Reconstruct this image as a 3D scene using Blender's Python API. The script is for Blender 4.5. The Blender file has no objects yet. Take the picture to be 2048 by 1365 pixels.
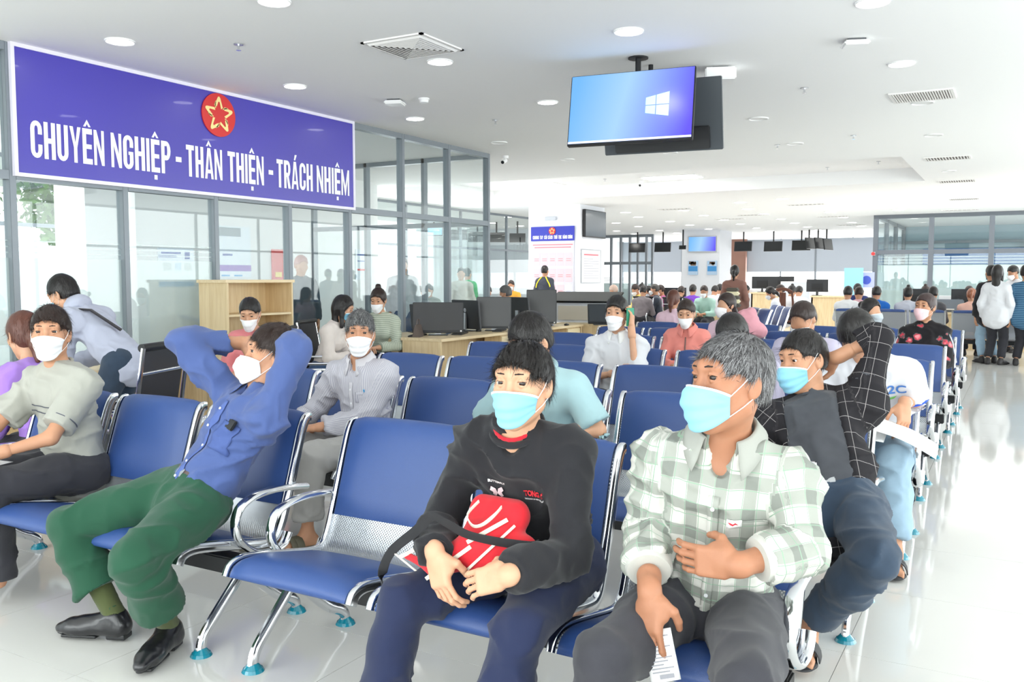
import bpy, bmesh, math, random
import numpy as np
from mathutils import Vector, Matrix
random.seed(7); rng = np.random.default_rng(7)
PI = math.pi
S = bpy.context.scene; COL = S.collection

# ------------------------------------------------------------ camera, sky, light, exposure
FOC, EYE = 1780.0, 1.45
YAW = math.atan(1016/FOC); PIT = math.atan(126.5/FOC)
cam = bpy.data.cameras.new('camera'); camo = bpy.data.objects.new('camera', cam); COL.objects.link(camo)
cam.sensor_width = 36.0; cam.lens = 36.0*FOC/2048; cam.clip_end = 300
camo.location = (0, 0, EYE); camo.rotation_euler = (PI/2-PIT, 0, YAW)
S.camera = camo
_f = np.array([-math.sin(YAW)*math.cos(PIT), math.cos(YAW)*math.cos(PIT), -math.sin(PIT)])
_r = np.array([math.cos(YAW), math.sin(YAW), 0.0]); _u = np.cross(_r, _f)
def _ray(px, py): return _f*FOC+_r*(px-1024)+_u*(682.5-py)
def on_z(px, py, z):
    d = _ray(px, py); return Vector(d*((z-EYE)/d[2]))+Vector((0, 0, EYE))
def on_y(px, py, y):
    d = _ray(px, py); return Vector(d*(y/d[1]))+Vector((0, 0, EYE))
def on_x(px, py, x):
    d = _ray(px, py); return Vector(d*(x/d[0]))+Vector((0, 0, EYE))
w = bpy.data.worlds.new('sky'); S.world = w; w.use_nodes = True
w.node_tree.nodes['Background'].inputs[0].default_value = (0.93, 0.97, 1.0, 1)
w.node_tree.nodes['Background'].inputs[1].default_value = 1.3
def area(name, loc, rot, sx, sy, power, color=(1, 1, 1)):
    l = bpy.data.lights.new(name, 'AREA'); l.shape = 'RECTANGLE'; l.size = sx; l.size_y = sy; l.energy = power; l.color = color
    o = bpy.data.objects.new(name, l); COL.objects.link(o); o.location = loc; o.rotation_euler = rot
    o.visible_glossy = True; o.visible_camera = False
    return o
CEIL = 3.4
area('daylight_right_near', (6.7, 4, 1.9), (0, PI/2, 0), 2.9, 16, 480, (1, .99, .97))
area('daylight_right_far', (6.7, 22, 1.9), (0, PI/2, 0), 2.9, 18, 560, (1, .99, .97))
area('daylight_rear', (-2.5, -4.4, 1.9), (PI/2, 0, 0), 15, 2.8, 470, (1, .985, .96))
area('daylight_left', (-13.6, 12, 1.9), (0, -PI/2, 0), 2.6, 18, 330, (.95, .99, 1))
area('daylight_far', (-10, 45.4, 1.5), (-PI/2, 0, 0), 24, 2.0, 380)
area('ceiling_lamps_glow', (-4, 26, 3.3), (0, 0, 0), 10, 14, 260)
S.view_settings.view_transform = 'Standard'; S.view_settings.look = 'None'; S.view_settings.gamma = 1
S.view_settings.use_curve_mapping = False; S.view_settings.exposure = 0.6
S.cycles.max_bounces = 10; S.cycles.diffuse_bounces = 5; S.cycles.glossy_bounces = 5; S.cycles.transmission_bounces = 8
S.cycles.transparent_max_bounces = 24; S.cycles.caustics_reflective = False; S.cycles.caustics_refractive = False
S.cycles.sample_clamp_indirect = 6.0; S.cycles.use_denoising = True

# ------------------------------------------------------------ materials
def lin(c):
    return tuple(((v/255)/12.92 if v/255 <= .04045 else ((v/255+.055)/1.055)**2.4) for v in c)
MATS = {}
def mat(name, col, rough=.5, metal=0.0, spec=.5, noise=0.0, nscale=20, bump=0.0, bscale=200, emit=None, coat=0, sheen=0, alpha=None):
    if name in MATS: return MATS[name]
    m = bpy.data.materials.new(name); m.use_nodes = True; MATS[name] = m
    nt = m.node_tree; b = nt.nodes['Principled BSDF']; c = lin(col)
    b.inputs['Base Color'].default_value = (*c, 1); b.inputs['Roughness'].default_value = rough
    b.inputs['Metallic'].default_value = metal; b.inputs['Specular IOR Level'].default_value = spec
    b.inputs['Coat Weight'].default_value = coat; b.inputs['Sheen Weight'].default_value = sheen
    if alpha is not None: b.inputs['Alpha'].default_value = alpha
    m.diffuse_color = (*c, 1)
    if emit:
        b.inputs['Emission Color'].default_value = (*lin(emit[0]), 1); b.inputs['Emission Strength'].default_value = emit[1]
    tc = nt.nodes.new('ShaderNodeTexCoord')
    if noise:
        n = nt.nodes.new('ShaderNodeTexNoise'); n.inputs['Scale'].default_value = nscale; n.inputs['Detail'].default_value = 4
        nt.links.new(tc.outputs['Object'], n.inputs['Vector'])
        mx = nt.nodes.new('ShaderNodeMix'); mx.data_type = 'RGBA'
        mx.inputs[6].default_value = (*[v*(1-noise) for v in c], 1); mx.inputs[7].default_value = (*[min(1, v*(1+noise)) for v in c], 1)
        nt.links.new(n.outputs['Fac'], mx.inputs[0]); nt.links.new(mx.outputs[2], b.inputs['Base Color'])
    if bump:
        n2 = nt.nodes.new('ShaderNodeTexNoise'); n2.inputs['Scale'].default_value = bscale; n2.inputs['Detail'].default_value = 3
        nt.links.new(tc.outputs['Object'], n2.inputs['Vector'])
        bp = nt.nodes.new('ShaderNodeBump'); bp.inputs['Strength'].default_value = bump; bp.inputs['Distance'].default_value = .002
        nt.links.new(n2.outputs['Fac'], bp.inputs['Height']); nt.links.new(bp.outputs[0], b.inputs['Normal'])
    return m
def nodes(m): return m.node_tree.nodes, m.node_tree.links, m.node_tree.nodes['Principled BSDF']
def wood(name, c1, c2, axis=2, rough=.45):
    if name in MATS: return MATS[name]
    m = mat(name, c1, rough); N, L, b = nodes(m)
    tc = N.new('ShaderNodeTexCoord'); mp = N.new('ShaderNodeMapping'); s = [22, 22, 22]; s[axis] = 1.6
    mp.inputs['Scale'].default_value = s; L.new(tc.outputs['Object'], mp.inputs['Vector'])
    n = N.new('ShaderNodeTexNoise'); n.inputs['Scale'].default_value = 1.6; n.inputs['Detail'].default_value = 5; n.inputs['Distortion'].default_value = .5
    L.new(mp.outputs[0], n.inputs['Vector'])
    r = N.new('ShaderNodeValToRGB'); r.color_ramp.elements[0].position = .35; r.color_ramp.elements[1].position = .65
    r.color_ramp.elements[0].color = (*lin(c2), 1); r.color_ramp.elements[1].color = (*lin(c1), 1)
    L.new(n.outputs['Fac'], r.inputs[0]); L.new(r.outputs[0], b.inputs['Base Color'])
    return m
def glass(name, tint=(.93, .97, .97), refl=.10, frost=None):
    m = bpy.data.materials.new(name); m.use_nodes = True; N = m.node_tree.nodes; L = m.node_tree.links; N.clear()
    out = N.new('ShaderNodeOutputMaterial'); t = N.new('ShaderNodeBsdfTransparent'); t.inputs[0].default_value = (*tint, 1)
    g = N.new('ShaderNodeBsdfGlossy'); g.inputs['Roughness'].default_value = .01
    lw = N.new('ShaderNodeLayerWeight'); lw.inputs[0].default_value = .5
    pw = N.new('ShaderNodeMath'); pw.operation = 'POWER'; pw.inputs[1].default_value = 4.0; L.new(lw.outputs['Facing'], pw.inputs[0])
    mu = N.new('ShaderNodeMath'); mu.operation = 'MULTIPLY_ADD'; mu.inputs[1].default_value = .55; mu.inputs[2].default_value = refl*.35
    L.new(pw.outputs[0], mu.inputs[0])
    mx = N.new('ShaderNodeMixShader'); L.new(mu.outputs[0], mx.inputs[0]); L.new(t.outputs[0], mx.inputs[1]); L.new(g.outputs[0], mx.inputs[2])
    last = mx
    if frost:
        d = N.new('ShaderNodeBsdfDiffuse'); d.inputs[0].default_value = (*lin(frost[0]), 1)
        m2 = N.new('ShaderNodeMixShader'); m2.inputs[0].default_value = frost[1]
        L.new(mx.outputs[0], m2.inputs[1]); L.new(d.outputs[0], m2.inputs[2]); last = m2
    L.new(last.outputs[0], out.inputs[0]); return m
def perforated():
    m = mat('perforated_steel', (196, 200, 206), .32, .75); N, L, b = nodes(m)
    tc = N.new('ShaderNodeTexCoord'); uv = tc.outputs['UV']
    mp = N.new('ShaderNodeMapping'); mp.inputs['Scale'].default_value = (1/.0125, 1/.0125, 1); L.new(uv, mp.inputs['Vector'])
    def dots(off):
        a = N.new('ShaderNodeVectorMath'); a.operation = 'ADD'; a.inputs[1].default_value = (off, off, 0); L.new(mp.outputs[0], a.inputs[0])
        f = N.new('ShaderNodeVectorMath'); f.operation = 'FRACTION'; L.new(a.outputs[0], f.inputs[0])
        s = N.new('ShaderNodeVectorMath'); s.operation = 'SUBTRACT'; s.inputs[1].default_value = (.5, .5, 0); L.new(f.outputs[0], s.inputs[0])
        sx = N.new('ShaderNodeSeparateXYZ'); L.new(s.outputs[0], sx.inputs[0])
        cx = N.new('ShaderNodeCombineXYZ'); L.new(sx.outputs[0], cx.inputs[0]); L.new(sx.outputs[1], cx.inputs[1])
        le = N.new('ShaderNodeVectorMath'); le.operation = 'LENGTH'; L.new(cx.outputs[0], le.inputs[0])
        lt = N.new('ShaderNodeMath'); lt.operation = 'LESS_THAN'; lt.inputs[1].default_value = .235; L.new(le.outputs['Value'], lt.inputs[0]); return lt
    a, c = dots(0), dots(.5); mx = N.new('ShaderNodeMath'); mx.operation = 'MAXIMUM'
    L.new(a.outputs[0], mx.inputs[0]); L.new(c.outputs[0], mx.inputs[1])
    iv = N.new('ShaderNodeMath'); iv.operation = 'SUBTRACT'; iv.inputs[0].default_value = 1; L.new(mx.outputs[0], iv.inputs[1]); L.new(iv.outputs[0], b.inputs['Alpha'])
    return m

# ------------------------------------------------------------ mesh helpers
def link(name, me, m=None, parent=None):
    o = bpy.data.objects.new(name, me); COL.objects.link(o)
    if m is not None and me is not None and not me.materials:
        for k in (m if isinstance(m, (list, tuple)) else [m]): me.materials.append(k)
    if parent is not None: o.parent = parent
    return o
def bm_obj(name, bm, m, parent=None, smooth=False, bevel=0, segs=2):
    if bevel: bmesh.ops.bevel(bm, geom=bm.edges[:], offset=bevel, segments=segs, affect='EDGES', clamp_overlap=True)
    me = bpy.data.meshes.new(name); bm.to_mesh(me); bm.free()
    if smooth:
        for p in me.polygons: p.use_smooth = True
    return link(name, me, m, parent)
def box(bm, x0, x1, y0, y1, z0, z1, M=None):
    r = bmesh.ops.create_cube(bm, size=1)
    T = Matrix.Translation(((x0+x1)/2, (y0+y1)/2, (z0+z1)/2)) @ Matrix.Diagonal((abs(x1-x0), abs(y1-y0), abs(z1-z0), 1))
    if M is not None: T = M @ T
    bmesh.ops.transform(bm, matrix=T, verts=r['verts']); return r['verts']
def bobj(name, dims, m, parent=None, bevel=0, M=None):
    bm = bmesh.new(); box(bm, *dims, M=M); return bm_obj(name, bm, m, parent, bevel=bevel)
def cyl(bm, a, b, r, r2=None, n=12, caps=True):
    a, b = Vector(a), Vector(b); d = b-a; L = d.length
    q = d.to_track_quat('Z', 'Y').to_matrix().to_4x4()
    res = bmesh.ops.create_cone(bm, cap_ends=caps, segments=n, radius1=r, radius2=r if r2 is None else r2, depth=L)
    bmesh.ops.transform(bm, matrix=Matrix.Translation((a+b)/2) @ q, verts=res['verts']); return res['verts']
def cobj(name, a, b, r, m, parent=None, r2=None, n=14, smooth=True):
    bm = bmesh.new(); cyl(bm, a, b, r, r2, n); o = bm_obj(name, bm, m, parent, smooth=False)
    if smooth: shade(o.data)
    return o
def shade(me, ang=40):
    me.polygons.foreach_set('use_smooth', [True]*len(me.polygons))
    try: me.set_sharp_from_angle(angle=math.radians(ang))
    except Exception: pass
def catmull(pts, n=6, closed=False):
    P = [np.array(p, float) for p in pts]; out = []
    N = len(P); rngs = range(N if closed else N-1)
    for i in rngs:
        if closed: p0, p1, p2, p3 = P[(i-1) % N], P[i], P[(i+1) % N], P[(i+2) % N]
        else: p0, p1, p2, p3 = P[max(i-1, 0)], P[i], P[i+1], P[min(i+2, N-1)]
        for k in range(n):
            t = k/n; out.append(.5*((2*p1)+(-p0+p2)*t+(2*p0-5*p1+4*p2-p3)*t*t+(-p0+3*p1-3*p2+p3)*t**3))
    if not closed: out.append(P[-1])
    return out
def sweep(path, sect, ref=(1, 0, 0), closed=False, scales=None):
    """vertices and faces of a closed section (list of (a,b)) carried along path; a goes along ref, b along the normal"""
    P = [np.array(p, float) for p in path]; n = len(P); k = len(sect); V = []; F = []
    ref = np.array(ref, float)
    for i, p in enumerate(P):
        t = (P[(i+1) % n] if (closed or i < n-1) else P[i])-(P[i-1] if (closed or i > 0) else P[i]); t /= (np.linalg.norm(t)+1e-9)
        a = ref-t*(ref@t); la = np.linalg.norm(a)
        if la < .1:
            rf = np.array((0, 0, 1.0)); a = rf-t*(rf@t); la = np.linalg.norm(a)
        a /= la; b = np.cross(t, a); s = 1 if scales is None else scales[i]
        for (u, v) in sect: V.append(p+a*u*s+b*v*s)
    for i in range(n if closed else n-1):
        j = (i+1) % n
        for q in range(k): r = (q+1) % k; F.append((i*k+q, i*k+r, j*k+r, j*k+q))
    if not closed: F.append(tuple(range(k))[::-1]); F.append(tuple((n-1)*k+q for q in range(k)))
    return V, F
def ellsect(a, b, n=12): return [(a*math.cos(2*PI*i/n), b*math.sin(2*PI*i/n)) for i in range(n)]
def rsect(a, b, r=.3):
    o = []
    for cx, cy, s in ((a*(1-r), b*(1-r), 0), (-a*(1-r), b*(1-r), 1), (-a*(1-r), -b*(1-r), 2), (a*(1-r), -b*(1-r), 3)):
        for q in range(3): an = PI/2*(s+q/2); o.append((cx+a*r*math.cos(an), cy+b*r*math.sin(an)))
    return o
def mesh_obj(name, V, F, m, parent=None, smooth=True, ang=40):
    me = bpy.data.meshes.new(name); me.from_pydata([tuple(map(float, v)) for v in V], [], F); me.validate()
    if smooth: shade(me, ang)
    return link(name, me, m, parent)
def sobj(name, path, sect, m, parent=None, ref=(1, 0, 0), closed=False, scales=None, ang=40):
    V, F = sweep(path, sect, ref, closed, scales); return mesh_obj(name, V, F, m, parent, True, ang)
def tag(o, label=None, cat=None, group=None, kind=None):
    if label: o['label'] = label
    if cat: o['category'] = cat
    if group: o['group'] = group
    if kind: o['kind'] = kind
    return o
def empty(name, loc, rz=0, label=None, cat=None, group=None):
    o = bpy.data.objects.new(name, None); COL.objects.link(o); o.location = loc; o.rotation_euler = (0, 0, rz); o.empty_display_size = .1
    return tag(o, label, cat, group)
def copy_tree(o, parent=None):
    c = o.copy(); COL.objects.link(c); c.parent = parent
    for ch in list(o.children): copy_tree(ch, c)
    return c
def struct(o): o['kind'] = 'structure'; return o
def sbox(name, dims, m, parent=None, bevel=0):
    o = bobj(name, dims, m, parent, bevel)
    if parent is None: struct(o)
    return o
def text_mesh(s, size=1.0, bold=0.0, align='CENTER', sx=1.0, extrude=0.0):
    c = bpy.data.curves.new('t', 'FONT'); c.body = s; c.size = size; c.offset = bold; c.align_x = align; c.align_y = 'BOTTOM'
    c.extrude = extrude; c.resolution_u = 3; c.space_character = 1.0
    o = bpy.data.objects.new('t', c); COL.objects.link(o)
    dg = bpy.context.evaluated_depsgraph_get(); me = bpy.data.meshes.new_from_object(o.evaluated_get(dg))
    bpy.data.objects.remove(o); bpy.data.curves.remove(c); me.transform(Matrix.Scale(sx, 4, (1, 0, 0))); return me
def bounds(me):
    v = np.array([x.co[:] for x in me.vertices]); return v.min(0), v.max(0)
def text_fit(s, w, h, bold=0.0, extrude=0.0):
    """text mesh fitted exactly into a w x h box, lower left corner at the origin"""
    me = text_mesh(s, 1.0, bold, extrude=extrude); a, b = bounds(me)
    me.transform(Matrix.Diagonal((w/(b[0]-a[0]), h/(b[1]-a[1]), 1, 1)) @ Matrix.Translation((-a[0], -a[1], 0))); return me
def frame3(o, x, y, z=None):
    x = Vector(x).normalized(); y = Vector(y).normalized(); z = x.cross(y)
    return Matrix(((x.x, y.x, z.x, o[0]), (x.y, y.y, z.y, o[1]), (x.z, y.z, z.z, o[2]), (0, 0, 0, 1)))
# ------------------------------------------------------------ common materials
WHITE = mat('white_paint', (240, 240, 240), .7)
CEILM = mat('ceiling_paint', (250, 250, 250), .8)
ALU = mat('grey_aluminium', (132, 139, 146), .4, .25)
CHROME = mat('chrome', (222, 224, 228), .12, 1.0)
STEEL = mat('satin_steel', (190, 192, 196), .3, .9)
BLACK = mat('black_plastic', (28, 29, 32), .4)
BLACKM = mat('black_metal', (22, 23, 26), .45, .3)
GLASS = glass('clear_glass', (.95, .98, .98), .12)
FROST = glass('frosted_film_glass', (.9, .95, .95), .1, ((205, 216, 216), .62))
OAK = wood('light_oak_laminate', (232, 210, 170), (218, 192, 148), 2)
OAKX = wood('light_oak_laminate_flat', (236, 216, 178), (224, 200, 158), 1)
DARKWOOD = wood('brown_wood', (110, 66, 48), (84, 48, 36), 2)
PAPER = mat('paper', (245, 245, 245), .8)
NAVYPAD = mat('navy_leatherette', (48, 76, 134), .38, 0, .5, bump=.25, bscale=500)
TEAL = mat('teal_foot_cap', (16, 128, 150), .2, 0, .6, coat=.6)
BANNERB = mat('banner_blue', (72, 62, 174), .34, 0, .6, coat=.15)
LETTER = mat('white_lettering', (250, 250, 250), .5)
RED = mat('emblem_red', (214, 44, 40), .35)
GOLD = mat('emblem_cream', (250, 226, 150), .4)

# ------------------------------------------------------------ floor, ceiling, walls
FX0, FX1, FY0, FY1 = -19.0, 6.5, -4.0, 46.0
FLOORM = mat('polished_porcelain', (226, 225, 221), .07, 0, .55, noise=.035, nscale=1.3)
JOINT = mat('tile_joint', (176, 175, 172), .6)
floor = sbox('floor', (FX0, FX1, FY0, FY1, -.2, -.006), JOINT)
T = .8
def tile_mesh():
    bm = bmesh.new(); box(bm, .0012, T-.0012, .0012, T-.0012, -.006, 0)
    me = bpy.data.meshes.new('tile'); bm.to_mesh(me); bm.free(); me.materials.append(FLOORM); return me
tm = tile_mesh(); nt_ = 0
tx0, ty0 = -6.95, .35
for i in range(11):
    for j in range(27):
        x, y = tx0+i*T, ty0+j*T
        if nt_ >= 297: break
        o = link('tile', tm, None, floor); o.location = (x, y, 0); nt_ += 1
TX1, TY1 = tx0+11*T, ty0+27*T
for d in ((FX0, tx0, FY0, FY1), (TX1, FX1, FY0, FY1), (tx0, TX1, FY0, ty0), (tx0, TX1, TY1, FY1)):
    o = bobj('far_tiles', (d[0]+.001, d[1]-.001, d[2]+.001, d[3]-.001, -.006, 0), FLOORM, floor); o['kind'] = 'stuff'
# ceiling with its raised coffer
CX0, CX1, CY0, CY1, CH = -11.9, -1.75, 15.7, 19.9, .28
bm = bmesh.new()
for d in ((FX0, FX1, FY0, CY0), (FX0, FX1, CY1, FY1), (FX0, CX0, CY0, CY1), (CX1, FX1, CY0, CY1)):
    box(bm, d[0], d[1], d[2], d[3], CEIL, CEIL+.1)
box(bm, CX0-.1, CX1+.1, CY0-.1, CY1+.1, CEIL+CH, CEIL+CH+.1)
for d in ((CX0-.1, CX1+.1, CY0-.1, CY0), (CX0-.1, CX1+.1, CY1, CY1+.1), (CX0-.1, CX0, CY0, CY1), (CX1, CX1+.1, CY0, CY1)):
    box(bm, d[0], d[1], d[2], d[3], CEIL+.1, CEIL+CH)
ceiling = struct(bm_obj('ceiling', bm, CEILM))
# outer shell: right and rear glazing walls, far wall, left outer wall
def glazed_wall(name, horizontal, c, a0, a1, step, sill=0.0, paned=True, m=ALU, z1=CEIL):
    root = empty(name, (0, 0, 0)); root['kind'] = 'structure'
    n = int((a1-a0)/step)
    def dims(p0, p1, z0, zz, t):
        return (p0, p1, c-t, c+t, z0, zz) if horizontal else (c-t, c+t, p0, p1, z0, zz)
    for z in (sill, 2.27, z1-.06): bobj('rail', dims(a0, a1, z, z+.06, .03), m, root)
    for i in range(n+1): bobj('post', dims(a0+i*step-.03, a0+i*step+.03, 0, z1, .032), m, root)
    if paned:
        for i in range(n): bobj('pane', dims(a0+i*step+.03, a0+(i+1)*step-.03, sill+.06, z1-.06, .004), GLASS, root)
    return root
glazed_wall('wall_right', False, FX1+.1, FY0, FY1, 2.5)
glazed_wall('wall_rear', True, FY0-.1, FX0, FX1, 2.5)
WALLBL = mat('blue_grey_blind', (176, 184, 194), .8)
WALLBL2 = mat('blue_grey_wall', (168, 176, 184), .8)
# far wall: strip of windows beneath tall blinds
FWY = 45.5
far = empty('wall_far', (0, 0, 0)); far['kind'] = 'structure'
bobj('wall_panel', (FX0, FX1, FWY, FWY+.2, 0, .85), WHITE, far)
x = FX0; k = 0
SKYW = mat('bright_overcast_window', (255, 255, 255), .4, emit=((255, 255, 255), 1.6))
while x < FX1:
    xb = min(x+3.4, FX1)
    bobj('window_blind', (x+.02, xb-.02, FWY-.03, FWY, 1.75, CEIL-.02), WALLBL, far)
    bobj('mullion', (x-.04, x+.04, FWY-.05, FWY+.1, .85, CEIL), ALU, far)
    bobj('mullion', ((x+xb)/2-.03, (x+xb)/2+.03, FWY+.02, FWY+.1, .85, CEIL), ALU, far)
    x += 3.4
bobj('window_sill', (FX0, FX1, FWY-.08, FWY, .8, .86), WHITE, far)
struct(bobj('window_1', (FX0, FX1, FWY+.22, FWY+.25, .85, CEIL), SKYW))
# brown wooden pillar on the far wall
struct(bobj('trim_1', (-13.3, -12.15, FWY-.35, FWY-.1, 0, CEIL), mat('brown_stone_pillar', (150, 112, 98), .6, noise=.12, nscale=3)))
# left outer side (seen through the partition)
WL = -13.9
lo = glazed_wall('window_2', False, WL, 0.6, 26.6, 2.6, .0)
sbox('wall_left_outer', (FX0-.2, FX0, 26.6, FY1, 0, CEIL), WHITE)
sbox('wall_column_face', (WL-.3, WL+.5, -1.5, .6, 0, CEIL), WHITE)
struct(bobj('wall_left_rear', (FX0, -16.3, 31.0, 31.2, 0, CEIL), mat('pale_wall', (222, 228, 234), .8)))
for (xx, yy, ww, dd) in ((-12.2, 8.0, .7, .7), (-12.6, 14.4, .7, .7)):
    struct(bobj('wall_column', (xx, xx+ww, yy, yy+dd, 0, CEIL), WHITE))
# ------------------------------------------------------------ glass partition on the left (wall_left)
PX = -7.40
part = empty('wall_left', (0, 0, 0)); part['kind'] = 'structure'
posts = [1.16, 2.26, 3.36, 4.46, 5.54, 6.63, 7.72, 8.78, 9.90, 11.03, 12.15]
for y in posts:
    bobj('post', (PX-.05, PX+.05, y-.03, y+.03, 0, CEIL), ALU, part, bevel=.004)
for z in (0.0, 2.27, CEIL-.07):
    for a, b in zip(posts, posts[1:]): bobj('rail', (PX-.05, PX+.05, a+.03, b-.03, z, z+.075), ALU, part)
for a, b in zip(posts, posts[1:]):
    for z0, z1 in ((.075, 2.27), (2.345, CEIL-.07)):
        o = bobj('pane', (PX-.005, PX+.005, a+.03, b-.03, z0, z1), GLASS, part)
for a, b in zip(posts[:6], posts[1:7]):
    if b < 7.0:
        f = bobj('frosted_film', (PX-.0085, PX-.0055, a+.03, b-.03, .075, 1.62), glass('film%.1f' % a, (.97, .99, .99), .0, ((235, 238, 238), .38)), part)
        for q in range(3): bobj('film_stripe', (PX-.0085, PX-.0055, a+.03, b-.03, 1.66+q*.05, 1.67+q*.05), f.data.materials[0], part)
# return of the partition towards the back room
for i in range(3):
    bobj('post', (PX-1.2*(i+1)-.03, PX-1.2*(i+1)+.03, 12.1, 12.2, 0, CEIL), ALU, part)
for z in (2.27, CEIL-.07): bobj('rail', (PX-3.6, PX-.05, 12.1, 12.2, z, z+.075), ALU, part)
bobj('pane', (PX-3.6, PX-.05, 12.14, 12.15, .05, 2.27), GLASS, part)
# dark glazed block further back on the left
def glass_room(name, x0, x1, y0, side_y, xs, mid, film=None, m=ALU, pw=.07):
    r = empty(name, (0, 0, 0)); r['kind'] = 'structure'
    for xx in xs: bobj('post', (xx-pw, xx+pw, y0-.06, y0+.06, 0, CEIL), m, r)
    for z in (0, mid, CEIL-.12): bobj('rail', (x0, x1, y0-.05, y0+.05, z, z+.13), m, r)
    for a, b in zip(xs, xs[1:]):
        bobj('pane', (a+.07, b-.07, y0-.01, y0+.01, .13, mid), GLASS, r); bobj('pane', (a+.07, b-.07, y0-.01, y0+.01, mid+.13, CEIL-.12), GLASS, r)
        if film:
            bobj('frosted_film', (a+.07, b-.07, y0+.012, y0+.016, .13, film), FROST, r)
            for q in range(3): bobj('film_stripe', (a+.07, b-.07, y0+.012, y0+.016, film+.05+q*.09, film+.07+q*.09), FROST, r)
    return r
DALU = mat('dark_grey_aluminium', (92, 98, 106), .45, .2)
rr = glass_room('wall_right_office', -4.05, 5.6, 30.0, 38, [-4.0, -2.42, -.8, .82, 2.4, 4.0, 5.6], 2.18, 1.85, mat('office_aluminium', (108, 114, 122), .45, .1))
for yy in (32.5, 35.0, 37.5): bobj('post', (-4.07, -3.93, yy-.06, yy+.06, 0, CEIL), ALU, rr)
for z in (0, 2.18, CEIL-.12): bobj('rail', (-4.05, -3.95, 30.05, 37.5, z, z+.13), ALU, rr)
bobj('pane', (-4.01, -3.99, 30.06, 37.4, .13, CEIL-.12), GLASS, rr)
bobj('wall_panel', (-4.0, 5.6, 37.5, 37.7, 0, CEIL), mat('office_back_wall', (176, 198, 208), .7), rr)
bobj('blue_panel', (-3.3, 1.2, 37.42, 37.48, 1.95, 2.55), mat('office_blue_panel', (92, 132, 190), .5), rr)
bobj('cornice', (-3.9, 5.6, 37.3, 37.5, 2.75, 2.85), ALU, rr)
ac = tag(bobj('air_conditioner', (.1, 1.35, 37.15, 37.4, 2.45, 2.75), WHITE, None, bevel=.04), 'white wall air conditioner inside the right glass office', 'air conditioner')
# glass frames behind the first pillar on the left
lx = [on_y(q, 600, 38).x for q in (1196, 1222, 1241, 1259, 1275, 1292, 1304)]
ll = glass_room('wall_left_office', lx[0], lx[-1], 38.0, 40, lx, 2.05, 1.2, ALU, .045)
# ------------------------------------------------------------ pillars, boards, banner
def emblem(name, R, parent, M, flat=.012):
    """red disc with a star of five bent hands"""
    bm = bmesh.new(); cyl(bm, (0, 0, 0), (0, 0, flat), R, n=48); bmesh.ops.transform(bm, matrix=M, verts=bm.verts); e = bm_obj(name, bm, RED, parent)
    bm = bmesh.new()
    for k in range(5):
        a = PI/2+k*2*PI/5
        def P(r, da): return Vector((R*r*math.cos(a+da), R*r*math.sin(a+da), flat+.004))
        tip = P(.83, 0)
        # outer v shaped hand: wrist on the right, palm over the tip, fingers on the left
        poly = [P(.42, -.56), P(.30, -.40), P(.60, -.06), P(.62, .05), P(.40, .36), P(.47, .52), P(.56, .44), P(.84, .07), P(.86, -.02), P(.80, -.10)]
        vs = [bm.verts.new(M @ p) for p in poly]
        try: bm.faces.new(vs)
        except ValueError: pass
        for q in range(3):
            d = .30+q*.055
            p0, p1 = P(.36+q*.07, .62-q*.02), P(.56+q*.05, .40-q*.06)
            n = (p1-p0).cross(Vector((0, 0, 1))).normalized()*R*.022
            vs = [bm.verts.new(M @ v) for v in (p0-n, p0+n, p1+n, p1-n)]; bm.faces.new(vs)
    h = bm_obj('hand_star', bm, GOLD, e); return e
def lettering(s, x0, z0, w, h, M, m, parent, bold=.02, name='lettering'):
    me = text_fit(s, w, h, bold); me.transform(M @ Matrix.Translation((x0, z0, 0))); return link(name, me, m, parent)
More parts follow.
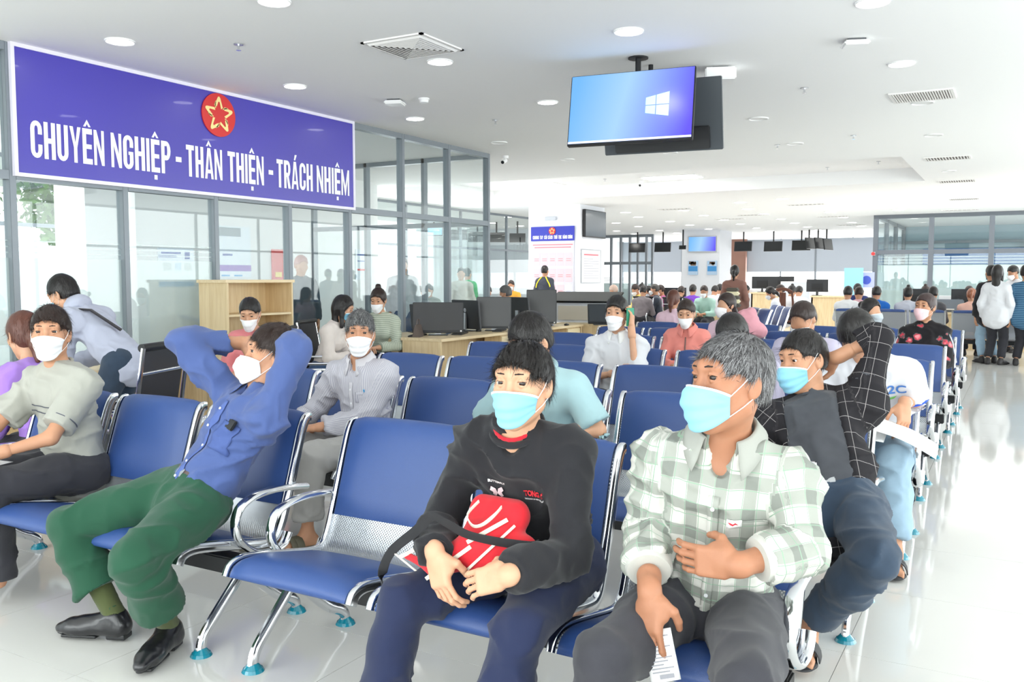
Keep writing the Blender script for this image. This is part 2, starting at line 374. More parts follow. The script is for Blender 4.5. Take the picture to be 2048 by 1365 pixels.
# wall banner: local x along +Y of the room, local y up, facing +X
BX = PX+.075
ban = empty('wall_banner', (BX, 4.46, 2.30), 0, 'large blue banner with white lettering and red emblem on the glass partition', 'banner')
MB = Matrix(((0, 0, 1, 0), (1, 0, 0, 0), (0, 1, 0, 0), (0, 0, 0, 1)))   # (x,y,z)->(z,x,y)
bobj('panel', (-.02, 0, .03, 4.35, .03, 1.07), BANNERB, ban)
FRM = mat('banner_frame', (236, 232, 246), .35)
for d in ((-.03, .012, 0, 4.38, 0, .032), (-.03, .012, 0, 4.38, 1.068, 1.1), (-.03, .012, 0, .032, .032, 1.068), (-.03, .012, 4.348, 4.38, .032, 1.068)):
    bobj('frame', d, FRM, ban)
MT = Matrix.Translation((.003, 0, 0)) @ MB
def glyph(c):
    """condensed block capitals as polygons in a unit cell, with the advance width"""
    w, h = .36, .155; P = []; R_ = lambda x0, y0, x1, y1: P.append([(x0, y0), (x1, y0), (x1, y1), (x0, y1)])
    def ring(cx, cy, rx, ry, ix, iy, a0, a1, n=8):
        for q in range(n):
            t0, t1 = a0+(a1-a0)*q/n, a0+(a1-a0)*(q+1)/n
            P.append([(cx+ix*math.cos(t0), cy+iy*math.sin(t0)), (cx+rx*math.cos(t0), cy+ry*math.sin(t0)), (cx+rx*math.cos(t1), cy+ry*math.sin(t1)), (cx+ix*math.cos(t1), cy+iy*math.sin(t1))])
    adv = 1.0
    if c == 'H': R_(0, 0, w, 1); R_(1-w, 0, 1, 1); R_(w, .43, 1-w, .57)
    elif c == 'E': R_(0, 0, w, 1); R_(w, 0, .92, h); R_(w, .43, .86, .56); R_(w, 1-h, .92, 1); adv = .92
    elif c == 'I': R_(0, 0, .33, 1); adv = .33
    elif c == 'T': R_(0, 1-h, .96, 1); R_(.48-w/2, 0, .48+w/2, 1-h); adv = .96
    elif c == 'N': R_(0, 0, .27, 1); R_(.73, 0, 1, 1); P.append([(.27, .62), (.73, 0), (.73, .40), (.27, 1)])
    elif c == 'M': R_(0, 0, .26, 1); R_(1.04, 0, 1.3, 1); P.append([(.26, .60), (.58, 0), (.65, .0), (.65, .36), (.26, 1)][:5]); P.append([(1.04, 1), (.65, .36), (.65, 0), (.72, 0), (1.04, .60)]); adv = 1.3
    elif c == 'U': R_(0, .22, w, 1); R_(1-w, .22, 1, 1); ring(.5, .22, .5, .22, .5-w, .09, PI, 2*PI)
    elif c in 'CG':
        R_(0, .22, w, .78); ring(.5, .22, .5, .22, .5-w, .09, PI, 2*PI); ring(.5, .78, .5, .22, .5-w, .09, 0, PI); R_(1-w, .64, 1, .78)
        if c == 'C': R_(1-w, .22, 1, .37)
        else: R_(1-w, .22, 1, .52); R_(.52, .42, 1-w, .52)
    elif c in 'PR':
        R_(0, 0, w, 1); R_(w, 1-h, .55, 1); R_(w, .41, .55, .41+h); ring(.55, .705, .45, .295, .45-w, .165, -PI/2, PI/2)
        if c == 'R': P.append([(.40, .41), (.62, 0), (1.0, 0), (.72, .43)])
    elif c == 'A': P += [[(0, 0), (.30, 0), (.62, .98), (.50, 1), (.36, 1)], [(.80, 0), (1.1, 0), (.74, 1), (.50, 1), (.50, .94)]]; R_(.26, .18, .84, .30); adv = 1.1
    elif c == 'Y': R_(.36, 0, .68, .42); P += [[(.36, .42), (.52, .42), (.52, .56), (.32, 1), (0, 1)], [(.52, .42), (.68, .42), (1.04, 1), (.72, 1), (.52, .56)]]; adv = 1.04
    return P, adv
def words_line(items, zb, cap, parent, M):
    """condensed capitals with their accents, each word in its own mesh"""
    BASE = {'Ê': 'E', 'Ệ': 'E', 'Â': 'A', 'Á': 'A', 'Ả': 'A', 'Ủ': 'U', 'Ụ': 'U', 'Í': 'I', 'À': 'A', 'Ẩ': 'A'}
    for s_, y0, y1 in items:
        gl = [glyph(BASE.get(c, c)) for c in s_]; gap = .15; tot = sum(g[1] for g in gl)+gap*(len(gl)-1); sx = (y1-y0)/tot
        bm = bmesh.new(); ac = bmesh.new(); x = 0; nn = 0
        def quad(b_, pts, z): b_.faces.new([b_.verts.new(M @ Vector((p[0], p[1], z))) for p in pts])
        for c, (P, adv) in zip(s_, gl):
            for poly in P: quad(bm, [(y0+(x+px)*sx, zb+py*cap) for px, py in poly], .0002*(nn % 7)); nn += 1
            xc = y0+(x+adv/2)*sx; hw = .36*sx; zt = zb+cap; t = cap*.05
            if c in 'ÊỆÂ': quad(ac, ((xc-hw, zt+t), (xc-hw*.35, zt+t), (xc, zt+t*2.6), (xc, zt+t*5)), 0); quad(ac, ((xc+hw, zt+t), (xc, zt+t*5), (xc, zt+t*2.6), (xc+hw*.35, zt+t)), 0)
            if c in 'ÁÍẢỦ': quad(ac, ((xc-hw*.4, zt+t), (xc+hw*.2, zt+t), (xc+hw*.9, zt+t*5), (xc, zt+t*5)), 0)
            if c in 'À': quad(ac, ((xc-hw*.2, zt+t), (xc+hw*.4, zt+t), (xc, zt+t*5), (xc-hw*.9, zt+t*5)), 0)
            if c in 'ỆỤ': quad(ac, ((xc-hw*.45, zb-cap*.22), (xc+hw*.45, zb-cap*.22), (xc+hw*.45, zb-cap*.08), (xc-hw*.45, zb-cap*.08)), 0)
            x += adv+gap
        bm_obj('lettering', bm, LETTER, parent)
        if len(ac.verts): bm_obj('accent_marks', ac, LETTER, parent)
        else: ac.free()
def by(px, py): return on_x(px, py, BX)[1]-4.46
L1 = [('CHUYÊN', by(61, 290), by(208, 300)), ('NGHIỆP', by(222, 310), by(341, 320)), ('THÂN', by(372, 320), by(444, 330)), ('THIỆN', by(455, 330), by(527, 340)),
      ('TRÁCH', by(553, 350), by(625, 360)), ('NHIỆM', by(633, 350), by(698, 370))]
words_line(L1, .17, .315, ban, MT)
bm = bmesh.new()
for px in (357, 541):
    yc = by(px, 325); 
    bm.faces.new([bm.verts.new(MT @ Vector(p)) for p in ((yc-.035, .30, 0), (yc+.035, .30, 0), (yc+.035, .35, 0), (yc-.035, .35, 0))])
bm_obj('dash', bm, LETTER, ban)
emblem('emblem', .222, ban, MT @ Matrix.Translation((by(436, 229), .84, 0)))
# pillars
PLM = mat('pillar_plaster', (238, 240, 246), .7)
def pillar(name, x0, x1, y0, y1):
    return struct(bobj(name, (x0, x1, y0, y1, 0, CEIL), PLM))
pillar('wall_pillar_near', -11.75, -10.2, 21.5, 23.1)
pillar('wall_pillar_far', -12.3, -10.7, 35.8, 37.5)
pillar('wall_pillar_third', -2.6, -1.2, 37.9, 39)
# notice board on the near pillar (front face y=21.5)
def P1(px, py): return on_y(px, py, 21.46)
a, b = P1(1064, 483), P1(1148, 452)
nb = empty('notice_board', (a[0], 21.455, .7), 0, 'tall notice board with blue header and rows of pink sheets on white pillar', 'notice board')
W = b[0]-a[0]
bobj('backing', (0, W, 0, .03, 0, 1.9), mat('board_white', (206, 204, 218), .5), nb)
hz0, hz1 = a[2]-.7, b[2]-.7
bobj('header', (-.02, W+.02, -.02, .0, hz0, hz1), mat('header_blue', (34, 44, 170), .4), nb)
MF = Matrix(((1, 0, 0, 0), (0, 0, -1, -.024), (0, 1, 0, 0), (0, 0, 0, 1)))
emblem('emblem', (hz1-hz0)*.26, nb, MF @ Matrix.Translation((W*.5, hz0+(hz1-hz0)*.68, 0)))
q = W/24
words_line([('CHUNG', q*.8, q*4.3), ('TAY', q*4.9, q*6.7), ('CẢI', q*7.4, q*9.0), ('CÁCH', q*9.6, q*12.2), ('THỦ', q*12.9, q*14.9), ('TỤC', q*15.5, q*17.3), ('HÀNH', q*18, q*20.4), ('CHÍNH', q*20.9, q*23.4)], hz0+.05, (hz1-hz0)*.24, nb, MF)
PINKP = mat('pink_sheet', (226, 192, 200), .7); REDINK = mat('red_print', (226, 130, 140), .6); GREYINK = mat('grey_print', (170, 170, 184), .6)
BLUEP = mat('pale_blue_sheet', (220, 222, 240), .7)
for r_ in range(4):
    for c_ in range(5):
        x0 = .03+c_*(W-.06)/5; zz = hz0-.32-r_*.43
        s_ = bobj('sheet', (x0+.015, x0+(W-.06)/5-.015, -.006, 0, zz-.37+.02, zz), BLUEP if (r_, c_) == (2, 4) else PINKP, nb)
        bm = bmesh.new()
        for t_ in range(2): box(bm, x0+.05, x0+(W-.06)/5-.05, -.0075, -.006, zz-.17-t_*.05, zz-.155-t_*.05)
        bm_obj('print', bm, GREYINK if (r_, c_) == (2, 4) else REDINK, s_)
for t_, ww in ((0, .03), (1, .08)):
    bobj('print', (ww, W-ww, -.003, 0, hz0-.12-t_*.07, hz0-.09-t_*.07), REDINK, nb)
# small box of cables above it and the side items
cb = tag(bobj('cable_box', (P1(1090, 440)[0], P1(1112, 440)[0], 21.44, 21.49, P1(1100, 441)[2], P1(1100, 434)[2]), mat('pale_grey', (200, 204, 212), .6), None, bevel=.008), 'small white cable box above the notice board header', 'box')
SX = -10.2
def P2(px, py): return on_x(px, py, SX+.02)
def flat_on_side(name, px0, py0, px1, py1, m, depth=.05, **k):
    a, b = P2(px0, py1), P2(px1, py0)
    return bobj(name, (SX, SX+depth, a[1], b[1], min(a[2], b[2]), max(a[2], b[2])), m, **k)
a, b = P2(1165, 474), P2(1207, 425)
tv = empty('wall_television', (SX, a[1], a[2]), 0, 'dark switched off television on the side of the notice pillar', 'television')
bobj('casing', (.02, .10, 0, b[1]-a[1], 0, b[2]-a[2]), BLACK, tv, bevel=.01)
bobj('screen', (.10, .104, .02, b[1]-a[1]-.02, .03, b[2]-a[2]-.02), mat('dark_screen', (96, 104, 112), .15), tv)
a, b = P2(1163, 565), P2(1201, 502)
po = empty('side_poster', (SX, a[1], a[2]), 0, 'white framed text poster on the side of the notice pillar', 'poster')
bobj('sheet', (.0, .02, 0, b[1]-a[1], 0, b[2]-a[2]), mat('poster_white', (240, 238, 244), .6), po)
bm = bmesh.new(); H_ = b[2]-a[2]; W_ = b[1]-a[1]
for t_ in range(9): box(bm, .02, .022, W_*.12, W_*(.9 if t_ % 3 else .6), H_*(.72-t_*.075), H_*(.735-t_*.075))
bm_obj('print', bm, GREYINK, po); bobj('heading', (.02, .023, W_*.12, W_*.88, H_*.83, H_*.88), REDINK, po)
bm = bmesh.new()
for d in ((0, .03, -.02, 0, -.02, H_+.02), (0, .03, W_, W_+.02, -.02, H_+.02), (0, .03, 0, W_, -.02, 0), (0, .03, 0, W_, H_, H_+.02)): box(bm, *d)
bm_obj('frame', bm, STEEL, po)
# far pillar: blue screen and two posters
def screen_mat(name, base=None):
    m = mat(name, (40, 60, 200), .25); N, L, b = nodes(m)
    tc = N.new('ShaderNodeTexCoord'); sx = N.new('ShaderNodeSeparateXYZ'); L.new(tc.outputs['Generated'], sx.inputs[0])
    r = N.new('ShaderNodeValToRGB'); cr = r.color_ramp
    cr.elements[0].position = 0; cr.elements[0].color = (*lin((112, 186, 254)), 1); cr.elements[1].position = 1; cr.elements[1].color = (*lin((92, 70, 246)), 1)
    e = cr.elements.new(.42); e.color = (*lin((168, 214, 255)), 1); e = cr.elements.new(.75); e.color = (*lin((128, 150, 255)), 1)
    mz = N.new('ShaderNodeMath'); mz.operation = 'MULTIPLY_ADD'; mz.inputs[1].default_value = -.12; L.new(sx.outputs[2], mz.inputs[0]); L.new(sx.outputs[0], mz.inputs[2])
    ad = N.new('ShaderNodeMath'); ad.inputs[1].default_value = .05; L.new(mz.outputs[0], ad.inputs[0])
    L.new(ad.outputs[0], r.inputs[0]); L.new(r.outputs[0], b.inputs['Emission Color']); b.inputs['Emission Strength'].default_value = .66; b.inputs['Base Color'].default_value = (.02, .02, .05, 1)
    return m
SCR = screen_mat('lit_blue_screen')
FPY = 35.75
def P3(px, py): return on_y(px, py, FPY)
a, b = P3(1376, 505), P3(1433, 472)
tv = empty('pillar_television', (a[0], FPY, a[2]), 0, 'lit blue television high on the far white pillar', 'television')
bobj('casing', (0, b[0]-a[0], 0, .05, 0, b[2]-a[2]), STEEL, tv); bobj('screen', (.03, b[0]-a[0]-.03, -.01, 0, .04, b[2]-a[2]-.03), SCR, tv)
for (q0, q1, lb) in ((1376, 1396, 'left blue and white picture poster beneath the far pillar television'), (1414, 1434, 'right blue and white picture poster beneath the far pillar television')):
    a, b = P3(q0, 550), P3(q1, 522)
    po = empty('picture_poster', (a[0], FPY, a[2]), 0, lb, 'poster')
    w_, h_ = b[0]-a[0], b[2]-a[2]
    bobj('sheet', (0, w_, 0, .03, 0, h_), mat('poster_sky', (188, 214, 240), .5), po)
    bm = bmesh.new(); box(bm, .02, w_-.02, -.004, 0, h_*.25, h_*.62); bm_obj('photo', bm, mat('poster_blue', (70, 150, 215), .5), po)
    bm = bmesh.new()
    for t_ in range(9): box(bm, .03+rng.random()*(w_-.15), .1+rng.random()*(w_-.15), -.006, 0, h_*(.66+.26*rng.random()), h_*(.72+.26*rng.random()))
    bm_obj('photo_strip', bm, mat('poster_brown', (112, 88, 70), .6), po)

# ------------------------------------------------------------ ceiling fittings
LAMP = mat('lamp_glow', (255, 255, 255), .4, emit=((255, 253, 246), 14.0))
LAMPOFF = mat('lamp_unlit', (238, 238, 238), .4)
RING = mat('lamp_ring', (248, 248, 248), .4)
def dl_mesh():
    root = empty('ceiling_downlight', (0, 0, CEIL)); 
    bm = bmesh.new(); n = 28
    for k in range(n):
        pass
    V, F = sweep([(.112*math.cos(2*PI*k/n), .112*math.sin(2*PI*k/n), -.004) for k in range(n)], ellsect(.009, .009, 6), (0, 0, 1), True)
    mesh_obj('ring', V, F, RING, root); cobj('diffuser', (0, 0, -.004), (0, 0, .004), .106, LAMP, root, n=28); return root
def place_ceiling(proto, pts, label, cat, group, z=CEIL, first=True, rz=0):
    out = []
    for i, (px, py) in enumerate(pts):
        o = proto if (i == 0 and first) else copy_tree(proto)
        p = on_z(px, py, z); o.location = (p.x, p.y, z); o.rotation_euler.z = rz
        tag(o, label if isinstance(label, str) else label(i), cat, group); out.append(o)
    return out
near_dl = [(240, 82, 'lit round downlight above the left end of the blue banner'), (590, 172, 'lit round downlight above the middle right of the blue banner'), (830, 237, 'lit round downlight nearest to the smoke detector'),
    (548, 2, 'lit round downlight at the top edge left of centre'), (880, 123, 'lit round downlight touching the big square air vent'), (1257, 62, 'lit round downlight above the large hanging screen'),
    (1095, 204, 'lit round downlight just left of the large hanging screen'), (1415, 168, 'lit round downlight just right of the large hanging screen'), (1745, 4, 'lit round downlight at the top edge right of centre'), (1803, 127, 'lit round downlight above the slotted right vent')]
proto = dl_mesh()
for i, (px, py, lb) in enumerate(near_dl):
    o = proto if i == 0 else copy_tree(proto); p = on_z(px, py, CEIL); o.location = (p.x, p.y, CEIL)
    tag(o, lb, 'ceiling light', 'near lit downlights')
far_dl = [(1251, 425), (1276, 434), (1367, 421), (1407, 431), (1340, 443), (1379, 450), (1448, 440), (1481, 448), (1277, 453), (1319, 461), (1353, 466), (1232, 446), (1268, 468), (1233, 462), (1417, 458), (1301, 477),
    (1495, 418), (1527, 428), (1562, 438), (1589, 446), (1615, 454), (1636, 460), (1513, 456), (1540, 462), (1539, 472), (1515, 468), (1660, 424), (1686, 435), (1704, 445), (1723, 452), (1738, 458), (1700, 466), (1715, 470), (1781, 408), (1797, 420), (1624, 471),
    (1018, 434), (1040, 452), (1016, 461), (984, 446), (1565, 398), (1480, 405)]
FD = []
for px, py in far_dl:
    p = on_z(px, py, CEIL); 
    if p.y > 44.5: continue
    o = copy_tree(proto); o.location = (p.x, p.y, CEIL); s_ = 1.5; o.scale = (s_, s_, 1)
    FD.append((px, py, o))
NTH = ['nearest', 'second nearest', 'third nearest', 'fourth nearest', 'fifth nearest', 'sixth nearest', 'seventh nearest', 'eighth nearest', 'ninth nearest', 'tenth nearest', 'eleventh nearest', 'twelfth nearest', 'thirteenth nearest', 'farthest']
for (a, b, where) in ((0, 1060, 'left of the notice pillar'), (1060, 1290, 'just right of the notice pillar'), (1290, 1372, 'midway between the white pillars'), (1372, 1470, 'above the far white pillar'), (1470, 1545, 'above the brown wall strip'), (1545, 1650, 'above the whiteboard'), (1650, 2048, 'before the right glass office')):
    for k, (px, py, o) in enumerate(sorted([q for q in FD if a <= q[0] < b], key=lambda q: q[1])): tag(o, 'small lit far downlight %s, %s of those' % (where, NTH[k]), 'ceiling light', 'far lit downlights')
# coffer lamps
cz = CEIL+CH
for px, py, lb in ((1020, 360, 'lit round downlight inside the raised ceiling panel at left'), (1305, 340, 'lit round downlight inside the raised ceiling panel in the middle')):
    o = copy_tree(proto); p = on_z(px, py, cz); o.location = (p.x, min(max(p.y, CY0+.2), CY1-.2), cz); tag(o, lb, 'ceiling light', 'coffer downlights')
for px, py, lb in ((1091, 374, 'bright rectangular lamp panel in the left of the raised ceiling'), (1363, 360, 'bright rectangular lamp panel in the middle of the raised ceiling')):
    p = on_z(px, py, cz); o = empty('lamp_panel', (p.x, min(p.y, CY1-.8), cz), 0, lb, 'ceiling light', 'coffer lamp panels')
    bobj('diffuser', (-.6, .6, -.3, .3, -.02, -.005), LAMP, o); bobj('frame', (-.64, .64, -.34, .34, -.012, 0), RING, o)
proto2 = copy_tree(proto)
for ch in proto2.children:
    if ch.name.startswith('diffuser'):
        ch.data = ch.data.copy(); ch.data.materials[0] = LAMPOFF
off_dl = [(1517, 237), (1590, 287), (1867, 270), (998, 285), (1340, 305), (1845, 205), (1135, 319), (1898, 342)]
for i, (px, py) in enumerate(off_dl):
    o = proto2 if i == 0 else copy_tree(proto2); p = on_z(px, py, CEIL); o.location = (p.x, p.y, CEIL)
    tag(o, 'unlit round white ceiling downlight '+['right of the large hanging screen', 'above the raised ceiling panel', 'touching the nearest slotted vent below', 'left by the white dome camera', 'below the right part of the hanging screen', 'just above the nearest slotted vent', 'below the left part of the hanging screen', 'between the second and third slot vents'][i], 'ceiling light', 'unlit downlights')
# square four way vent
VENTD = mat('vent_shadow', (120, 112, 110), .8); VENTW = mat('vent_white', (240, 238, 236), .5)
def square_vent(loc, s, label, nz=8):
    o = empty('ceiling_vent', loc, 0, label, 'air vent')
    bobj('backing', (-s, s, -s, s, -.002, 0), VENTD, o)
    for k in range(nz):
        a = s*(1-k/nz); wv = s/nz*.62
        for q in range(4):
            Mq = Matrix.Rotation(q*PI/2, 4, 'Z') 
            V = [(-a, a, -.006), (a, a, -.006), (a-wv, a-wv, -.026), (-(a-wv), a-wv, -.026)]
            bm = bmesh.new(); vs = [bm.verts.new(Mq @ Vector(v)) for v in V]; f = bm.faces.new(vs)
            r = bmesh.ops.extrude_face_region(bm, geom=[f]); bmesh.ops.translate(bm, vec=(0, 0, .003), verts=[v for v in r['geom'] if isinstance(v, bmesh.types.BMVert)])
            bm_obj('slat', bm, VENTW, o)
    for q in range(4):
        bobj('rim', (-s-.03, s+.03, s, s+.03, -.012, 0), VENTW, o, M=Matrix.Rotation(q*PI/2, 4, 'Z'))
    return o
p = on_z(826, 92, CEIL); square_vent((p.x, p.y, CEIL), .28, 'large square ceiling vent with nested white slats')
def slot_vent(loc, w_, d_, label, group=None, n=18):
    o = empty('slot_vent', loc, 0, label, 'air vent', group)
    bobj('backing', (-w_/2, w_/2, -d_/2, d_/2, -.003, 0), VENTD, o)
    bm = bmesh.new()
    for d in ((-w_/2-.03, w_/2+.03, d_/2, d_/2+.03), (-w_/2-.03, w_/2+.03, -d_/2-.03, -d_/2), (-w_/2-.03, -w_/2, -d_/2, d_/2), (w_/2, w_/2+.03, -d_/2, d_/2)): box(bm, d[0], d[1], d[2], d[3], -.014, 0)
    bm_obj('rim', bm, VENTW, o)
    bm = bmesh.new(); box(bm, -.006, .006, -d_/2, d_/2, -.018, -.003); me = bpy.data.meshes.new('slat'); bm.to_mesh(me); bm.free(); me.materials.append(VENTW)
    for i in range(n):
        s_ = link('slat', me, None, o); s_.location = (-w_/2+w_*(i+.5)/n, 0, 0)
    return o
p = on_z(1845, 191, CEIL); slot_vent((p.x, p.y, CEIL), .56, .5, 'slotted rectangular ceiling vent nearest on the right', n=22)
for px, py, lb in ((1895, 316, 'second slotted ceiling vent of the right hand line'), (1914, 362, 'third slotted ceiling vent of the right hand line'), (1928, 398, 'fourth slotted ceiling vent of the right hand line')):
    p = on_z(px, py, CEIL); slot_vent((p.x, p.y, CEIL), .62, .4, lb, 'right hand line of slot vents', 14)
for px, py, lb in ((1350, 418, 'right of the notice pillar'), (1612, 409, 'nearest above the whiteboard'), (1665, 433, 'left of the right office corner'), (1460, 438, 'above the far white pillar'), (1701, 450, 'beside the right office corner'), (1920, 420, 'touching the right office top rail'), (1505, 430, 'above the brown wall strip')):
    p = on_z(px, py, CEIL); slot_vent((p.x, p.y, CEIL), .9, .25, 'thin dark slot vent in the far ceiling '+lb, 'distant slot vents', 8)
# sprinklers, detectors, boxes, cameras
def sprinkler():
    o = empty('sprinkler', (0, 0, CEIL)); cobj('flange', (0, 0, -.008), (0, 0, 0), .04, STEEL, o); cobj('stem', (0, 0, -.05), (0, 0, 0), .01, CHROME, o); cobj('deflector', (0, 0, -.054), (0, 0, -.05), .022, CHROME, o); return o
pr = sprinkler()
for i, (px, py) in enumerate([(477, 88), (991, 240), (1609, 176), (1707, 271), (1757, 323), (1290, 212), (1555, 290), (1655, 335), (1210, 358)]):
    o = pr if i == 0 else copy_tree(pr); p = on_z(px, py, CEIL); zc_ = CEIL
    if CX0 < p.x < CX1 and CY0 < p.y < CY1: p = on_z(px, py, CEIL+CH); zc_ = CEIL+CH; p.y = min(p.y, CY1-.1)
    o.location = (p.x, p.y, zc_); tag(o, 'small chrome fire sprinkler on the white ceiling '+['above the middle of the banner', 'left of the large hanging screen', 'right of the large hanging screen', 'below the nearest slotted vent', 'in the right corner of the raised panel', 'behind the lit screen', 'above the raised panel', 'near the right end of the raised panel', 'by the left lamp of the raised panel'][i], 'sprinkler', 'ceiling sprinklers')
p = on_z(848, 197, CEIL); o = empty('smoke_detector', (p.x, p.y, CEIL), 0, 'round white smoke detector beside a ceiling box above banner end', 'smoke detector')
cobj('base', (0, 0, -.015), (0, 0, 0), .06, RING, o); cobj('chamber', (0, 0, -.045), (0, 0, -.015), .045, RING, o, r2=.05)
for px, py, lb in ((790, 204, 'flat white router box on the ceiling near the smoke detector'), (1440, 140, 'white ceiling box right of the large hanging screen'), (1711, 84, 'flat white ceiling box at the upper right')):
    p = on_z(px, py-4, CEIL); o = empty('ceiling_box', (p.x, p.y, CEIL), .35, lb, 'ceiling box', 'white ceiling boxes')
    bobj('body', (-.14, .14, -.14, .14, -.13, -.018) if px == 1440 else (-.1, .1, -.1, .1, -.055, -.018), RING, o, bevel=.012); bobj('mount', (-.07, .07, -.07, .07, -.018, 0), mat('mount_grey', (90, 92, 96), .6), o)
for px, py, lb in ((1011, 312, 'small white dome camera with black lens near the partition corner'), (1283, 362, 'small white camera beneath the raised ceiling panel')):
    zq = CEIL+(CH if px == 1283 else 0); p = on_z(px, py, zq); o = empty('security_camera', (p.x, min(p.y, CY1-.15) if px == 1283 else p.y, zq), 0, lb, 'camera')
    cobj('base', (0, 0, -.04), (0, 0, 0), .05, RING, o); cobj('body', (0, 0, -.07), (0, -.09, -.11), .035, RING, o); cobj('lens', (0, -.09, -.11), (0, -.1, -.115), .026, BLACK, o)
# hanging large screens, back to back
hs = empty('hanging_screen', (-3.02, 7.55, CEIL), 0, 'large lit blue screen hanging from the ceiling', 'television')
MS = Matrix.Translation((0, -.18, -.46)) @ Matrix.Rotation(math.radians(7), 4, 'Z') @ Matrix.Rotation(math.radians(-11), 4, 'X')
bobj('casing', (-.56, .56, 0, .045, -.325, .325), BLACK, hs, bevel=.006, M=MS)
bobj('screen', (-.55, .55, -.004, 0, -.305, .317), SCR, hs, M=MS)
bm = bmesh.new()
MM = MS @ Matrix(((1, 0, 0, 0), (0, 0, -1, -.006), (0, 1, 0, 0), (0, 0, 0, 1)))
for (x0, x1, a0, a1, b0, b1) in ((.145, .228, -.088, .003, -.092, .007), (.236, .338, -.088, .0, -.095, .0),):
    pass
for (x0, zb0, zt0, x1, zb1, zt1) in ((.140, .004, .070, .226, .004, .088), (.234, .004, .090, .345, .004, .112), (.140, -.068, -.004, .226, -.084, -.004), (.234, -.086, -.004, .345, -.106, -.004)):
    bm.faces.new([bm.verts.new(MM @ Vector(v)) for v in ((x0, zb0, 0), (x1, zb1, 0), (x1, zt1, 0), (x0, zt0, 0))])
bm_obj('window_logo', bm, mat('logo_glow', (150, 200, 250), .3, emit=((178, 222, 255), .66)), hs)
bobj('taskbar', (-.55, .55, -.006, -.004, -.305, -.288), mat('taskbar_glow', (200, 200, 240), .3, emit=((206, 210, 244), .8)), hs, M=MS)
cobj('pole', (0, 0, -.4), (0, 0, 0), .025, BLACKM, hs); cobj('ceiling_plate', (0, 0, -.012), (0, 0, 0), .09, BLACKM, hs)
bobj('bracket', (-.16, .16, -.13, .14, -.5, -.42), BLACKM, hs)
hs2 = empty('rear_hanging_screen', (-3.02, 7.98, CEIL), 0, 'dark rear screen hanging behind the large lit blue screen', 'television')
MS2 = Matrix.Translation((.06, .0, -.46)) @ Matrix.Rotation(math.radians(7), 4, 'Z') @ Matrix.Rotation(math.radians(14), 4, 'X')
bobj('casing', (-.56, .56, 0, .05, -.325, .325), mat('tv_back', (70, 76, 82), .5), hs2, bevel=.006, M=MS2)
bobj('lower_housing', (-.45, .45, -.03, 0, -.31, -.1), BLACK, hs2, bevel=.01, M=MS2); bobj('bracket', (-.14, .14, -.2, 0, -.06, .06), BLACKM, hs2, M=MS2)
cobj('pole', (0, -.12, -.42), (0, -.12, 0), .022, BLACKM, hs2)
# distant small hanging screens, all switched off
def small_screen(px, py, yy, rz, wpx, label, group):
    p = on_y(px, py, yy); wd = wpx*((Vector(p)-Vector((0, 0, EYE))).dot(Vector(_f)))/FOC
    o = empty('small_hanging_screen', (p.x, p.y, CEIL), rz, label, 'television', group); h = wd*.56; zc = p.z-CEIL
    Mx = Matrix.Translation((0, -.08, zc)) @ Matrix.Rotation(math.radians(-10), 4, 'X')
    bobj('casing', (-wd/2, wd/2, 0, .05, -h/2, h/2), BLACK, o, M=Mx); bobj('screen', (-wd/2+.02, wd/2-.02, -.003, 0, -h/2+.03, h/2-.02), mat('off_screen', (30, 34, 36), .2), o, M=Mx)
    cobj('pole', (0, 0, zc), (0, 0, 0), .03, BLACKM, o, n=8); return o
for px, py, yy, rz, wp, lb in ((993, 475, 27, .5, 34, 'tilted black hanging screen beside the end post of the partition'), (1035, 476, 27, .5, 32, 'tilted black hanging screen left of the notice pillar'),
    (1275, 496, 36, .1, 33, 'first dark hanging screen right of the notice pillar'), (1326, 495, 36.5, .1, 33, 'second dark hanging screen right of the notice pillar'), (1366, 495, 35, 0, 14, 'narrow dark hanging screen beside the far white pillar'),
    (1487, 493, 38, 0, 35, 'dark hanging screen in front of the brown wall strip'), (1547, 493, 38, 0, 36, 'dark hanging screen right of the brown wall strip'), (1603, 491, 38, 0, 36, 'dark hanging screen next to the cluster of side-on screens')):
    small_screen(px, py, yy, rz, wp, lb, 'distant dark hanging screens')
for px, py in ((1618, 487), (1636, 487), (1653, 489)):
    small_screen(px, py, 37.5, 1.35, 40, '%s of three side-on hanging screens right of the dark screens' % {1618: 'leftmost', 1636: 'middle one', 1653: 'rightmost'}[px], 'cluster of side-on screens')
for px, py, col in ((868, 462, (120, 170, 225)), (917, 470, (120, 130, 138)), (955, 474, (100, 108, 114))):
    p = on_y(px, py, 26); o = small_screen(px, py, 26, .45, 36, {868: 'pale blue hanging screen seen through the partition glass', 917: 'grey hanging screen seen through glass, second from the blue one', 955: 'grey hanging screen seen through glass beside the end post'}[px], 'hanging screens behind the partition')
    if px == 868:
        for ch in o.children:
            if ch.name.startswith('screen'): ch.data.materials[0] = mat('pale_lit_screen', (120, 170, 225), .3, emit=((120, 175, 235), .7))

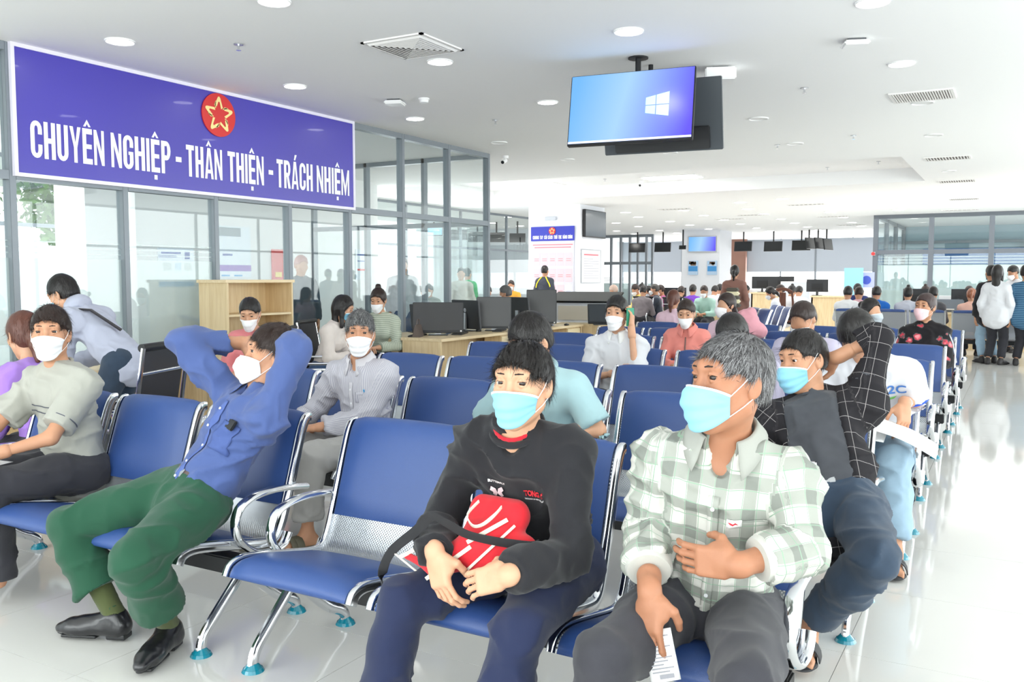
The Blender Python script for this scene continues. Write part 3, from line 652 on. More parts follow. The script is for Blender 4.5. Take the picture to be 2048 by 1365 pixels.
# ------------------------------------------------------------ waiting benches
PERF = perforated()
PROF = catmull([(.012, .845), (-.012, .838), (-.045, .77), (-.115, .56), (-.165, .425), (-.205, .368), (-.27, .358), (-.44, .392), (-.61, .425), (-.68, .418), (-.705, .385)], 4)
def prof_uv(i): return PROF[i]
def ribbon(name, i0, i1, x0, x1, t0, t1, m, parent, nx=8, puff=0.0, uv=False):
    """sheet that follows the side profile between samples i0..i1; t0,t1 are offsets along the profile normal (towards the sitter)"""
    P = np.array(PROF); T_ = np.gradient(P, axis=0); T_ /= np.linalg.norm(T_, axis=1)[:, None]; Nn = np.stack([T_[:, 1], -T_[:, 0]], 1)
    if Nn[10, 0] > 0: Nn = -Nn
    ss = np.concatenate([[0], np.cumsum(np.linalg.norm(np.diff(P, axis=0), axis=1))])
    idx = list(range(i0, i1+1)); V = []; UV = []; F = []; rows = len(idx)
    for side, t in ((0, t1), (1, t0)):
        for ii, i in enumerate(idx):
            e = math.sin(PI*ii/(rows-1))**.35 if side == 0 else 0
            for j in range(nx+1):
                f = j/nx; ex = (math.sin(PI*f)**.3 if side == 0 else 0) if puff else 1
                tt = t if side else (t0+(t-t0)*(.35+.65*e*ex) if puff else t)
                q = P[i]+Nn[i]*tt; V.append((x0+(x1-x0)*f, q[0], q[1])); UV.append(((x0+(x1-x0)*f), ss[i]))
    n1 = rows*(nx+1)
    for ii in range(rows-1):
        for j in range(nx):
            a = ii*(nx+1)+j; F.append((a, a+1, a+nx+2, a+nx+1)); b = n1+a; F.append((b, b+nx+1, b+nx+2, b+1))
    for ii in range(rows-1):
        for j in (0, nx): a = ii*(nx+1)+j; b = a+nx+1; F.append((a, b, b+n1, a+n1) if j == 0 else (a, a+n1, b+n1, b))
    for j in range(nx):
        a = j; F.append((a, a+n1, a+1+n1, a+1)); a = (rows-1)*(nx+1)+j; F.append((a, a+1, a+1+n1, a+n1))
    o = mesh_obj(name, V, F, m, parent, True, 50)
    if uv:
        l = o.data.uv_layers.new(name='UVMap')
        for lp in o.data.loops: l.data[lp.index].uv = UV[lp.vertex_index]
    return o
NP = len(PROF)
iA = int(NP*.0); iB = 14; iC = 24; iD = NP-1
def make_gang(n=3, pitch=.65, wd=.59, arms=True):
    g = empty('waiting_bench', (0, 0, 0))
    L_ = n*pitch-(pitch-wd)
    for k in range(n):
        x0 = k*pitch+.02; x1 = k*pitch+wd-.02
        sh = ribbon('perforated_shell', 1, NP-2, x0, x1, -.004, .002, PERF, g, 6, uv=True)
        ribbon('backrest', iA, iB, x0+.012, x1-.012, .003, .036, NAVYPAD, g, 12, .7); ribbon('backrest_top', 0, 5, x0+.012, x1-.012, -.014, .003, NAVYPAD, g, 4)
        ribbon('seat', iC, iD, x0+.012, x1-.012, -.004, .036, NAVYPAD, g, 12, .7)
        for xx in (k*pitch+.012, k*pitch+wd-.012):
            sobj('side_frame', [(xx, p[0], p[1]) for p in PROF], rsect(.013, .021, .5), CHROME, g)
    bobj('beam', (-.02, L_+.02, -.42, -.34, .255, .325), BLACKM, g, bevel=.006)
    for xx in (.02, L_-.02):
        for pts in (([(-.36, .30), (-.42, .235), (-.52, .14), (-.575, .085), (-.595, .05), (-.60, .02)]), ([(-.39, .30), (-.33, .235), (-.20, .12), (-.12, .075), (-.085, .045), (-.08, .02)])):
            lg = sobj('leg', [(xx, p[0], p[1]) for p in catmull(pts, 4)], ellsect(.017, .024, 10), CHROME, g)
            yy = pts[-1][0]; bm = bmesh.new(); cyl(bm, (xx, yy, 0), (xx, yy, .012), .042, .036, 18); cyl(bm, (xx, yy, .012), (xx, yy, .03), .034, .018, 18)
            bm_obj('foot_cap', bm, TEAL, lg)
    if arms:
        for xx in (-.022, L_+.022):
            pts = [(-.055, .555), (-.20, .575), (-.33, .575), (-.42, .55), (-.455, .49), (-.44, .42), (-.37, .355), (-.28, .325), (-.20, .335), (-.165, .38)]
            sobj('armrest', [(xx, p[0], p[1]) for p in catmull(pts, 5)], ellsect(.023, .014, 12), CHROME, g)
    return g
ROWS = [2.90, 4.27, 5.53, 6.90, 8.44, 9.80, 11.10]
gangs = [(-2.435, 0, 1), (-4.555, 0, 1)]
rowname = ['front', 'second', 'third', 'fourth', 'fifth', 'sixth', 'seventh']
P_ = make_gang(); first = True
for r_, yt in enumerate(ROWS):
    xs = {0: (-2.435, -4.56, -6.7), 1: (-2.43, -4.43), 2: (-2.36, -4.34), 3: (-2.40, -4.38), 4: (-2.42, -4.40), 5: (-2.42, -4.40), 6: (-2.42, -4.42)}[r_]
    for c_, x0 in enumerate(xs):
        if r_ == 0 and c_ == 2: continue
        g = P_ if first else copy_tree(P_); first = False
        g.location = (x0, yt, 0)
        tag(g, '%s row of three navy seats, bench %s the aisle' % (rowname[r_].capitalize(), ('at', 'one further from')[c_]), 'bench', 'navy waiting benches')
# far line of benches seen from behind, in front of the right office
navy2 = NAVYPAD
STR = mat('perforated_back_grey', (196, 194, 192), .4, .2)
def back_gang():
    g = make_gang(3, .9, .84, False); return g
bk = None
for i, x0 in enumerate((-3.05, -1.05, .95)):
    if bk is None: bk = make_gang(3, .65, .61, False); g = bk
    else: g = copy_tree(bk)
    g.location = (x0+1.9, 17.7, 0); g.rotation_euler.z = PI
    tag(g, ['Grey backed waiting bench with navy top, left one before the glass office', 'Grey backed waiting bench with navy top, middle one before the glass office', 'Grey backed waiting bench with navy top, right one before the glass office'][i], 'bench', 'benches facing the glass office')
for (px, py, yy, rz, lb) in ((1545, 655, 19.5, -1.15, 'grey backed bench standing side-on in the middle distance'), (1480, 660, 18.2, -1.0, 'side-on grey bench beside the women in white')):
    p = on_z(px, py+20, 0); g = copy_tree(bk); q = on_y(px, py, yy); g.location = (q.x, yy, 0); g.rotation_euler.z = rz; tag(g, lb, 'bench', 'side-on far benches')
# benches behind the left partition
for (x0, y0, rz, lb) in ((-9.7, 6.7, 0, 'Grey bench behind the partition glass, nearer one'), (-9.9, 8.6, 0, 'Grey bench behind the partition glass, further one')):
    g = copy_tree(bk); g.location = (x0, y0, 0); g.rotation_euler.z = 2.6; tag(g, lb, 'bench', 'benches behind the partition')
# ------------------------------------------------------------ implicit surfaces for figures
A3 = lambda v: np.array(v, dtype=float)
def unit(v): v = A3(v); return v/(np.linalg.norm(v)+1e-12)
class Field:
    def __init__(s): s.p = []
    def cone(s, a, b, ra, rb, k=.02, flat=None, fs=1.0, op=0):
        s.p.append(('c', A3(a), A3(b), ra, rb, k, None if flat is None else unit(flat), fs, op)); return s
    def ell(s, c, r, R=None, k=.02, op=0):
        s.p.append(('e', A3(c), A3(r), np.eye(3) if R is None else np.array(R, float), k, op)); return s
    def box(s, c, r, R=None, k=.01, rd=.005, op=0):
        s.p.append(('b', A3(c), A3(r), np.eye(3) if R is None else np.array(R, float), k, rd, op)); return s
    def bb(s, q):
        if q[0] == 'c':
            m = max(q[3], q[4])*max(1, q[7]); return np.minimum(q[1], q[2])-m, np.maximum(q[1], q[2])+m
        m = (np.abs(q[3].T) @ q[2]) ; return q[1]-m, q[1]+m
    @staticmethod
    def dist(q, X):
        if q[0] == 'c':
            a, b, ra, rb, fl, fs = q[1], q[2], q[3], q[4], q[6], q[7]
            d = b-a; w_ = X-a
            if fl is not None: w_ = w_+np.multiply.outer(w_ @ fl, fl)*(1/fs-1); d = d+fl*(d @ fl)*(1/fs-1)
            t = np.clip((w_ @ d)/(d @ d+1e-12), 0, 1)
            r = np.sqrt(((w_-t[..., None]*d)**2).sum(-1))-(ra+(rb-ra)*t)
            return r*(min(1, fs)*.5+.5) if fl is not None else r
        if q[0] == 'e':
            Y = (X-q[1]) @ q[3].T; n = np.sqrt(((Y/q[2])**2).sum(-1))+1e-9; g = np.sqrt(((Y/q[2]**2)**2).sum(-1))+1e-9
            return np.where(n < .25, -(1-n)*q[2].min(), n*(n-1)/g)
        Y = np.abs((X-q[1]) @ q[3].T)-(q[2]-q[5])
        return np.sqrt((np.maximum(Y, 0)**2).sum(-1))+np.minimum(Y.max(-1), 0)-q[5]
    @staticmethod
    def comb(f, d, k, op):
        if op == 0:
            h = np.maximum(k-np.abs(f-d), 0)/k; return np.minimum(f, d)-h*h*k*.25
        if op == 1: d = -d
        h = np.maximum(k-np.abs(f-d), 0)/k; return np.maximum(f, d)+h*h*k*.25
    def ko(s, q): return (q[5], q[8]) if q[0] == 'c' else (q[4], q[5]) if q[0] == 'e' else (q[4], q[6])
    def eval(s, X):
        f = np.full(X.shape[:-1], 9.0)
        for q in s.p: k, op = s.ko(q); f = s.comb(f, s.dist(q, X), max(k, 1e-4), op)
        return f
    def mesh(s, h):
        lo = np.min([s.bb(q)[0] for q in s.p if s.ko(q)[1] == 0], 0)-3*h-.012; hi = np.max([s.bb(q)[1] for q in s.p if s.ko(q)[1] == 0], 0)+3*h+.012
        n = np.ceil((hi-lo)/h).astype(int)+1; f = np.full(n, .5, dtype=np.float32)
        for q in s.p:
            k, op = s.ko(q); a, b = s.bb(q); m = k+2.5*h
            i0 = np.maximum(np.floor((a-m-lo)/h).astype(int), 0); i1 = np.minimum(np.ceil((b+m-lo)/h).astype(int)+1, n)
            if op == 2: i0 = np.zeros(3, int); i1 = n
            if (i1 <= i0).any(): continue
            g = np.stack(np.meshgrid(*[lo[c]+h*np.arange(i0[c], i1[c]) for c in range(3)], indexing='ij'), -1)
            sl = tuple(slice(i0[c], i1[c]) for c in range(3)); f[sl] = s.comb(f[sl], s.dist(q, g), max(k, 1e-4), op)
        f[0] = f[-1] = .5; f[:, 0] = f[:, -1] = .5; f[:, :, 0] = f[:, :, -1] = .5
        return nets(f, lo, h)
def nets(f, lo, h):
    n = np.array(f.shape); ins = f < 0
    c = [ins[i:n[0]-1+i, j:n[1]-1+j, k:n[2]-1+k] for i in (0, 1) for j in (0, 1) for k in (0, 1)]
    sm = np.zeros(c[0].shape, np.uint8)
    for q in c: sm += q
    act = (sm > 0) & (sm < 8); I = np.argwhere(act)
    if len(I) == 0: return np.zeros((0, 3)), []
    idm = np.full(act.shape, -1, np.int64); idm[act] = np.arange(len(I))
    cv = np.stack([f[I[:, 0]+i, I[:, 1]+j, I[:, 2]+k] for i in (0, 1) for j in (0, 1) for k in (0, 1)], 1)
    off = np.array([(i, j, k) for i in (0, 1) for j in (0, 1) for k in (0, 1)], float)
    acc = np.zeros((len(I), 3)); cnt = np.zeros(len(I))
    for a in range(8):
        for b in range(a+1, 8):
            if np.abs(off[a]-off[b]).sum() != 1: continue
            va, vb = cv[:, a], cv[:, b]; m = (va < 0) != (vb < 0)
            t = np.where(m, va/np.where(m, va-vb, 1), 0); acc += np.where(m[:, None], off[a]+t[:, None]*(off[b]-off[a]), 0); cnt += m
    V = lo+h*(I+acc/cnt[:, None]); F = []
    for ax in range(3):
        sl0 = [slice(1, n[q]-1) for q in range(3)]; sl1 = list(sl0); sl0[ax] = slice(0, n[ax]-1); sl1[ax] = slice(1, n[ax])
        a = ins[tuple(sl0)]; b = ins[tuple(sl1)]; E_ = np.argwhere(a != b)
        if len(E_) == 0: continue
        base = E_.copy(); u, v = (ax+1) % 3, (ax+2) % 3; base[:, u] += 1; base[:, v] += 1
        def cell(du, dv):
            q = base.copy(); q[:, u] -= du; q[:, v] -= dv; return idm[q[:, 0], q[:, 1], q[:, 2]]
        q4 = np.stack([cell(1, 1), cell(0, 1), cell(0, 0), cell(1, 0)], 1)
        fl = b[tuple(E_.T)]; q4[fl] = q4[fl][:, ::-1]; F.append(q4)
    return V, np.concatenate(F)
def hash3(i):
    i = i.astype(np.int64); x = (i[..., 0]*73856093) ^ (i[..., 1]*19349663) ^ (i[..., 2]*83492791)
    x = (x ^ (x >> 13))*1274126177 & 0x7fffffff; x = (x ^ (x >> 11))*668265263 & 0x7fffffff; return (x & 0xffff)/65535.0
def vnoise(P):
    i = np.floor(P); f = P-i; f = f*f*(3-2*f); r = 0
    for a in (0, 1):
        for b in (0, 1):
            for c in (0, 1):
                w_ = (f[:, 0] if a else 1-f[:, 0])*(f[:, 1] if b else 1-f[:, 1])*(f[:, 2] if c else 1-f[:, 2]); r = r+w_*hash3(i+np.array([a, b, c]))
    return r
def vnormals(V, F):
    F = np.asarray(F); a, b, c, d = (V[F[:, k]] for k in range(4)); nn = np.cross(c-a, d-b); N_ = np.zeros_like(V)
    for k in range(4): np.add.at(N_, F[:, k], nn)
    return N_/(np.linalg.norm(N_, axis=1)[:, None]+1e-12)
def np_mesh(name, V, F, m, parent=None, UV=None):
    me = bpy.data.meshes.new(name); F = np.asarray(F)
    me.vertices.add(len(V)); me.vertices.foreach_set('co', np.asarray(V, np.float32).ravel())
    me.loops.add(F.size); me.loops.foreach_set('vertex_index', F.ravel().astype(np.int32))
    me.polygons.add(len(F)); me.polygons.foreach_set('loop_start', np.arange(0, F.size, F.shape[1], dtype=np.int32))
    me.update(calc_edges=True); me.polygons.foreach_set('use_smooth', [True]*len(F))
    if UV is not None:
        l = me.uv_layers.new(name='UVMap'); l.data.foreach_set('uv', UV.astype(np.float32).ravel())
    return link(name, me, m, parent)
def rot(axis, a):
    u = unit(axis); K = np.array([[0, -u[2], u[1]], [u[2], 0, -u[0]], [-u[1], u[0], 0]]); return np.eye(3)+math.sin(a)*K+(1-math.cos(a))*K @ K
def ik(a, c, l1, l2, pole):
    a, c = A3(a), A3(c); d = c-a; L = np.linalg.norm(d); u = d/L; L2 = min(L, (l1+l2)*.999); x = (l1*l1-l2*l2+L2*L2)/(2*L2); y = math.sqrt(max(l1*l1-x*x, 0))
    p = A3(pole)-a; p = p-u*(p @ u); return a+u*x+unit(p)*y, a+u*L2

# ------------------------------------------------------------ figure parts
SKIN = {}
def skin(key, col):
    m = mat('skin_'+key, col, .5, 0, .4, noise=.07, nscale=18, bump=.12, bscale=300)
    N, L, b = nodes(m); b.inputs['Subsurface Weight'].default_value = .12; b.inputs['Subsurface Radius'].default_value = (.012, .005, .003); b.inputs['Subsurface Scale'].default_value = .6
    return m
SK_L = skin('light', (208, 160, 130)); SK_M = skin('medium', (192, 142, 112)); SK_D = skin('tanned', (170, 118, 90))
def strandmat(name, c, hi, f=.5):
    m = mat(name, c, .45, 0, .4); N, L, b = nodes(m); g = N.new('ShaderNodeNewGeometry'); r = N.new('ShaderNodeValToRGB'); r.color_ramp.elements[0].color = (*lin(c), 1); r.color_ramp.elements[0].position = f-.15
    r.color_ramp.elements[1].color = (*lin(hi), 1); r.color_ramp.elements[1].position = f+.25; L.new(g.outputs['Random Per Island'], r.inputs[0]); L.new(r.outputs[0], b.inputs['Base Color']); return m
def hairmat(name, c, hi=None):
    m = mat(name, c, .42, 0, .5, bump=.5, bscale=260)
    if hi:
        N, L, b = nodes(m); tc = N.new('ShaderNodeTexCoord'); n = N.new('ShaderNodeTexNoise'); n.inputs['Scale'].default_value = 200; n.inputs['Detail'].default_value = 2
        L.new(tc.outputs['Object'], n.inputs['Vector']); r = N.new('ShaderNodeValToRGB'); r.color_ramp.elements[0].position = .42; r.color_ramp.elements[1].position = .62
        r.color_ramp.elements[0].color = (*lin(c), 1); r.color_ramp.elements[1].color = (*lin(hi), 1); L.new(n.outputs['Fac'], r.inputs[0]); L.new(r.outputs[0], b.inputs['Base Color'])
    return m
H_BLACK = hairmat('black_hair', (26, 22, 22)); H_DARK = hairmat('dark_brown_hair', (44, 30, 26)); H_BROWN = hairmat('brown_hair', (92, 52, 40)); H_GREY = hairmat('grey_hair', (72, 70, 72), (104, 103, 105)); H_GREY2 = hairmat('greying_hair', (62, 62, 64), (112, 112, 112))
EYEW = mat('eye_white', (228, 222, 218), .2); IRIS = mat('eye_iris', (34, 20, 14), .12); BROW = mat('eyebrow_hair', (38, 28, 26), .8)
STRAP = mat('white_elastic', (246, 246, 248), .6)
def cloth(name, c, rough=.85, noise=.05, nscale=9, bump=.35, bscale=900): return mat(name, c, rough, 0, .25, noise=noise, nscale=nscale, bump=bump, bscale=bscale, sheen=.15)
MASKW = cloth('white_mask', (244, 244, 246), .8, .02); MASKB = cloth('blue_mask', (138, 198, 224), .75, .03); MASKP = cloth('pink_mask', (238, 200, 206), .8, .16, 60)
def head_field(O, R, sx=1.0, ears=True, detail=True, jaw=1.0):
    """R rows: right, forward, up (person's own); O centre between the ears"""
    B = np.array(R); Rm = B
    def W_(x, y, z): return O+(B.T @ A3((x, y, z)))*sx
    f = Field(); s = sx
    f.ell(W_(0, -.014, .030), A3((.077, .094, .088))*s, Rm, .01)
    f.ell(W_(0, .026, -.030), A3((.061*jaw, .064, .080))*s, Rm, .03*s)
    f.cone(W_(-.046*jaw, .0, -.056), W_(0, .066, -.098), .020*s, .019*s, .03*s); f.cone(W_(.046*jaw, .0, -.056), W_(0, .066, -.098), .020*s, .019*s, .03*s)
    f.ell(W_(-.040, .056, -.014), A3((.022, .022, .022))*s, Rm, .03*s); f.ell(W_(.040, .056, -.014), A3((.022, .022, .022))*s, Rm, .03*s)
    W0 = W_; W_ = lambda x, y, z: W0(x, y, z+(.012 if y > .06 and z > -.001 else .006 if y > .09 else 0))
    if detail:
        f.cone(W_(-.040, .070, .033), W_(.040, .070, .033), .013*s, .013*s, .022*s); f.cone(W_(-.0, .082, .036), W_(0, .084, .03), .012*s, .010*s, .02*s)
        for q in (-1, 1):
            f.ell(W_(q*.033, .096, .008), A3((.019, .014, .012))*s, Rm, .014*s, 1)
            f.cone(W_(q*.018, .080, .0085), W_(q*.033, .0865, .0175), .003*s, .0038*s, .006*s); f.cone(W_(q*.033, .0865, .0175), W_(q*.049, .073, .0105), .0038*s, .003*s, .006*s)
            f.cone(W_(q*.019, .078, .004), W_(q*.033, .082, -.0005), .003*s, .004*s, .006*s); f.cone(W_(q*.033, .082, -.0005), W_(q*.048, .072, .004), .004*s, .003*s, .006*s)
            f.ell(W_(q*.013, .093, -.031), A3((.009, .010, .008))*s, Rm, .008*s)
        f.cone(W_(0, .084, .012), W_(0, .105, -.026), .0085*s, .0115*s, .012*s)
        W_ = W0
        f.cone(W_(-.018, .083, -.062), W_(.018, .083, -.062), .007*s, .007*s, .01*s); f.cone(W_(-.014, .082, -.072), W_(.014, .082, -.072), .008*s, .008*s, .008*s)
    W_ = W0
    if ears:
        for q in (-1, 1):
            Re = rot(B[2], q*.35) ; Rr = (Re @ B.T).T
            f.ell(W_(q*.079, -.010, -.002), A3((.007, .019, .033))*s, Rr, .006*s)
            if detail: f.ell(W_(q*.087, -.006, .004), A3((.007, .011, .020))*s, Rr, .004*s, 1); f.ell(W_(q*.076, -.004, -.028), A3((.006, .008, .010))*s, Rr, .006*s)
    return f, W_
def sphere_obj(name, c, r, R, mats, parent, gaze=(0, 1, 0)):
    n1, n2 = 16, 10; V = []; F = []
    for i in range(n2+1):
        th = PI*i/n2
        for j in range(n1): ph = 2*PI*j/n1; V.append(c+R.T @ A3((math.sin(th)*math.cos(ph)*r, math.cos(th)*r, math.sin(th)*math.sin(ph)*r)))
    for i in range(n2):
        for j in range(n1): F.append((i*n1+j, i*n1+(j+1) % n1, (i+1)*n1+(j+1) % n1, (i+1)*n1+j))
    o = np_mesh(name, np.array(V), np.array(F), mats, parent)
    for p in o.data.polygons:
        if p.index//n1 < 3: p.material_index = 1
    return o
def hand_field(f, Wr, d, n, side, s=1.0, curl=.5, spread=.12, thumb=.7, fingers=(1, 1, 1, 1)):
    """d to fingertips, n the way the palm faces; side +1 when the thumb is towards cross(d,n)"""
    d = unit(d); n = unit(A3(n)-d*(A3(n) @ d)); a = np.cross(d, n)*side; R = np.array([a, d, n])
    P = lambda x, y, z=0: Wr+(a*x+d*y+n*z)*s
    f.cone(P(0, -.02), P(0, .02), .026*s, .028*s, .02, n, .72)
    f.box(P(.0, .052, 0), A3((.039, .042, .014))*s, R, .014, .013*s)
    f.cone(P(.030, .018, .008), P(.036, .048, .012), .016*s, .013*s, .014)
    ln = ((.030, .026, .019, .022), (.046, .028, .021, .023), (.010, .027, .020, .022), (-.0, 0, 0, 0))
    X = (.030, .0105, -.0095, -.029); Ls = ((.043, .025, .020), (.047, .029, .021), (.043, .027, .020), (.034, .020, .018)); Rr = (.0092, .0094, .0088, .0078)
    for i in range(4):
        c_ = curl*fingers[i]; p = P(X[i], .090-abs(i-1)*.0035, 0); an = .15+c_*.5; sp = (1.5-i)*spread
        dirn = unit(d*math.cos(sp)+a*math.sin(sp)); r = Rr[i]*s
        for j in range(3):
            v = unit(dirn*math.cos(an)+n*math.sin(an)); q = p+v*Ls[i][j]*s; f.cone(p, q, r, r*.9, .004); p = q; r *= .92; an += c_*(1.0 if j == 0 else .75)
    p = P(.028, .012, .006)
    v = unit(a*.72+d*.62+n*(.25+.4*thumb)); q = p+v*.040*s; f.cone(p, q, .0145*s, .0115*s, .012)
    v2 = unit(a*(.5-.6*thumb)+d*.85+n*(.3+.5*thumb)); q2 = q+v2*.030*s; f.cone(q, q2, .0112*s, .0102*s, .004)
    v3 = unit(a*(.3-.7*thumb)+d*.85+n*(.3+.45*thumb)); f.cone(q2, q2+v3*.022*s, .0102*s, .0085*s, .004)
    return f

FIGS = []
class Fig:
    """one person: joints in room coordinates, one continuous body mesh, clothing and hair as its children"""
    def __init__(s, name, label, P, yaw=0., lean=0., side=0., twist=0., S_=1.0, head=(0, 0, 0), hoff=(0, 0), fem=False, sk=None, cat='person', group=None, shw=1.0, bend=0.0, neckf=.02, pitch_h=None):
        s.S = S_; s.sk = sk or SK_M; s.fem = fem; s.root = empty(name, (P[0], P[1], 0), 0, label, cat, group)
        s.P = A3(P); Z = A3((0, 0, 1)); s.f0 = A3((math.sin(yaw), -math.cos(yaw), 0)); s.r0 = np.cross(s.f0, Z)       # person's right
        s.l0 = -s.r0
        R1 = rot(s.l0, lean) @ rot(s.f0, side); u = R1 @ Z
        # lean>0 bends forward
        s.u = u; k = S_; s.f = R1 @ s.f0; s.l = R1 @ s.l0
        R2 = rot(s.l0, bend); u2 = R2 @ u
        s.waist = s.P+u*.16*k; s.neck = s.waist+u2*.33*k; s.u2 = u2; s.f2 = R2 @ s.f
        s.l2 = rot(u2, twist) @ s.l; s.f2 = rot(u2, twist) @ s.f2
        hw = .168*k*shw*(.9 if fem else 1); s.sh = {1: s.neck+s.l2*hw-u2*.078*k, -1: s.neck-s.l2*hw-u2*.078*k}
        hh = .088*k*(1.05 if fem else 1); s.hip = {1: s.P+s.l*hh-u*.01, -1: s.P-s.l*hh-u*.01}
        hy, hp, hr = head       # yaw left+, pitch down+, roll
        Rh = rot(Z, hy) ; fh = Rh @ unit(s.f2*A3((1, 1, 0))); lh = np.cross(Z, fh); fh = rot(lh, hp) @ fh; uh = np.cross(fh, lh); 
        uh = rot(fh, hr) @ uh; lh = rot(fh, hr) @ lh
        s.HR = np.array([-lh, fh, uh]); s.nbase = s.neck+u2*.01
        s.H = s.neck+u2*.090*k+uh*.078*k+s.f2*(neckf)+lh*hoff[0]+fh*hoff[1]
        FIGS.append(s); s.el = {}; s.wr = {}; s.kn = {}; s.an = {}; s.toe = {}; s.hd = {}; s.wb = A3((0, 0, 0))
    def arm(s, q, wrist=None, pole=None, elbow=None, hdir=None, palm=None, curl=.5, thumb=.7, spread=.1, hs=1.0):
        k = s.S; a = s.sh[q]
        if elbow is None:
            pole = s.P+s.l*q*.6+A3((0, 0, -.3)) if pole is None else pole; e, w_ = ik(a, wrist, .285*k, .245*k, pole)
        else: e, w_ = A3(elbow), A3(wrist)
        s.el[q], s.wr[q] = e, w_; fd = unit(w_-e); s.hd[q] = (unit(hdir) if hdir is not None else fd, A3(palm) if palm is not None else -s.l*q, curl, thumb, spread, hs)
    def leg(s, q, ankle=None, pole=None, knee=None, toe=None):
        k = s.S
        if knee is None:
            pole = s.P+s.f*1.2+A3((0, 0, .5))+s.l*q*.15 if pole is None else pole; kn, an = ik(s.hip[q], ankle, .43*k, .41*k, pole)
        else: kn, an = A3(knee), A3(ankle)
        s.kn[q], s.an[q] = kn, an; t = A3(toe) if toe is not None else s.f0+s.l0*q*.25; s.toe[q] = unit(A3((t[0], t[1], t[2] if len(t) > 2 else 0)))
    # ---- fields
    def torso(s, f, g=0.0, fem=None, belly=1.0, k=.05, hem=.0, neck_open=0.0):
        K = s.S; fm = s.fem; fl = .70
        f.cone(s.P-s.u*.02*K, s.waist-s.u*.02, (.142 if not fm else .150)*K+g, (.128 if not fm else .112)*K*belly+g, k, s.f, fl)
        f.cone(s.waist, s.neck-s.u2*.15*K, (.126 if not fm else .110)*K*belly+g, (.145 if not fm else .125)*K+g, k, s.f2, fl)
        if fm: f.ell(s.neck-s.u2*.19*K+s.f2*.075*K+s.l2*.06*K, A3((.055, .05, .055))*K+g, None, .05); f.ell(s.neck-s.u2*.19*K+s.f2*.075*K-s.l2*.06*K, A3((.055, .05, .055))*K+g, None, .05)
        lo_ = .0 if g < 0 else .022
        for q in (1, -1):
            f.cone(s.neck-s.u2*.10*K+s.l2*q*.05*K, s.sh[q]+s.l2*q*-.02-s.u2*.01, .078*K+g, .056*K+g, .05, s.f2, .85)
            f.cone(s.neck+s.u2*(.018-lo_)*K+s.l2*q*.022*K, s.sh[q]-s.l2*q*.015, .040*K+g*.5, .046*K+g, .045)
        if neck_open: f.ell(s.neck+s.f2*.075*K+s.u2*(.02-neck_open*.03)*K, A3((.030+.016*neck_open, .05, .045+.03*neck_open))*K, np.array([s.l2, s.f2, s.u2]), .012, 1)
        return f
    def sleeve(s, f, q, g, l0=0.0, l1=1.0, k=.035, cuff=0.0):
        """covers l0..l1 of the arm, 1 = elbow, 2 = wrist"""
        K = s.S; a, e, w_ = s.sh[q], s.el[q], s.wr[q]; m = .92 if s.fem else 1
        if l1 <= 1: f.cone(a, a+(e-a)*l1, .052*K*m+g, .044*K*m+g+cuff, k); return f
        f.cone(a, e, .052*K*m+g, .042*K*m+g, k); b = e+(w_-e)*(l1-1); f.cone(e, b, .042*K*m+g, (.042-(.013)*(l1-1))*K*m+g+cuff, k*.6); return f
    def trouser(s, f, q, g, l1=2.0, k=.04, flare=0.0):
        K = s.S; h_, n_, a_ = s.hip[q], s.kn[q], s.an[q]
        if l1 <= 1: f.cone(h_, h_+(n_-h_)*l1, .088*K+g, .066*K+g, k); return f
        f.cone(h_, n_, .090*K+g, .058*K+g, k); b = n_+(a_-n_)*(l1-1); mid = n_+(b-n_)*.35; calf = unit(np.cross(s.l, a_-n_))*-.0
        f.cone(n_, mid, .058*K+g, .056*K+g, k*.5); f.cone(mid, b, .056*K+g, .042*K+g+flare, .03); return f
    def build_body(s, h=.012, hand=(1, -1), feet=(1, -1), hh=.004, headh=.0032, bare=0.0, shoe=False, detail=True, jaw=1.0, fullhead=True, hidden_legs=False):
        K = s.S; f = Field(); s.torso(f, -.012)
        f.cone(s.neck-s.u2*.03*K, s.H-s.HR[2]*.05*K-s.HR[1]*.015*K, .052*K*(.86 if s.fem else 1), .050*K*(.84 if s.fem else 1), .03)
        for q in (1, -1):
            if q in s.el: s.sleeve(f, q, -.008, l1=2.0, k=.03)
            if q in s.kn and not hidden_legs: s.trouser(f, q, -.010, 2.0)
            if q in s.an and q in feet and not shoe: s.foot(f, q)
        if headh > h*.8: hf, s.W = head_field(s.H, s.HR, K, True, detail, jaw); f.p += hf.p; V, F = f.mesh(h); s.hf = hf
        else:
            V, F = f.mesh(h)
            hf, s.W = head_field(s.H, s.HR, K, True, detail, jaw); s.hf = hf; n0 = len(hf.p)
            hf.cone(s.neck+s.u2*.0, s.H-s.HR[2]*.05*K-s.HR[1]*.015*K, .0535*K*(.86 if s.fem else 1), .0515*K*(.84 if s.fem else 1), .03)
            V2, F2 = hf.mesh(headh); hf.p = hf.p[:n0]
            F = np.concatenate([F, F2+len(V)]); V = np.concatenate([V, V2])
        for q in hand:
            if q not in s.wr: continue
            g = Field(); d, n, c, th, sp, hs = s.hd[q]; w_ = s.wr[q]; g.cone(w_-unit(w_-s.el[q])*.06, w_, .0315*K, .0275*K, .02); hand_field(g, w_+d*.01, d, n, -q*1.0, K*hs, c, sp, th)
            V2, F2 = g.mesh(hh); F = np.concatenate([F, F2+len(V)]); V = np.concatenate([V, V2])
        V = V-s.origin(); o = np_mesh('body', V, F, s.sk, s.root); s.body = o; return o
    def origin(s): return A3((s.root.location.x, s.root.location.y, 0))
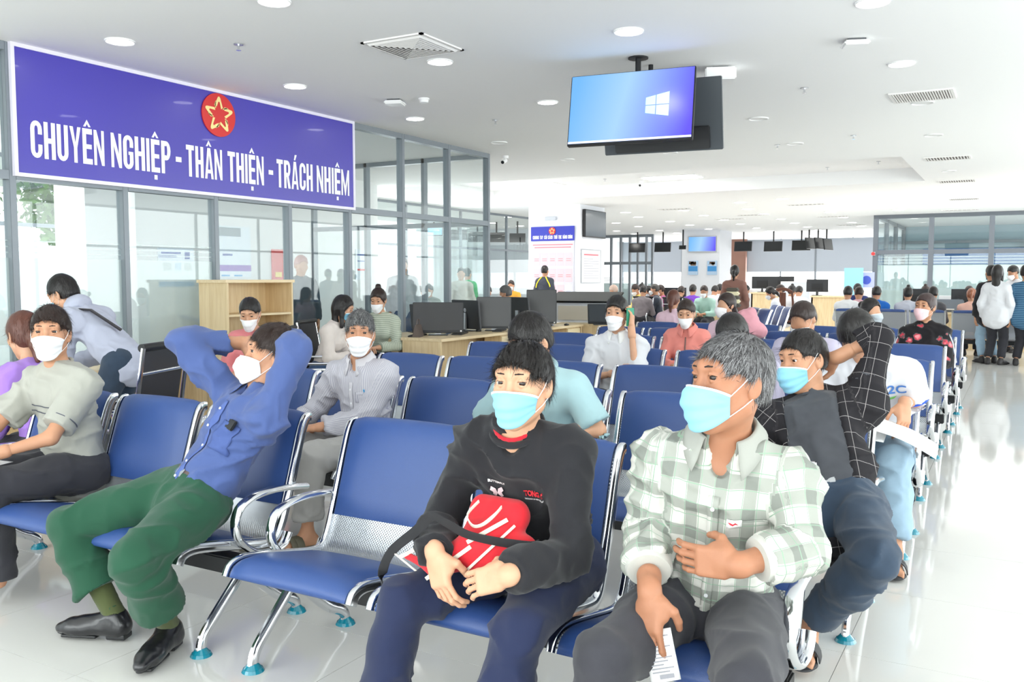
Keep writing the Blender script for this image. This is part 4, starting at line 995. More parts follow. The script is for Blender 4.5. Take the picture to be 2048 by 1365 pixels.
    def foot(s, f, q, g=0.0, L=.17):
        K = s.S; a = s.an[q]; t = s.toe[q]; z = A3((0, 0, 1)); heel = a-t*.035*K; heel[2] = max(a[2]-.055, .035); ball = heel+t*L*K; ball[2] = heel[2]-.008+t[2]*L
        f.cone(a, heel, .036*K+g, .033*K+g, .02); f.cone(a-z*.03*K+t*.02, ball, .034*K+g, .027*K+g, .03, None); f.cone(heel, ball, .030*K+g, .030*K+g, .03)
        tl = np.cross(z, t)
        for i in range(5):
            x = (i-2)*.0165*K*q*-1; Lt = (.055, .052, .047, .040, .034)[i]; p = ball+tl*x; f.cone(p+t*.01, p+t*Lt*K-z*.006, (.013 if i == 0 else .0095)*K+g, (.012 if i == 0 else .008)*K+g, .006)
    def cloth_obj(s, name, f, m, h=.012, amp=.004, freq=9.0, uvmap=None, disp2=None, seed=0, thick=None, fine=.5):
        V, F = f.mesh(h)
        if len(V) == 0: return None
        if amp:
            if h < .0125 and amp >= .005: amp *= 1.7; fine *= 1.15
            N_ = vnormals(V, F); q = (V-s.origin())*freq+seed*7.3
            w1 = vnoise(q*.6+3)*2; q2 = q+np.stack([w1, -w1, w1], 1)*.9
            r = 1-np.abs(2*vnoise(q2*A3((1, 1, 1.5)))-1); r2 = 1-np.abs(2*vnoise(q2*2.3+11)-1)
            V = V+N_*((r**3-.35)*amp*1.5+(r2**2-.4)*amp*fine)[:, None]
        UV = None
        if uvmap is not None: UV = uvmap(V)[F.ravel()] if callable(uvmap) else None
        o = np_mesh(name, V-s.origin(), F, m, s.root, UV)
        if name in ('shirt', 'sweatshirt', 't_shirt'): s.shirt = o; s.bvh = None
        return o
    def limb_uv(s):
        """per vertex cloth coordinates: torso across/down, arms around/along"""
        segs = [(s.sh[1], s.el[1]), (s.el[1], s.wr[1]), (s.sh[-1], s.el[-1]), (s.el[-1], s.wr[-1])] if 1 in s.el and -1 in s.el else []
        def g(V):
            x = (V-s.P) @ s.l2; z = (V-s.P) @ unit(s.neck-s.P); dep = (V-s.P) @ s.f2; UV = np.stack([np.where(dep > -.02, x, x+.5), z], 1)
            cen = s.waist; dt = np.sqrt(((V-cen-np.outer(np.clip((V-cen) @ s.u2, -.3, .27), s.u2))**2).sum(1))-.135
            for (a, b) in segs:
                d = b-a; L = np.linalg.norm(d); u = d/L; t = (V-a) @ u; tt = np.clip(t, -.0, L); w_ = V-a-np.outer(tt, u); r = np.sqrt((w_**2).sum(1)); dd = r-.05
                e1 = unit(np.cross(u, s.f2)); e2 = np.cross(u, e1); an = np.arctan2(w_ @ e1, w_ @ e2); m = dd < dt-.0
                off = 0 if a is segs[0][0] or a is segs[2][0] else np.linalg.norm(segs[0][1]-segs[0][0])
                UV[m] = np.stack([an*.062, -(t+off)], 1)[m]; dt = np.where(m, dd, dt)
            return UV
        return g
    # ---- head dressings
    def eyes(s, gaze=(0, 1, 0)):
        K = s.S
        for q in (-1, 1):
            c = s.W(q*.033, .0735, .0195); g = unit(gaze); R = s.HR; yaw_ = math.atan2(-g[0], g[1]); pt = math.asin(g[2]); Rg = (rot(R[2], yaw_) @ rot(R[0], pt) @ R.T).T
            sphere_obj('eye', c-s.origin(), .0128*K, Rg, [EYEW, IRIS], s.root)
            f = Field(); pts = [(q*.015, .0885, .0455), (q*.028, .0895, .0475), (q*.041, .081, .0465), (q*.053, .067, .041)]
            for a, b in zip(pts, pts[1:]): f.cone(s.W(*a), s.W(*b), .0024*K, .0020*K, .003)
            V, F = f.mesh(.0022); np_mesh('eyebrow', V-s.origin(), F, BROW, s.root)
            f = Field(); pts = [(q*.0195, .083, .0225), (q*.033, .0895, .0270), (q*.048, .077, .0220)]
            for a, b in zip(pts, pts[1:]): f.cone(s.W(*a), s.W(*b), .0012*K, .0012*K, .001)
            V, F = f.mesh(.0012)
            if len(V): np_mesh('eyelashes', V-s.origin(), F, BROW, s.root)
    def mask(s, m, top=-.008, bot=-.116, wd=.070, cone=False, strap=True, n=26, white_edge=True, loose=0.0):
        K = s.S; B = s.HR; hf = Field(); base, W_ = head_field(s.H, B, K, False, False); hf.p = list(base.p)
        hf.cone(W_(0, .088, -.004), W_(0, .108, -.030), .012*K, .018*K, .05*K); hf.cone(W_(0, .100, -.04), W_(0, .088, -.085), .024*K, .026*K, .05*K)
        if cone: hf.cone(W_(0, .10, -.035), W_(0, .120, -.05), .034*K, .014*K, .04*K)
        nu = n; nv = n; V = []; src = []
        for j in range(nv+1):
            v = j/nv
            for i in range(nu+1):
                u = 2*i/nu-1; zt = top+.014*(1-abs(u)**1.2)-.012*abs(u)**3; zb = bot+.012*u*u+(.018*abs(u)**2)
                z = zt+(zb-zt)*v; ang = u*wd/.070*.98; c = s.W(0, .010, z*.55-.012); tgt = s.W(math.sin(ang)*.2, .010+math.cos(ang)*.2, z*1.35)
                src.append((c, unit(tgt-c), u, v))
        C = np.array([q[0] for q in src]); D = np.array([q[1] for q in src]); U = np.array([q[2] for q in src]); Vv = np.array([q[3] for q in src])
        t = np.full(len(C), .22)
        for _ in range(40): d = hf.eval(C+D*t[:, None]); t -= np.maximum(d-.001, 0)*.7
        edge = np.maximum(np.abs(U), np.abs(2*Vv-1))
        pl = 0 if cone else .0022*np.sin(Vv*PI*7)*(1-np.abs(U)**3)
        t = t+.0035+pl+.004*(1-edge**2)+loose*(1-edge)
        X = C+D*t[:, None]; X2 = X-D*.0022
        F = []; w1 = nu+1; n0 = len(X)
        for j in range(nv):
            for i in range(nu): a = j*w1+i; F.append((a, a+1, a+w1+1, a+w1)); F.append((a+n0, a+w1+n0, a+w1+1+n0, a+1+n0))
        for j in range(nv):
            a = j*w1; F.append((a, a+w1, a+w1+n0, a+n0)); a = j*w1+nu; F.append((a, a+n0, a+w1+n0, a+w1))
        for i in range(nu):
            a = i; F.append((a, a+n0, a+1+n0, a+1)); a = nv*w1+i; F.append((a, a+1, a+1+n0, a+n0))
        o = np_mesh('face_mask', np.concatenate([X, X2])-s.origin(), np.array(F), m, s.root); s.maskX = X
        if strap:
            for q, col in ((-1, 0), (1, nu)):
                f = Field()
                ear_t = s.W(q*.083, -.006, .030); ear_b = s.W(q*.080, -.006, -.034); eb = s.W(q*.078, -.026, .0)
                for (pt, et) in ((X[col+w1*1], ear_t), (X[col+w1*(nv-1)], ear_b)):
                    mid = (pt+et)/2+B[0]*q*.0035; f.cone(pt, mid, .0014, .0014, .001); f.cone(mid, et, .0014, .0014, .001); f.cone(et, eb, .0014, .0014, .001)
                V, F = f.mesh(.0014 if n > 20 else .0022)
                if len(V): np_mesh('ear_loop', V-s.origin(), F, STRAP, o)
        if white_edge and not cone:
            pts = [X[i]+D[i]*.001 for i in range(w1)]; sV, sF = sweep(pts, rsect(.003, .0012), B[2]); mesh_obj('nose_band', np.array(sV)-s.origin(), sF, STRAP, o)
        return o
    def hair(s, m, style='short', h=.004, thick=.012, strands=0, fringe=0.0, amp=.003, top=.0, smat=None, slen=.035, part=0, seed=1, sideburn=.0, slw=.0011):
        K = s.S; B = s.HR; W_ = s.W; f = Field(); g = thick
        f.ell(W_(0, -.016, .032+top*.4), A3((.079+g*.7, .096+g, .090+g+top))*K, B, .01)
        low = -.035 if style in ('short', 'bald') else -.05
        f.ell(W_(0, -.042, -.008), A3((.070+g*.5, .062+g*.6, .070+g*.4))*K, B, .02*K)
        # carve the face, the ears and everything under the nape
        f.ell(W_(0, .112, -.020-fringe), A3((.098, .092, .104))*K, B, .012*K, 1)
        if style in ('short', 'bald'):
            f.ell(W_(.098, .050, -.045), A3((.06, .066, .090))*K, B, .01, 1); f.ell(W_(-.098, .050, -.045), A3((.06, .066, .090))*K, B, .01, 1)
            f.ell(W_(.098, -.012, -.022), A3((.032, .030, .040))*K, B, .006, 1); f.ell(W_(-.098, -.012, -.022), A3((.032, .030, .040))*K, B, .006, 1)
            f.box(W_(0, 0, -.136), A3((.2, .2, .088))*K, B, .012, .002, 1)
        else:
            f.box(W_(0, .05, -.19), A3((.2, .13, .085))*K, B, .012, .002, 1)
        up = s.HR[2]
        if style == 'bun':
            f.ell(W_(0, -.125, .055), A3((.040, .036, .038))*K, B, .012)
        if style == 'topbun': f.ell(W_(0, -.05, .145), A3((.034, .034, .032))*K, B, .012)
        if style == 'ponytail':
            p = [W_(0, -.115, .035), W_(0, -.150, .0), W_(0, -.150, -.07), W_(0, -.135, -.16)]
            for a, b, r1, r2 in zip(p, p[1:], (.022, .030, .028), (.030, .028, .012)): f.cone(a, b, r1*K, r2*K, .02)
        if style == 'lowtail':
            p = [W_(0, -.10, -.03), W_(0, -.115, -.08), W_(0, -.11, -.17)]
            for a, b, r1, r2 in zip(p, p[1:], (.034, .030), (.030, .016)): f.cone(a, b, r1*K, r2*K, .02)
        if style == 'long':
            z0 = A3((0, 0, -1)); a = W_(0, -.060, -.02); b = a+z0*.20*K-s.f2*.01; c = b+z0*.16*K
            f.cone(a, b, .072*K, .062*K, .04, s.f2, .6); f.cone(b, c, .060*K, .034*K, .04, s.f2, .5)
            for q in (1, -1): f.cone(W_(q*.066, .005, -.01), W_(q*.066, .0, -.01)+z0*.17, .026*K, .020*K, .03)
        V, F = f.mesh(h)
        if len(V) == 0: return None
        N_ = vnormals(V, F); L_ = (V-s.H) @ B.T; q = L_*A3((60, 22, 22))+seed*3
        V = V+N_*((vnoise(q)-.5)*amp*1.6+(vnoise(q*2.1)-.5)*amp*.8)[:, None]
        o = np_mesh('hair', V-s.origin(), F, m, s.root)
        if strands:
            r_ = np.random.default_rng(seed); L_ = (V-s.H) @ B.T
            cen = W_(0, -.02, .02); sel = np.where((L_[:, 2] > -.04))[0]; idx = r_.choice(sel, strands)
            P0 = V[idx]-N_[idx]*.003; Nn = N_[idx]; loc = L_[idx]
            # flow: from crown forward and down the sides
            crown = A3((.012, -.06, .12)); fl = loc-crown; fl[:, 2] -= .02; fl = fl/(np.linalg.norm(fl, axis=1)[:, None]+1e-9)
            fl[:, 0] += part*.35; D = fl @ B; D = D-Nn*(D*Nn).sum(1)[:, None]; D /= (np.linalg.norm(D, axis=1)[:, None]+1e-9)
            D = D+r_.normal(0, .18, D.shape); ln = slen*(.6+.7*r_.random(strands)); lift = .22+.25*r_.random(strands)
            k4 = 4; VV = []; 
            Sd = np.cross(D, Nn); Sd /= (np.linalg.norm(Sd, axis=1)[:, None]+1e-9)
            pts = []
            for j in range(k4):
                t_ = j/(k4-1); c = P0+D*(ln*t_)[:, None]+Nn*(lift*ln*(t_-.75*t_*t_)*1.0)[:, None]; wdt = slw*(1-t_*.85); pts.append(c-Sd*wdt); pts.append(c+Sd*wdt)
            X = np.stack(pts, 1).reshape(-1, 3); base = np.arange(strands)[:, None]*8
            Fq = np.concatenate([base+np.array([[2*j, 2*j+1, 2*j+3, 2*j+2]]) for j in range(k4-1)], 0)
            so = np_mesh('hair_strands', X-s.origin(), Fq, smat or m, o); so['kind'] = 'stuff'
        return o
    def collar(s, m, r=.066, h=.032, drop=.036, gap=.5, wide=1.0, spread=.035, parent=None, tilt=.012):
        """folded shirt collar: stand + turned down leaf with two points"""
        K = s.S; c0 = s.neck+s.u2*.020*K; n = 28; rows = []
        for j, (rr, zz, fo) in enumerate(((r, 0, 0), (r*.97, h, 0), (r*1.02, h+.005, 0), (r*1.10, h, .0), (r*1.28, h-drop*.6, 1), (r*1.42, h-drop, 2))):
            row = []
            for i in range(n+1):
                a = gap/2+(2*PI-gap)*i/n; e = max(0, 1-min(i, n-i)/5); f_ = math.cos(a)
                rr2 = rr*K*(1+.0*e); zz2 = zz*K-(f_*.010*K if j else f_*.018*K)-(.012+.010*fo)*e*K*(fo > 0)*1.6-.012*K*(f_ > 0)*f_
                dirv = s.f2*math.cos(a)*1.02+s.l2*math.sin(a)*wide
                row.append(c0+dirv*rr2+s.u2*zz2+s.f2*(e*fo*.006)-s.l2*math.copysign(1, math.sin(a))*e*(-.004*fo))
            rows.append(row)
        V = [p for r_ in rows for p in r_]; F = []; w1 = n+1
        for j in range(len(rows)-1):
            for i in range(n): a = j*w1+i; F.append((a, a+1, a+w1+1, a+w1))
        o = np_mesh('collar', np.array(V)-s.origin(), np.array(F), m, s.root if parent is None else parent)
        md = o.modifiers.new('thickness', 'SOLIDIFY'); md.thickness = .0026; md.offset = 0
        return o
    def drape(s, f, pts, direction, off=.002, start=.3):
        f = getattr(f, 'tf', f)
        """slide points back along -direction onto the surface of f"""
        P = np.array(pts, float); d = unit(direction); C = P+d*start
        for _ in range(60): dist = f.eval(C); C = C-d*np.maximum(dist-.002, 0)[:, None]*.8
        if getattr(s, 'bvh', None) is None and getattr(s, 'shirt', None) is not None:
            me = s.shirt.data; from mathutils.bvhtree import BVHTree
            s.bvh = BVHTree.FromPolygons([v.co[:] for v in me.vertices], [p.vertices[:] for p in me.polygons])
        if getattr(s, 'bvh', None) is not None:
            og = s.origin()
            for i in range(len(C)):
                h_ = s.bvh.ray_cast(Vector(C[i]+d*.022-og), Vector(-d), .07)
                if h_[0] is not None: C[i] = np.array(h_[0])+og
        return C+d*(.0010+min(off*.55, .0070))
    def patch(s, name, f, m, cx, z0, z1, hw, off=.004, nu=6, nv=10, parent=None, hw1=None, cx1=None, th=.0022, dirn=None):
        """flat strip laid on the front of the torso: cx across (left +), z0..z1 along the spine from the neck down"""
        P = []; cx1 = cx if cx1 is None else cx1; hw1 = hw if hw1 is None else hw1
        ax = unit(s.neck-s.P)
        for j in range(nv+1):
            t = j/nv
            for i in range(nu+1): u = 2*i/nu-1; P.append(s.neck-ax*(z0+(z1-z0)*t)*s.S+s.l2*((cx+(cx1-cx)*t)+u*(hw+(hw1-hw)*t))*s.S)
        X = s.drape(f, P, s.f2 if dirn is None else dirn, off); F = []; w1 = nu+1
        for j in range(nv):
            for i in range(nu): a = j*w1+i; F.append((a, a+w1, a+w1+1, a+1))
        UV = s.limb_uv()(X)[np.array(F).ravel()] if m.name in ('checked_shirt_cloth', 'striped_shirt_cloth') else None
        o = np_mesh(name, X-s.origin(), np.array(F), m, s.root if parent is None else parent, UV); md = o.modifiers.new('thickness', 'SOLIDIFY'); md.thickness = th; md.offset = 0; return o
    def buttons(s, f, m, cx, zs, parent, r=.0055, off=.007):
        ax = unit(s.neck-s.P)
        for z in zs:
            X = s.drape(f, [s.neck-ax*z*s.S+s.l2*cx*s.S], s.f2, off)[0]-s.origin(); cobj('button', X-s.f2*.002, X+s.f2*.0018, r, m, parent, n=12)
    def print_on(s, f, me, cx, z, m, name, parent, off=.006, scale=1.0, rotz=0.0):
        """put a flat mesh (x,y) on the chest"""
        ax = unit(s.neck-s.P); v = np.array([q.co[:] for q in me.vertices]); c, sn = math.cos(rotz), math.sin(rotz); x = (v[:, 0]*c-v[:, 1]*sn)*scale; y = (v[:, 0]*sn+v[:, 1]*c)*scale
        P = s.neck-ax*z*s.S+np.outer(cx+x, s.l2)+np.outer(y, ax); X = s.drape(f, P, s.f2, off)-s.origin()
        for q, p in zip(me.vertices, X): q.co = p
        return link(name, me, m, parent)
    def shoe(s, q, m, sole, parent=None, L=.235, lace=True, h=.005):
        K = s.S*1.14; a = s.an[q]; t = s.toe[q]; z = A3((0, 0, 1)); tl = np.cross(z, t); g0 = A3((a[0], a[1], 0)); g0 = g0+z*max(0, a[2]-.085)
        hl = g0-t*.045*K; f = Field(); up = lambda y, x, zz: hl+t*y*K+tl*x*K+z*zz
        f.cone(up(.03, 0, .045), up(.20, 0, .038), .038*K, .036*K, .03, z, .9); f.cone(up(.18, 0, .036), up(.245, 0, .030), .034*K, .024*K, .03, z, .8)
        f.cone(up(.035, 0, .05), up(.05, 0, .085), .036*K, .036*K, .03); f.cone(up(.04, 0, .08), up(.15, 0, .048), .032*K, .030*K, .03)
        f.box(up(.12, 0, -.03), A3((.1, .3, .042)), np.array([tl, t, z]), .004, .002, 1); f.cone(up(.045, 0, .098), up(.05, 0, .16), .029*K, .034*K, .006, op=1)
        o = s.cloth_obj('shoe', f, m, h, .0008, 20)
        sl = Field(); sl.box(up(.035, 0, .010), A3((.031, .040, .012))*1.0, np.array([tl, t, z]), .004, .005); sl.box(up(.17, 0, .008), A3((.035, .075, .006)), np.array([tl, t, z]), .004, .004); sl.cone(up(.235, 0, .010), up(.25, 0, .012), .022, .016, .01, z, .4)
        V, F = sl.mesh(.004); np_mesh('sole', V-s.origin(), F, sole, o)
        if lace:
            for i in range(4):
                y = .085+i*.022; zz = .086-i*.0095
                sobj('lace', [up(y, x, zz-abs(x)*.45+.004)-s.origin() for x in (-.022, -.011, 0, .011, .022)], ellsect(.0022, .0022, 6), mat('lace_black', (20, 20, 22), .7), o, ref=(0, 0, 1))
        return o
    def sandal(s, q, m, h=.005, straps=((.09, .03),)):
        K = s.S; a = s.an[q]; t = s.toe[q]; z = A3((0, 0, 1)); tl = np.cross(z, t); z0 = max(0, a[2]-.09); hl = A3((a[0], a[1], z0))-t*.07*K; f = Field()
        R = np.array([tl, t, z]); up = lambda y, x, zz: hl+t*y*K+tl*x*K+z*zz
        f.cone(up(.04, 0, .013), up(.22, 0, .013), .038*K, .050*K, .01, z, .25); f.cone(up(.22, 0, .013), up(.25, 0, .013), .05*K, .04*K, .01, z, .25)
        o = s.cloth_obj('sandal', f, m, h, 0); g = Field()
        for y, wd in straps:
            n = 9; pts = [up(y+.07*K, .056*math.cos(PI*i/n), .016+.062*math.sin(PI*i/n)) for i in range(n+1)]
            V, F = sweep(pts, rsect(.003, wd, .5), z); 
            sobj('strap', [p-s.origin() for p in pts], rsect(.0035, wd, .5), m, o, ref=z)
        return o
# ------------------------------------------------------------ clothing helpers
def cut(f, p, d, r=.06, t=.035):
    d = unit(d); e1 = unit(np.cross(d, A3((.3, .5, .8)))); e2 = np.cross(d, e1); f.box(A3(p)+d*t, A3((r, r, t)), np.array([e1, e2, d]), .002, .0015, 1); return f
def top_field(s, g, sl, cuff=0.0, belly=1.0, drop=.0, fem=None, cutr=.09, vo=0.0, hem=None):
    f = Field()
    if hem is not None: s.torso(f, g, belly=belly, neck_open=vo); cut(f, s.P+s.u*hem*s.S, -s.u, .3, .15)
    for q in (1, -1):
        if q not in s.el: continue
        s.sleeve(f, q, g, l1=sl, cuff=cuff); a, e, w_ = s.sh[q], s.el[q], s.wr[q]
        p = a+(e-a)*sl if sl <= 1 else e+(w_-e)*(sl-1); cut(f, p, (e-a) if sl <= 1 else (w_-e), cutr)
    if hem is None: s.torso(f, g, belly=belly, neck_open=vo)
    tf = Field(); s.torso(tf, g, belly=belly); f.tf = tf
    if drop >= .08:
        for q in (1, -1): f.cone(s.hip[q]+s.u*.04, s.hip[q]-s.u*drop, .098*s.S+g*.8, .100*s.S+g*.8, .04)
    if drop: f.cone(s.P-s.u*.0, s.P-s.u*drop, .148*s.S+g, .152*s.S+g, .04, s.f, .74)
    return f
def pant_field(s, g, l1=1.9, flare=0.0, up=.06, cutr=.14):
    f = Field()
    f.cone(s.P-s.u*.02*s.S, s.P+s.u*up*s.S, .150*s.S+g*.5, .136*s.S+g*.5, .05, s.f, .74); cut(f, s.P+s.u*(up+.0)*s.S, s.u, .25, .12)
    for q in (1, -1):
        if q not in s.kn: continue
        f.cone(s.hip[q], s.hip[q]-s.f*.015, .086*s.S+g*.3, .078*s.S, .04)
        t = Field(); s.trouser(t, q, g, l1, flare=flare)
        if l1 > 1: n_, a_ = s.kn[q], s.an[q]; cut(t, n_+(a_-n_)*(l1-1), a_-n_, cutr, .045)
        f.p += t.p
    return f
def neckband(s, m, r=.062, t=.007, lift=.016, wide=1.12, front=.02):
    pts = []
    for i in range(28):
        a = 2*PI*i/28; pts.append(s.neck+s.f2*math.cos(a)*r*1.0*s.S+s.l2*math.sin(a)*r*wide*s.S+s.u2*(lift-math.cos(a)*front)*s.S-s.origin())
    return sobj('neckband', pts, ellsect(t, t*1.3, 8), m, s.root, ref=s.u2, closed=True)
def belt(s, m, buckle=None, z=.05, r=.139, w_=.019):
    pts = [s.P+s.u*z*s.S+s.f*math.cos(a)*r*.76*s.S+s.l*math.sin(a)*r*s.S-s.origin() for a in [2*PI*i/40 for i in range(40)]]
    b = sobj('belt', pts, rsect(w_, .0035, .4), m, s.root, ref=s.u, closed=True)
    if buckle: 
        c = s.P+s.u*z*s.S+s.f*(r*.76+.006)*s.S-s.origin(); Mx = Matrix(((s.l[0], s.u[0], s.f[0], c[0]), (s.l[1], s.u[1], s.f[1], c[1]), (s.l[2], s.u[2], s.f[2], c[2]), (0, 0, 0, 1)))
        bobj('buckle', (-.024, .024, -.019, .019, -.003, .003), buckle, b, M=Mx, bevel=.002)
    return b
def rb_mat(name, base, fn_nodes, rough=.85):
    m = cloth(name, base); return m
def plaid(name, base, band, dark, per=.082, wd=.42, line=None, lw=.02, rough=.85):
    """woven check on the cloth's own coordinates"""
    m = mat(name, base, rough, 0, .25, bump=.3, bscale=800); N, L, b = nodes(m); tc = N.new('ShaderNodeTexCoord'); sp = N.new('ShaderNodeSeparateXYZ'); L.new(tc.outputs['UV'], sp.inputs[0])
    def M_(op, a, v=None, b2=None):
        q = N.new('ShaderNodeMath'); q.operation = op; L.new(a, q.inputs[0])
        if v is not None: q.inputs[1].default_value = v
        if b2 is not None: L.new(b2, q.inputs[1])
        return q.outputs[0]
    def stripe(o, p, w_): return M_('LESS_THAN', M_('FRACT', M_('DIVIDE', o, p)), w_)
    x, y = sp.outputs[0], sp.outputs[1]
    if band is not None:
        sm = M_('ADD', stripe(x, per, wd), None, stripe(y, per*1.15, wd)); r = N.new('ShaderNodeValToRGB'); r.color_ramp.interpolation = 'CONSTANT'
        r.color_ramp.elements[0].color = (*lin(base), 1); r.color_ramp.elements[1].position = .3; r.color_ramp.elements[1].color = (*lin(band), 1); e = r.color_ramp.elements.new(.75); e.color = (*lin(dark), 1)
        h = M_('MULTIPLY', sm, .5); L.new(h, r.inputs[0]); col = r.outputs[0]
    else: rg = N.new('ShaderNodeRGB'); rg.outputs[0].default_value = (*lin(base), 1); col = rg.outputs[0]
    if line:
        o1 = M_('ADD', x, per*.04); ln = M_('MAXIMUM', stripe(o1, per if band is None else per*.5, lw), None, stripe(y, (per if band is None else per*.575)*1.1, lw)) if line[1] == 'both' else (stripe(y, per, lw) if line[1] == 'y' else stripe(o1, per, lw))
        mx = N.new('ShaderNodeMix'); mx.data_type = 'RGBA'; L.new(ln, mx.inputs[0]); L.new(col, mx.inputs[6]); mx.inputs[7].default_value = (*lin(line[0]), 1); col = mx.outputs[2]
    L.new(col, b.inputs['Base Color']); return m
DENIM = cloth('blue_denim', (66, 88, 122), .9, .18, 30); DENIMD = cloth('dark_denim', (52, 66, 84), .9, .2, 24); DENIML = cloth('light_denim', (150, 176, 196), .9, .1, 20); BLKJEAN = cloth('black_denim', (58, 58, 64), .9, .22, 22)
BUT = mat('shirt_button', (226, 228, 232), .3)
def paper_sheet(name, label, c, w_, h_, R, curl=.01, n=8, cat='paper', m=None, group=None):
    V = []; F = []
    for j in range(n+1):
        for i in range(n+1):
            u, v = i/n-.5, j/n-.5; z = curl*math.sin(PI*(u+.5))+curl*.5*math.sin(v*5+1); V.append(R @ A3((u*w_, v*h_, z)))
    for j in range(n):
        for i in range(n): a = j*(n+1)+i; F.append((a, a+1, a+n+2, a+n+1))
    o = np_mesh(name, np.array(V), np.array(F), m or PAPER); o.location = c; tag(o, label, cat, group); md = o.modifiers.new('thickness', 'SOLIDIFY'); md.thickness = .0012; return o

# ------------------------------------------------------------ the people nearest to the camera
# 1 boy in the black sweatshirt
s = Fig('person', 'Boy in black sweatshirt and blue mask with red bag on his lap', (-1.30, 2.50, .56), yaw=.04, lean=.34, bend=.14, S_=.98, head=(.06, .06, 0), hoff=(.045, .0), sk=SK_L)
s.arm(-1, (-1.43, 2.06, .665), hdir=(.32, -.12, -.93), palm=(.25, .93, -.15), curl=.5, thumb=.9, spread=.05, pole=(-1.95, 2.6, .4)); s.arm(1, (-1.165, 2.02, .655), hdir=(-.93, -.06, -.34), palm=(-.1, .88, -.42), curl=.42, thumb=.9, spread=.05, pole=(-.95, 2.6, .4))
s.leg(-1, knee=(-1.575, 2.09, .475), ankle=(-1.63, 2.03, .08)); s.leg(1, knee=(-1.145, 2.05, .50), ankle=(-1.22, 1.96, .08))
s.build_body(h=.012, hh=.0036, headh=.0028, shoe=True)
SW = cloth('black_sweatshirt', (38, 38, 42), .9, .06); f = top_field(s, .017, 1.93, .006, vo=.2); boyf = f
sw = s.cloth_obj('sweatshirt', f, SW, .009, .009, 8); neckband(s, SW, .071, .009, .014)
f2 = Field(); 
for i in range(24):
    a = 2*PI*i/24; a2 = 2*PI*(i+1)/24; g_ = lambda a: s.neck+s.f2*math.cos(a)*.060+s.l2*math.sin(a)*.066+s.u2*(.030-math.cos(a)*.022)
    f2.cone(g_(a), g_(a2), .006, .006, .004)
V, F = f2.mesh(.004); np_mesh('red_undershirt', V-s.origin(), F, cloth('red_cotton', (200, 36, 52)), s.root)
for q in (1, -1):
    w_ = s.wr[q]; u = unit(w_-s.el[q]); pts = [w_-u*.05, w_-u*.012]; sobj('cuff', [p-s.origin() for p in (w_-u*.055, w_-u*.035, w_-u*.012)], ellsect(.040, .034, 16), SW, s.root)
NV = cloth('navy_trousers', (34, 42, 72), .85); s.cloth_obj('trousers', pant_field(s, .016, 1.95, .02), NV, .011, .006, 7)
s.hair(H_BLACK, 'short', .0038, .012, strands=5200, top=.0, slen=.034, amp=.004, fringe=.004, seed=3)
s.eyes((-.4, .9, -.10)); s.mask(MASKB, bot=-.106, wd=.074)
tm_ = text_fit('tỡnG C', .085, .026, .03) if False else text_fit('TONG C', .068, .020, .045); s.print_on(boyf, tm_, .035, .160, mat('red_print_letters', (206, 44, 54), .6), 'chest_print', sw, .0085)
s.print_on(boyf, text_fit('THE SURVIV OF NEW GENERAT', .068, .005, .02), .035, .172, LETTER, 'chest_print', sw, .0085)
s.print_on(boyf, text_fit('BUTTERFLY', .062, .009, .03), -.082, .125, LETTER, 'chest_print', sw, .0085)
bm = bmesh.new()
for sx in (-1, 1):
    bm.faces.new([bm.verts.new((sx*x, y, 0)) for x, y in ((0, .004), (.004, .018), (.018, .026), (.022, .014), (.014, .006), (.019, -.006), (.010, -.012), (.002, -.002))])
me = bpy.data.meshes.new('butterfly'); bm.to_mesh(me); bm.free(); s.print_on(boyf, me, -.056, .165, mat('butterfly_print', (220, 200, 204), .6), 'butterfly_print', sw, .0085)
# 2 man in the checked shirt
s = Fig('person', 'Grey haired man in white and green checked shirt looking left, holding a ticket', (-.74, 2.46, .515), yaw=.10, lean=.20, bend=.06, side=-.10, S_=1.04, head=(-.72, .0, .06), hoff=(.02, .0), sk=SK_D, shw=1.03)
s.arm(-1, (-.80, 2.115, .645), elbow=(-.895, 2.34, .745), hdir=(.10, -.30, -.93), palm=(.3, .92, -.2), curl=.36, spread=.02, thumb=.9, pole=(-1.4, 2.7, .5)); s.arm(1, (-.59, 2.165, .735), elbow=(-.455, 2.30, .765), hdir=(-1, .02, -.04), palm=(.05, 1, -.05), curl=.40, spread=.015, pole=(.1, 2.9, .5))
s.leg(-1, knee=(-.86, 1.97, .50), ankle=(-.92, 1.98, .08)); s.leg(1, knee=(-.50, 1.95, .52), ankle=(-.5, 2.0, .08))
s.build_body(h=.012, hh=.0036, headh=.0028, shoe=True, jaw=1.02)
PLAID = plaid('checked_shirt_cloth', (204, 203, 197), (158, 161, 154), (130, 134, 128), .074, .42, ((140, 166, 146), 'both'), .05)
f = top_field(s, .015, 1.62, .012, drop=.03, vo=.55); sh = s.cloth_obj('shirt', f, PLAID, .008, .007, 8, s.limb_uv(), fine=.7)
s.collar(plaid('checked_collar_cloth', (200, 200, 193), (176, 178, 170), (160, 162, 156), .078, .4), gap=1.1, drop=.029, spread=.05, r=.074)
for q in (1, -1):
    e, w_ = s.el[q], s.wr[q]; u = unit(w_-e); a0 = e+(w_-e)*.42; a1 = e+(w_-e)*.70
    sobj('rolled_cuff', [p-s.origin() for p in (a0, a0+u*.012, (a0+a1)/2, a1-u*.012, a1)], ellsect(.060, .056, 24), cloth('rolled_cuff_cloth', (190, 190, 184), noise=.14, nscale=16), s.root, scales=[.96, 1.06, 1.02, 1.06, .97])
pl = s.patch('placket', f, PLAID, .0, .10, .46, .014, .004, 4, 24, sh)
s.buttons(f, BUT, 0, (.13, .215, .30, .385), pl)
pk = s.patch('chest_pocket', f, PLAID, .085, .155, .27, .048, .005, 8, 10, sh)
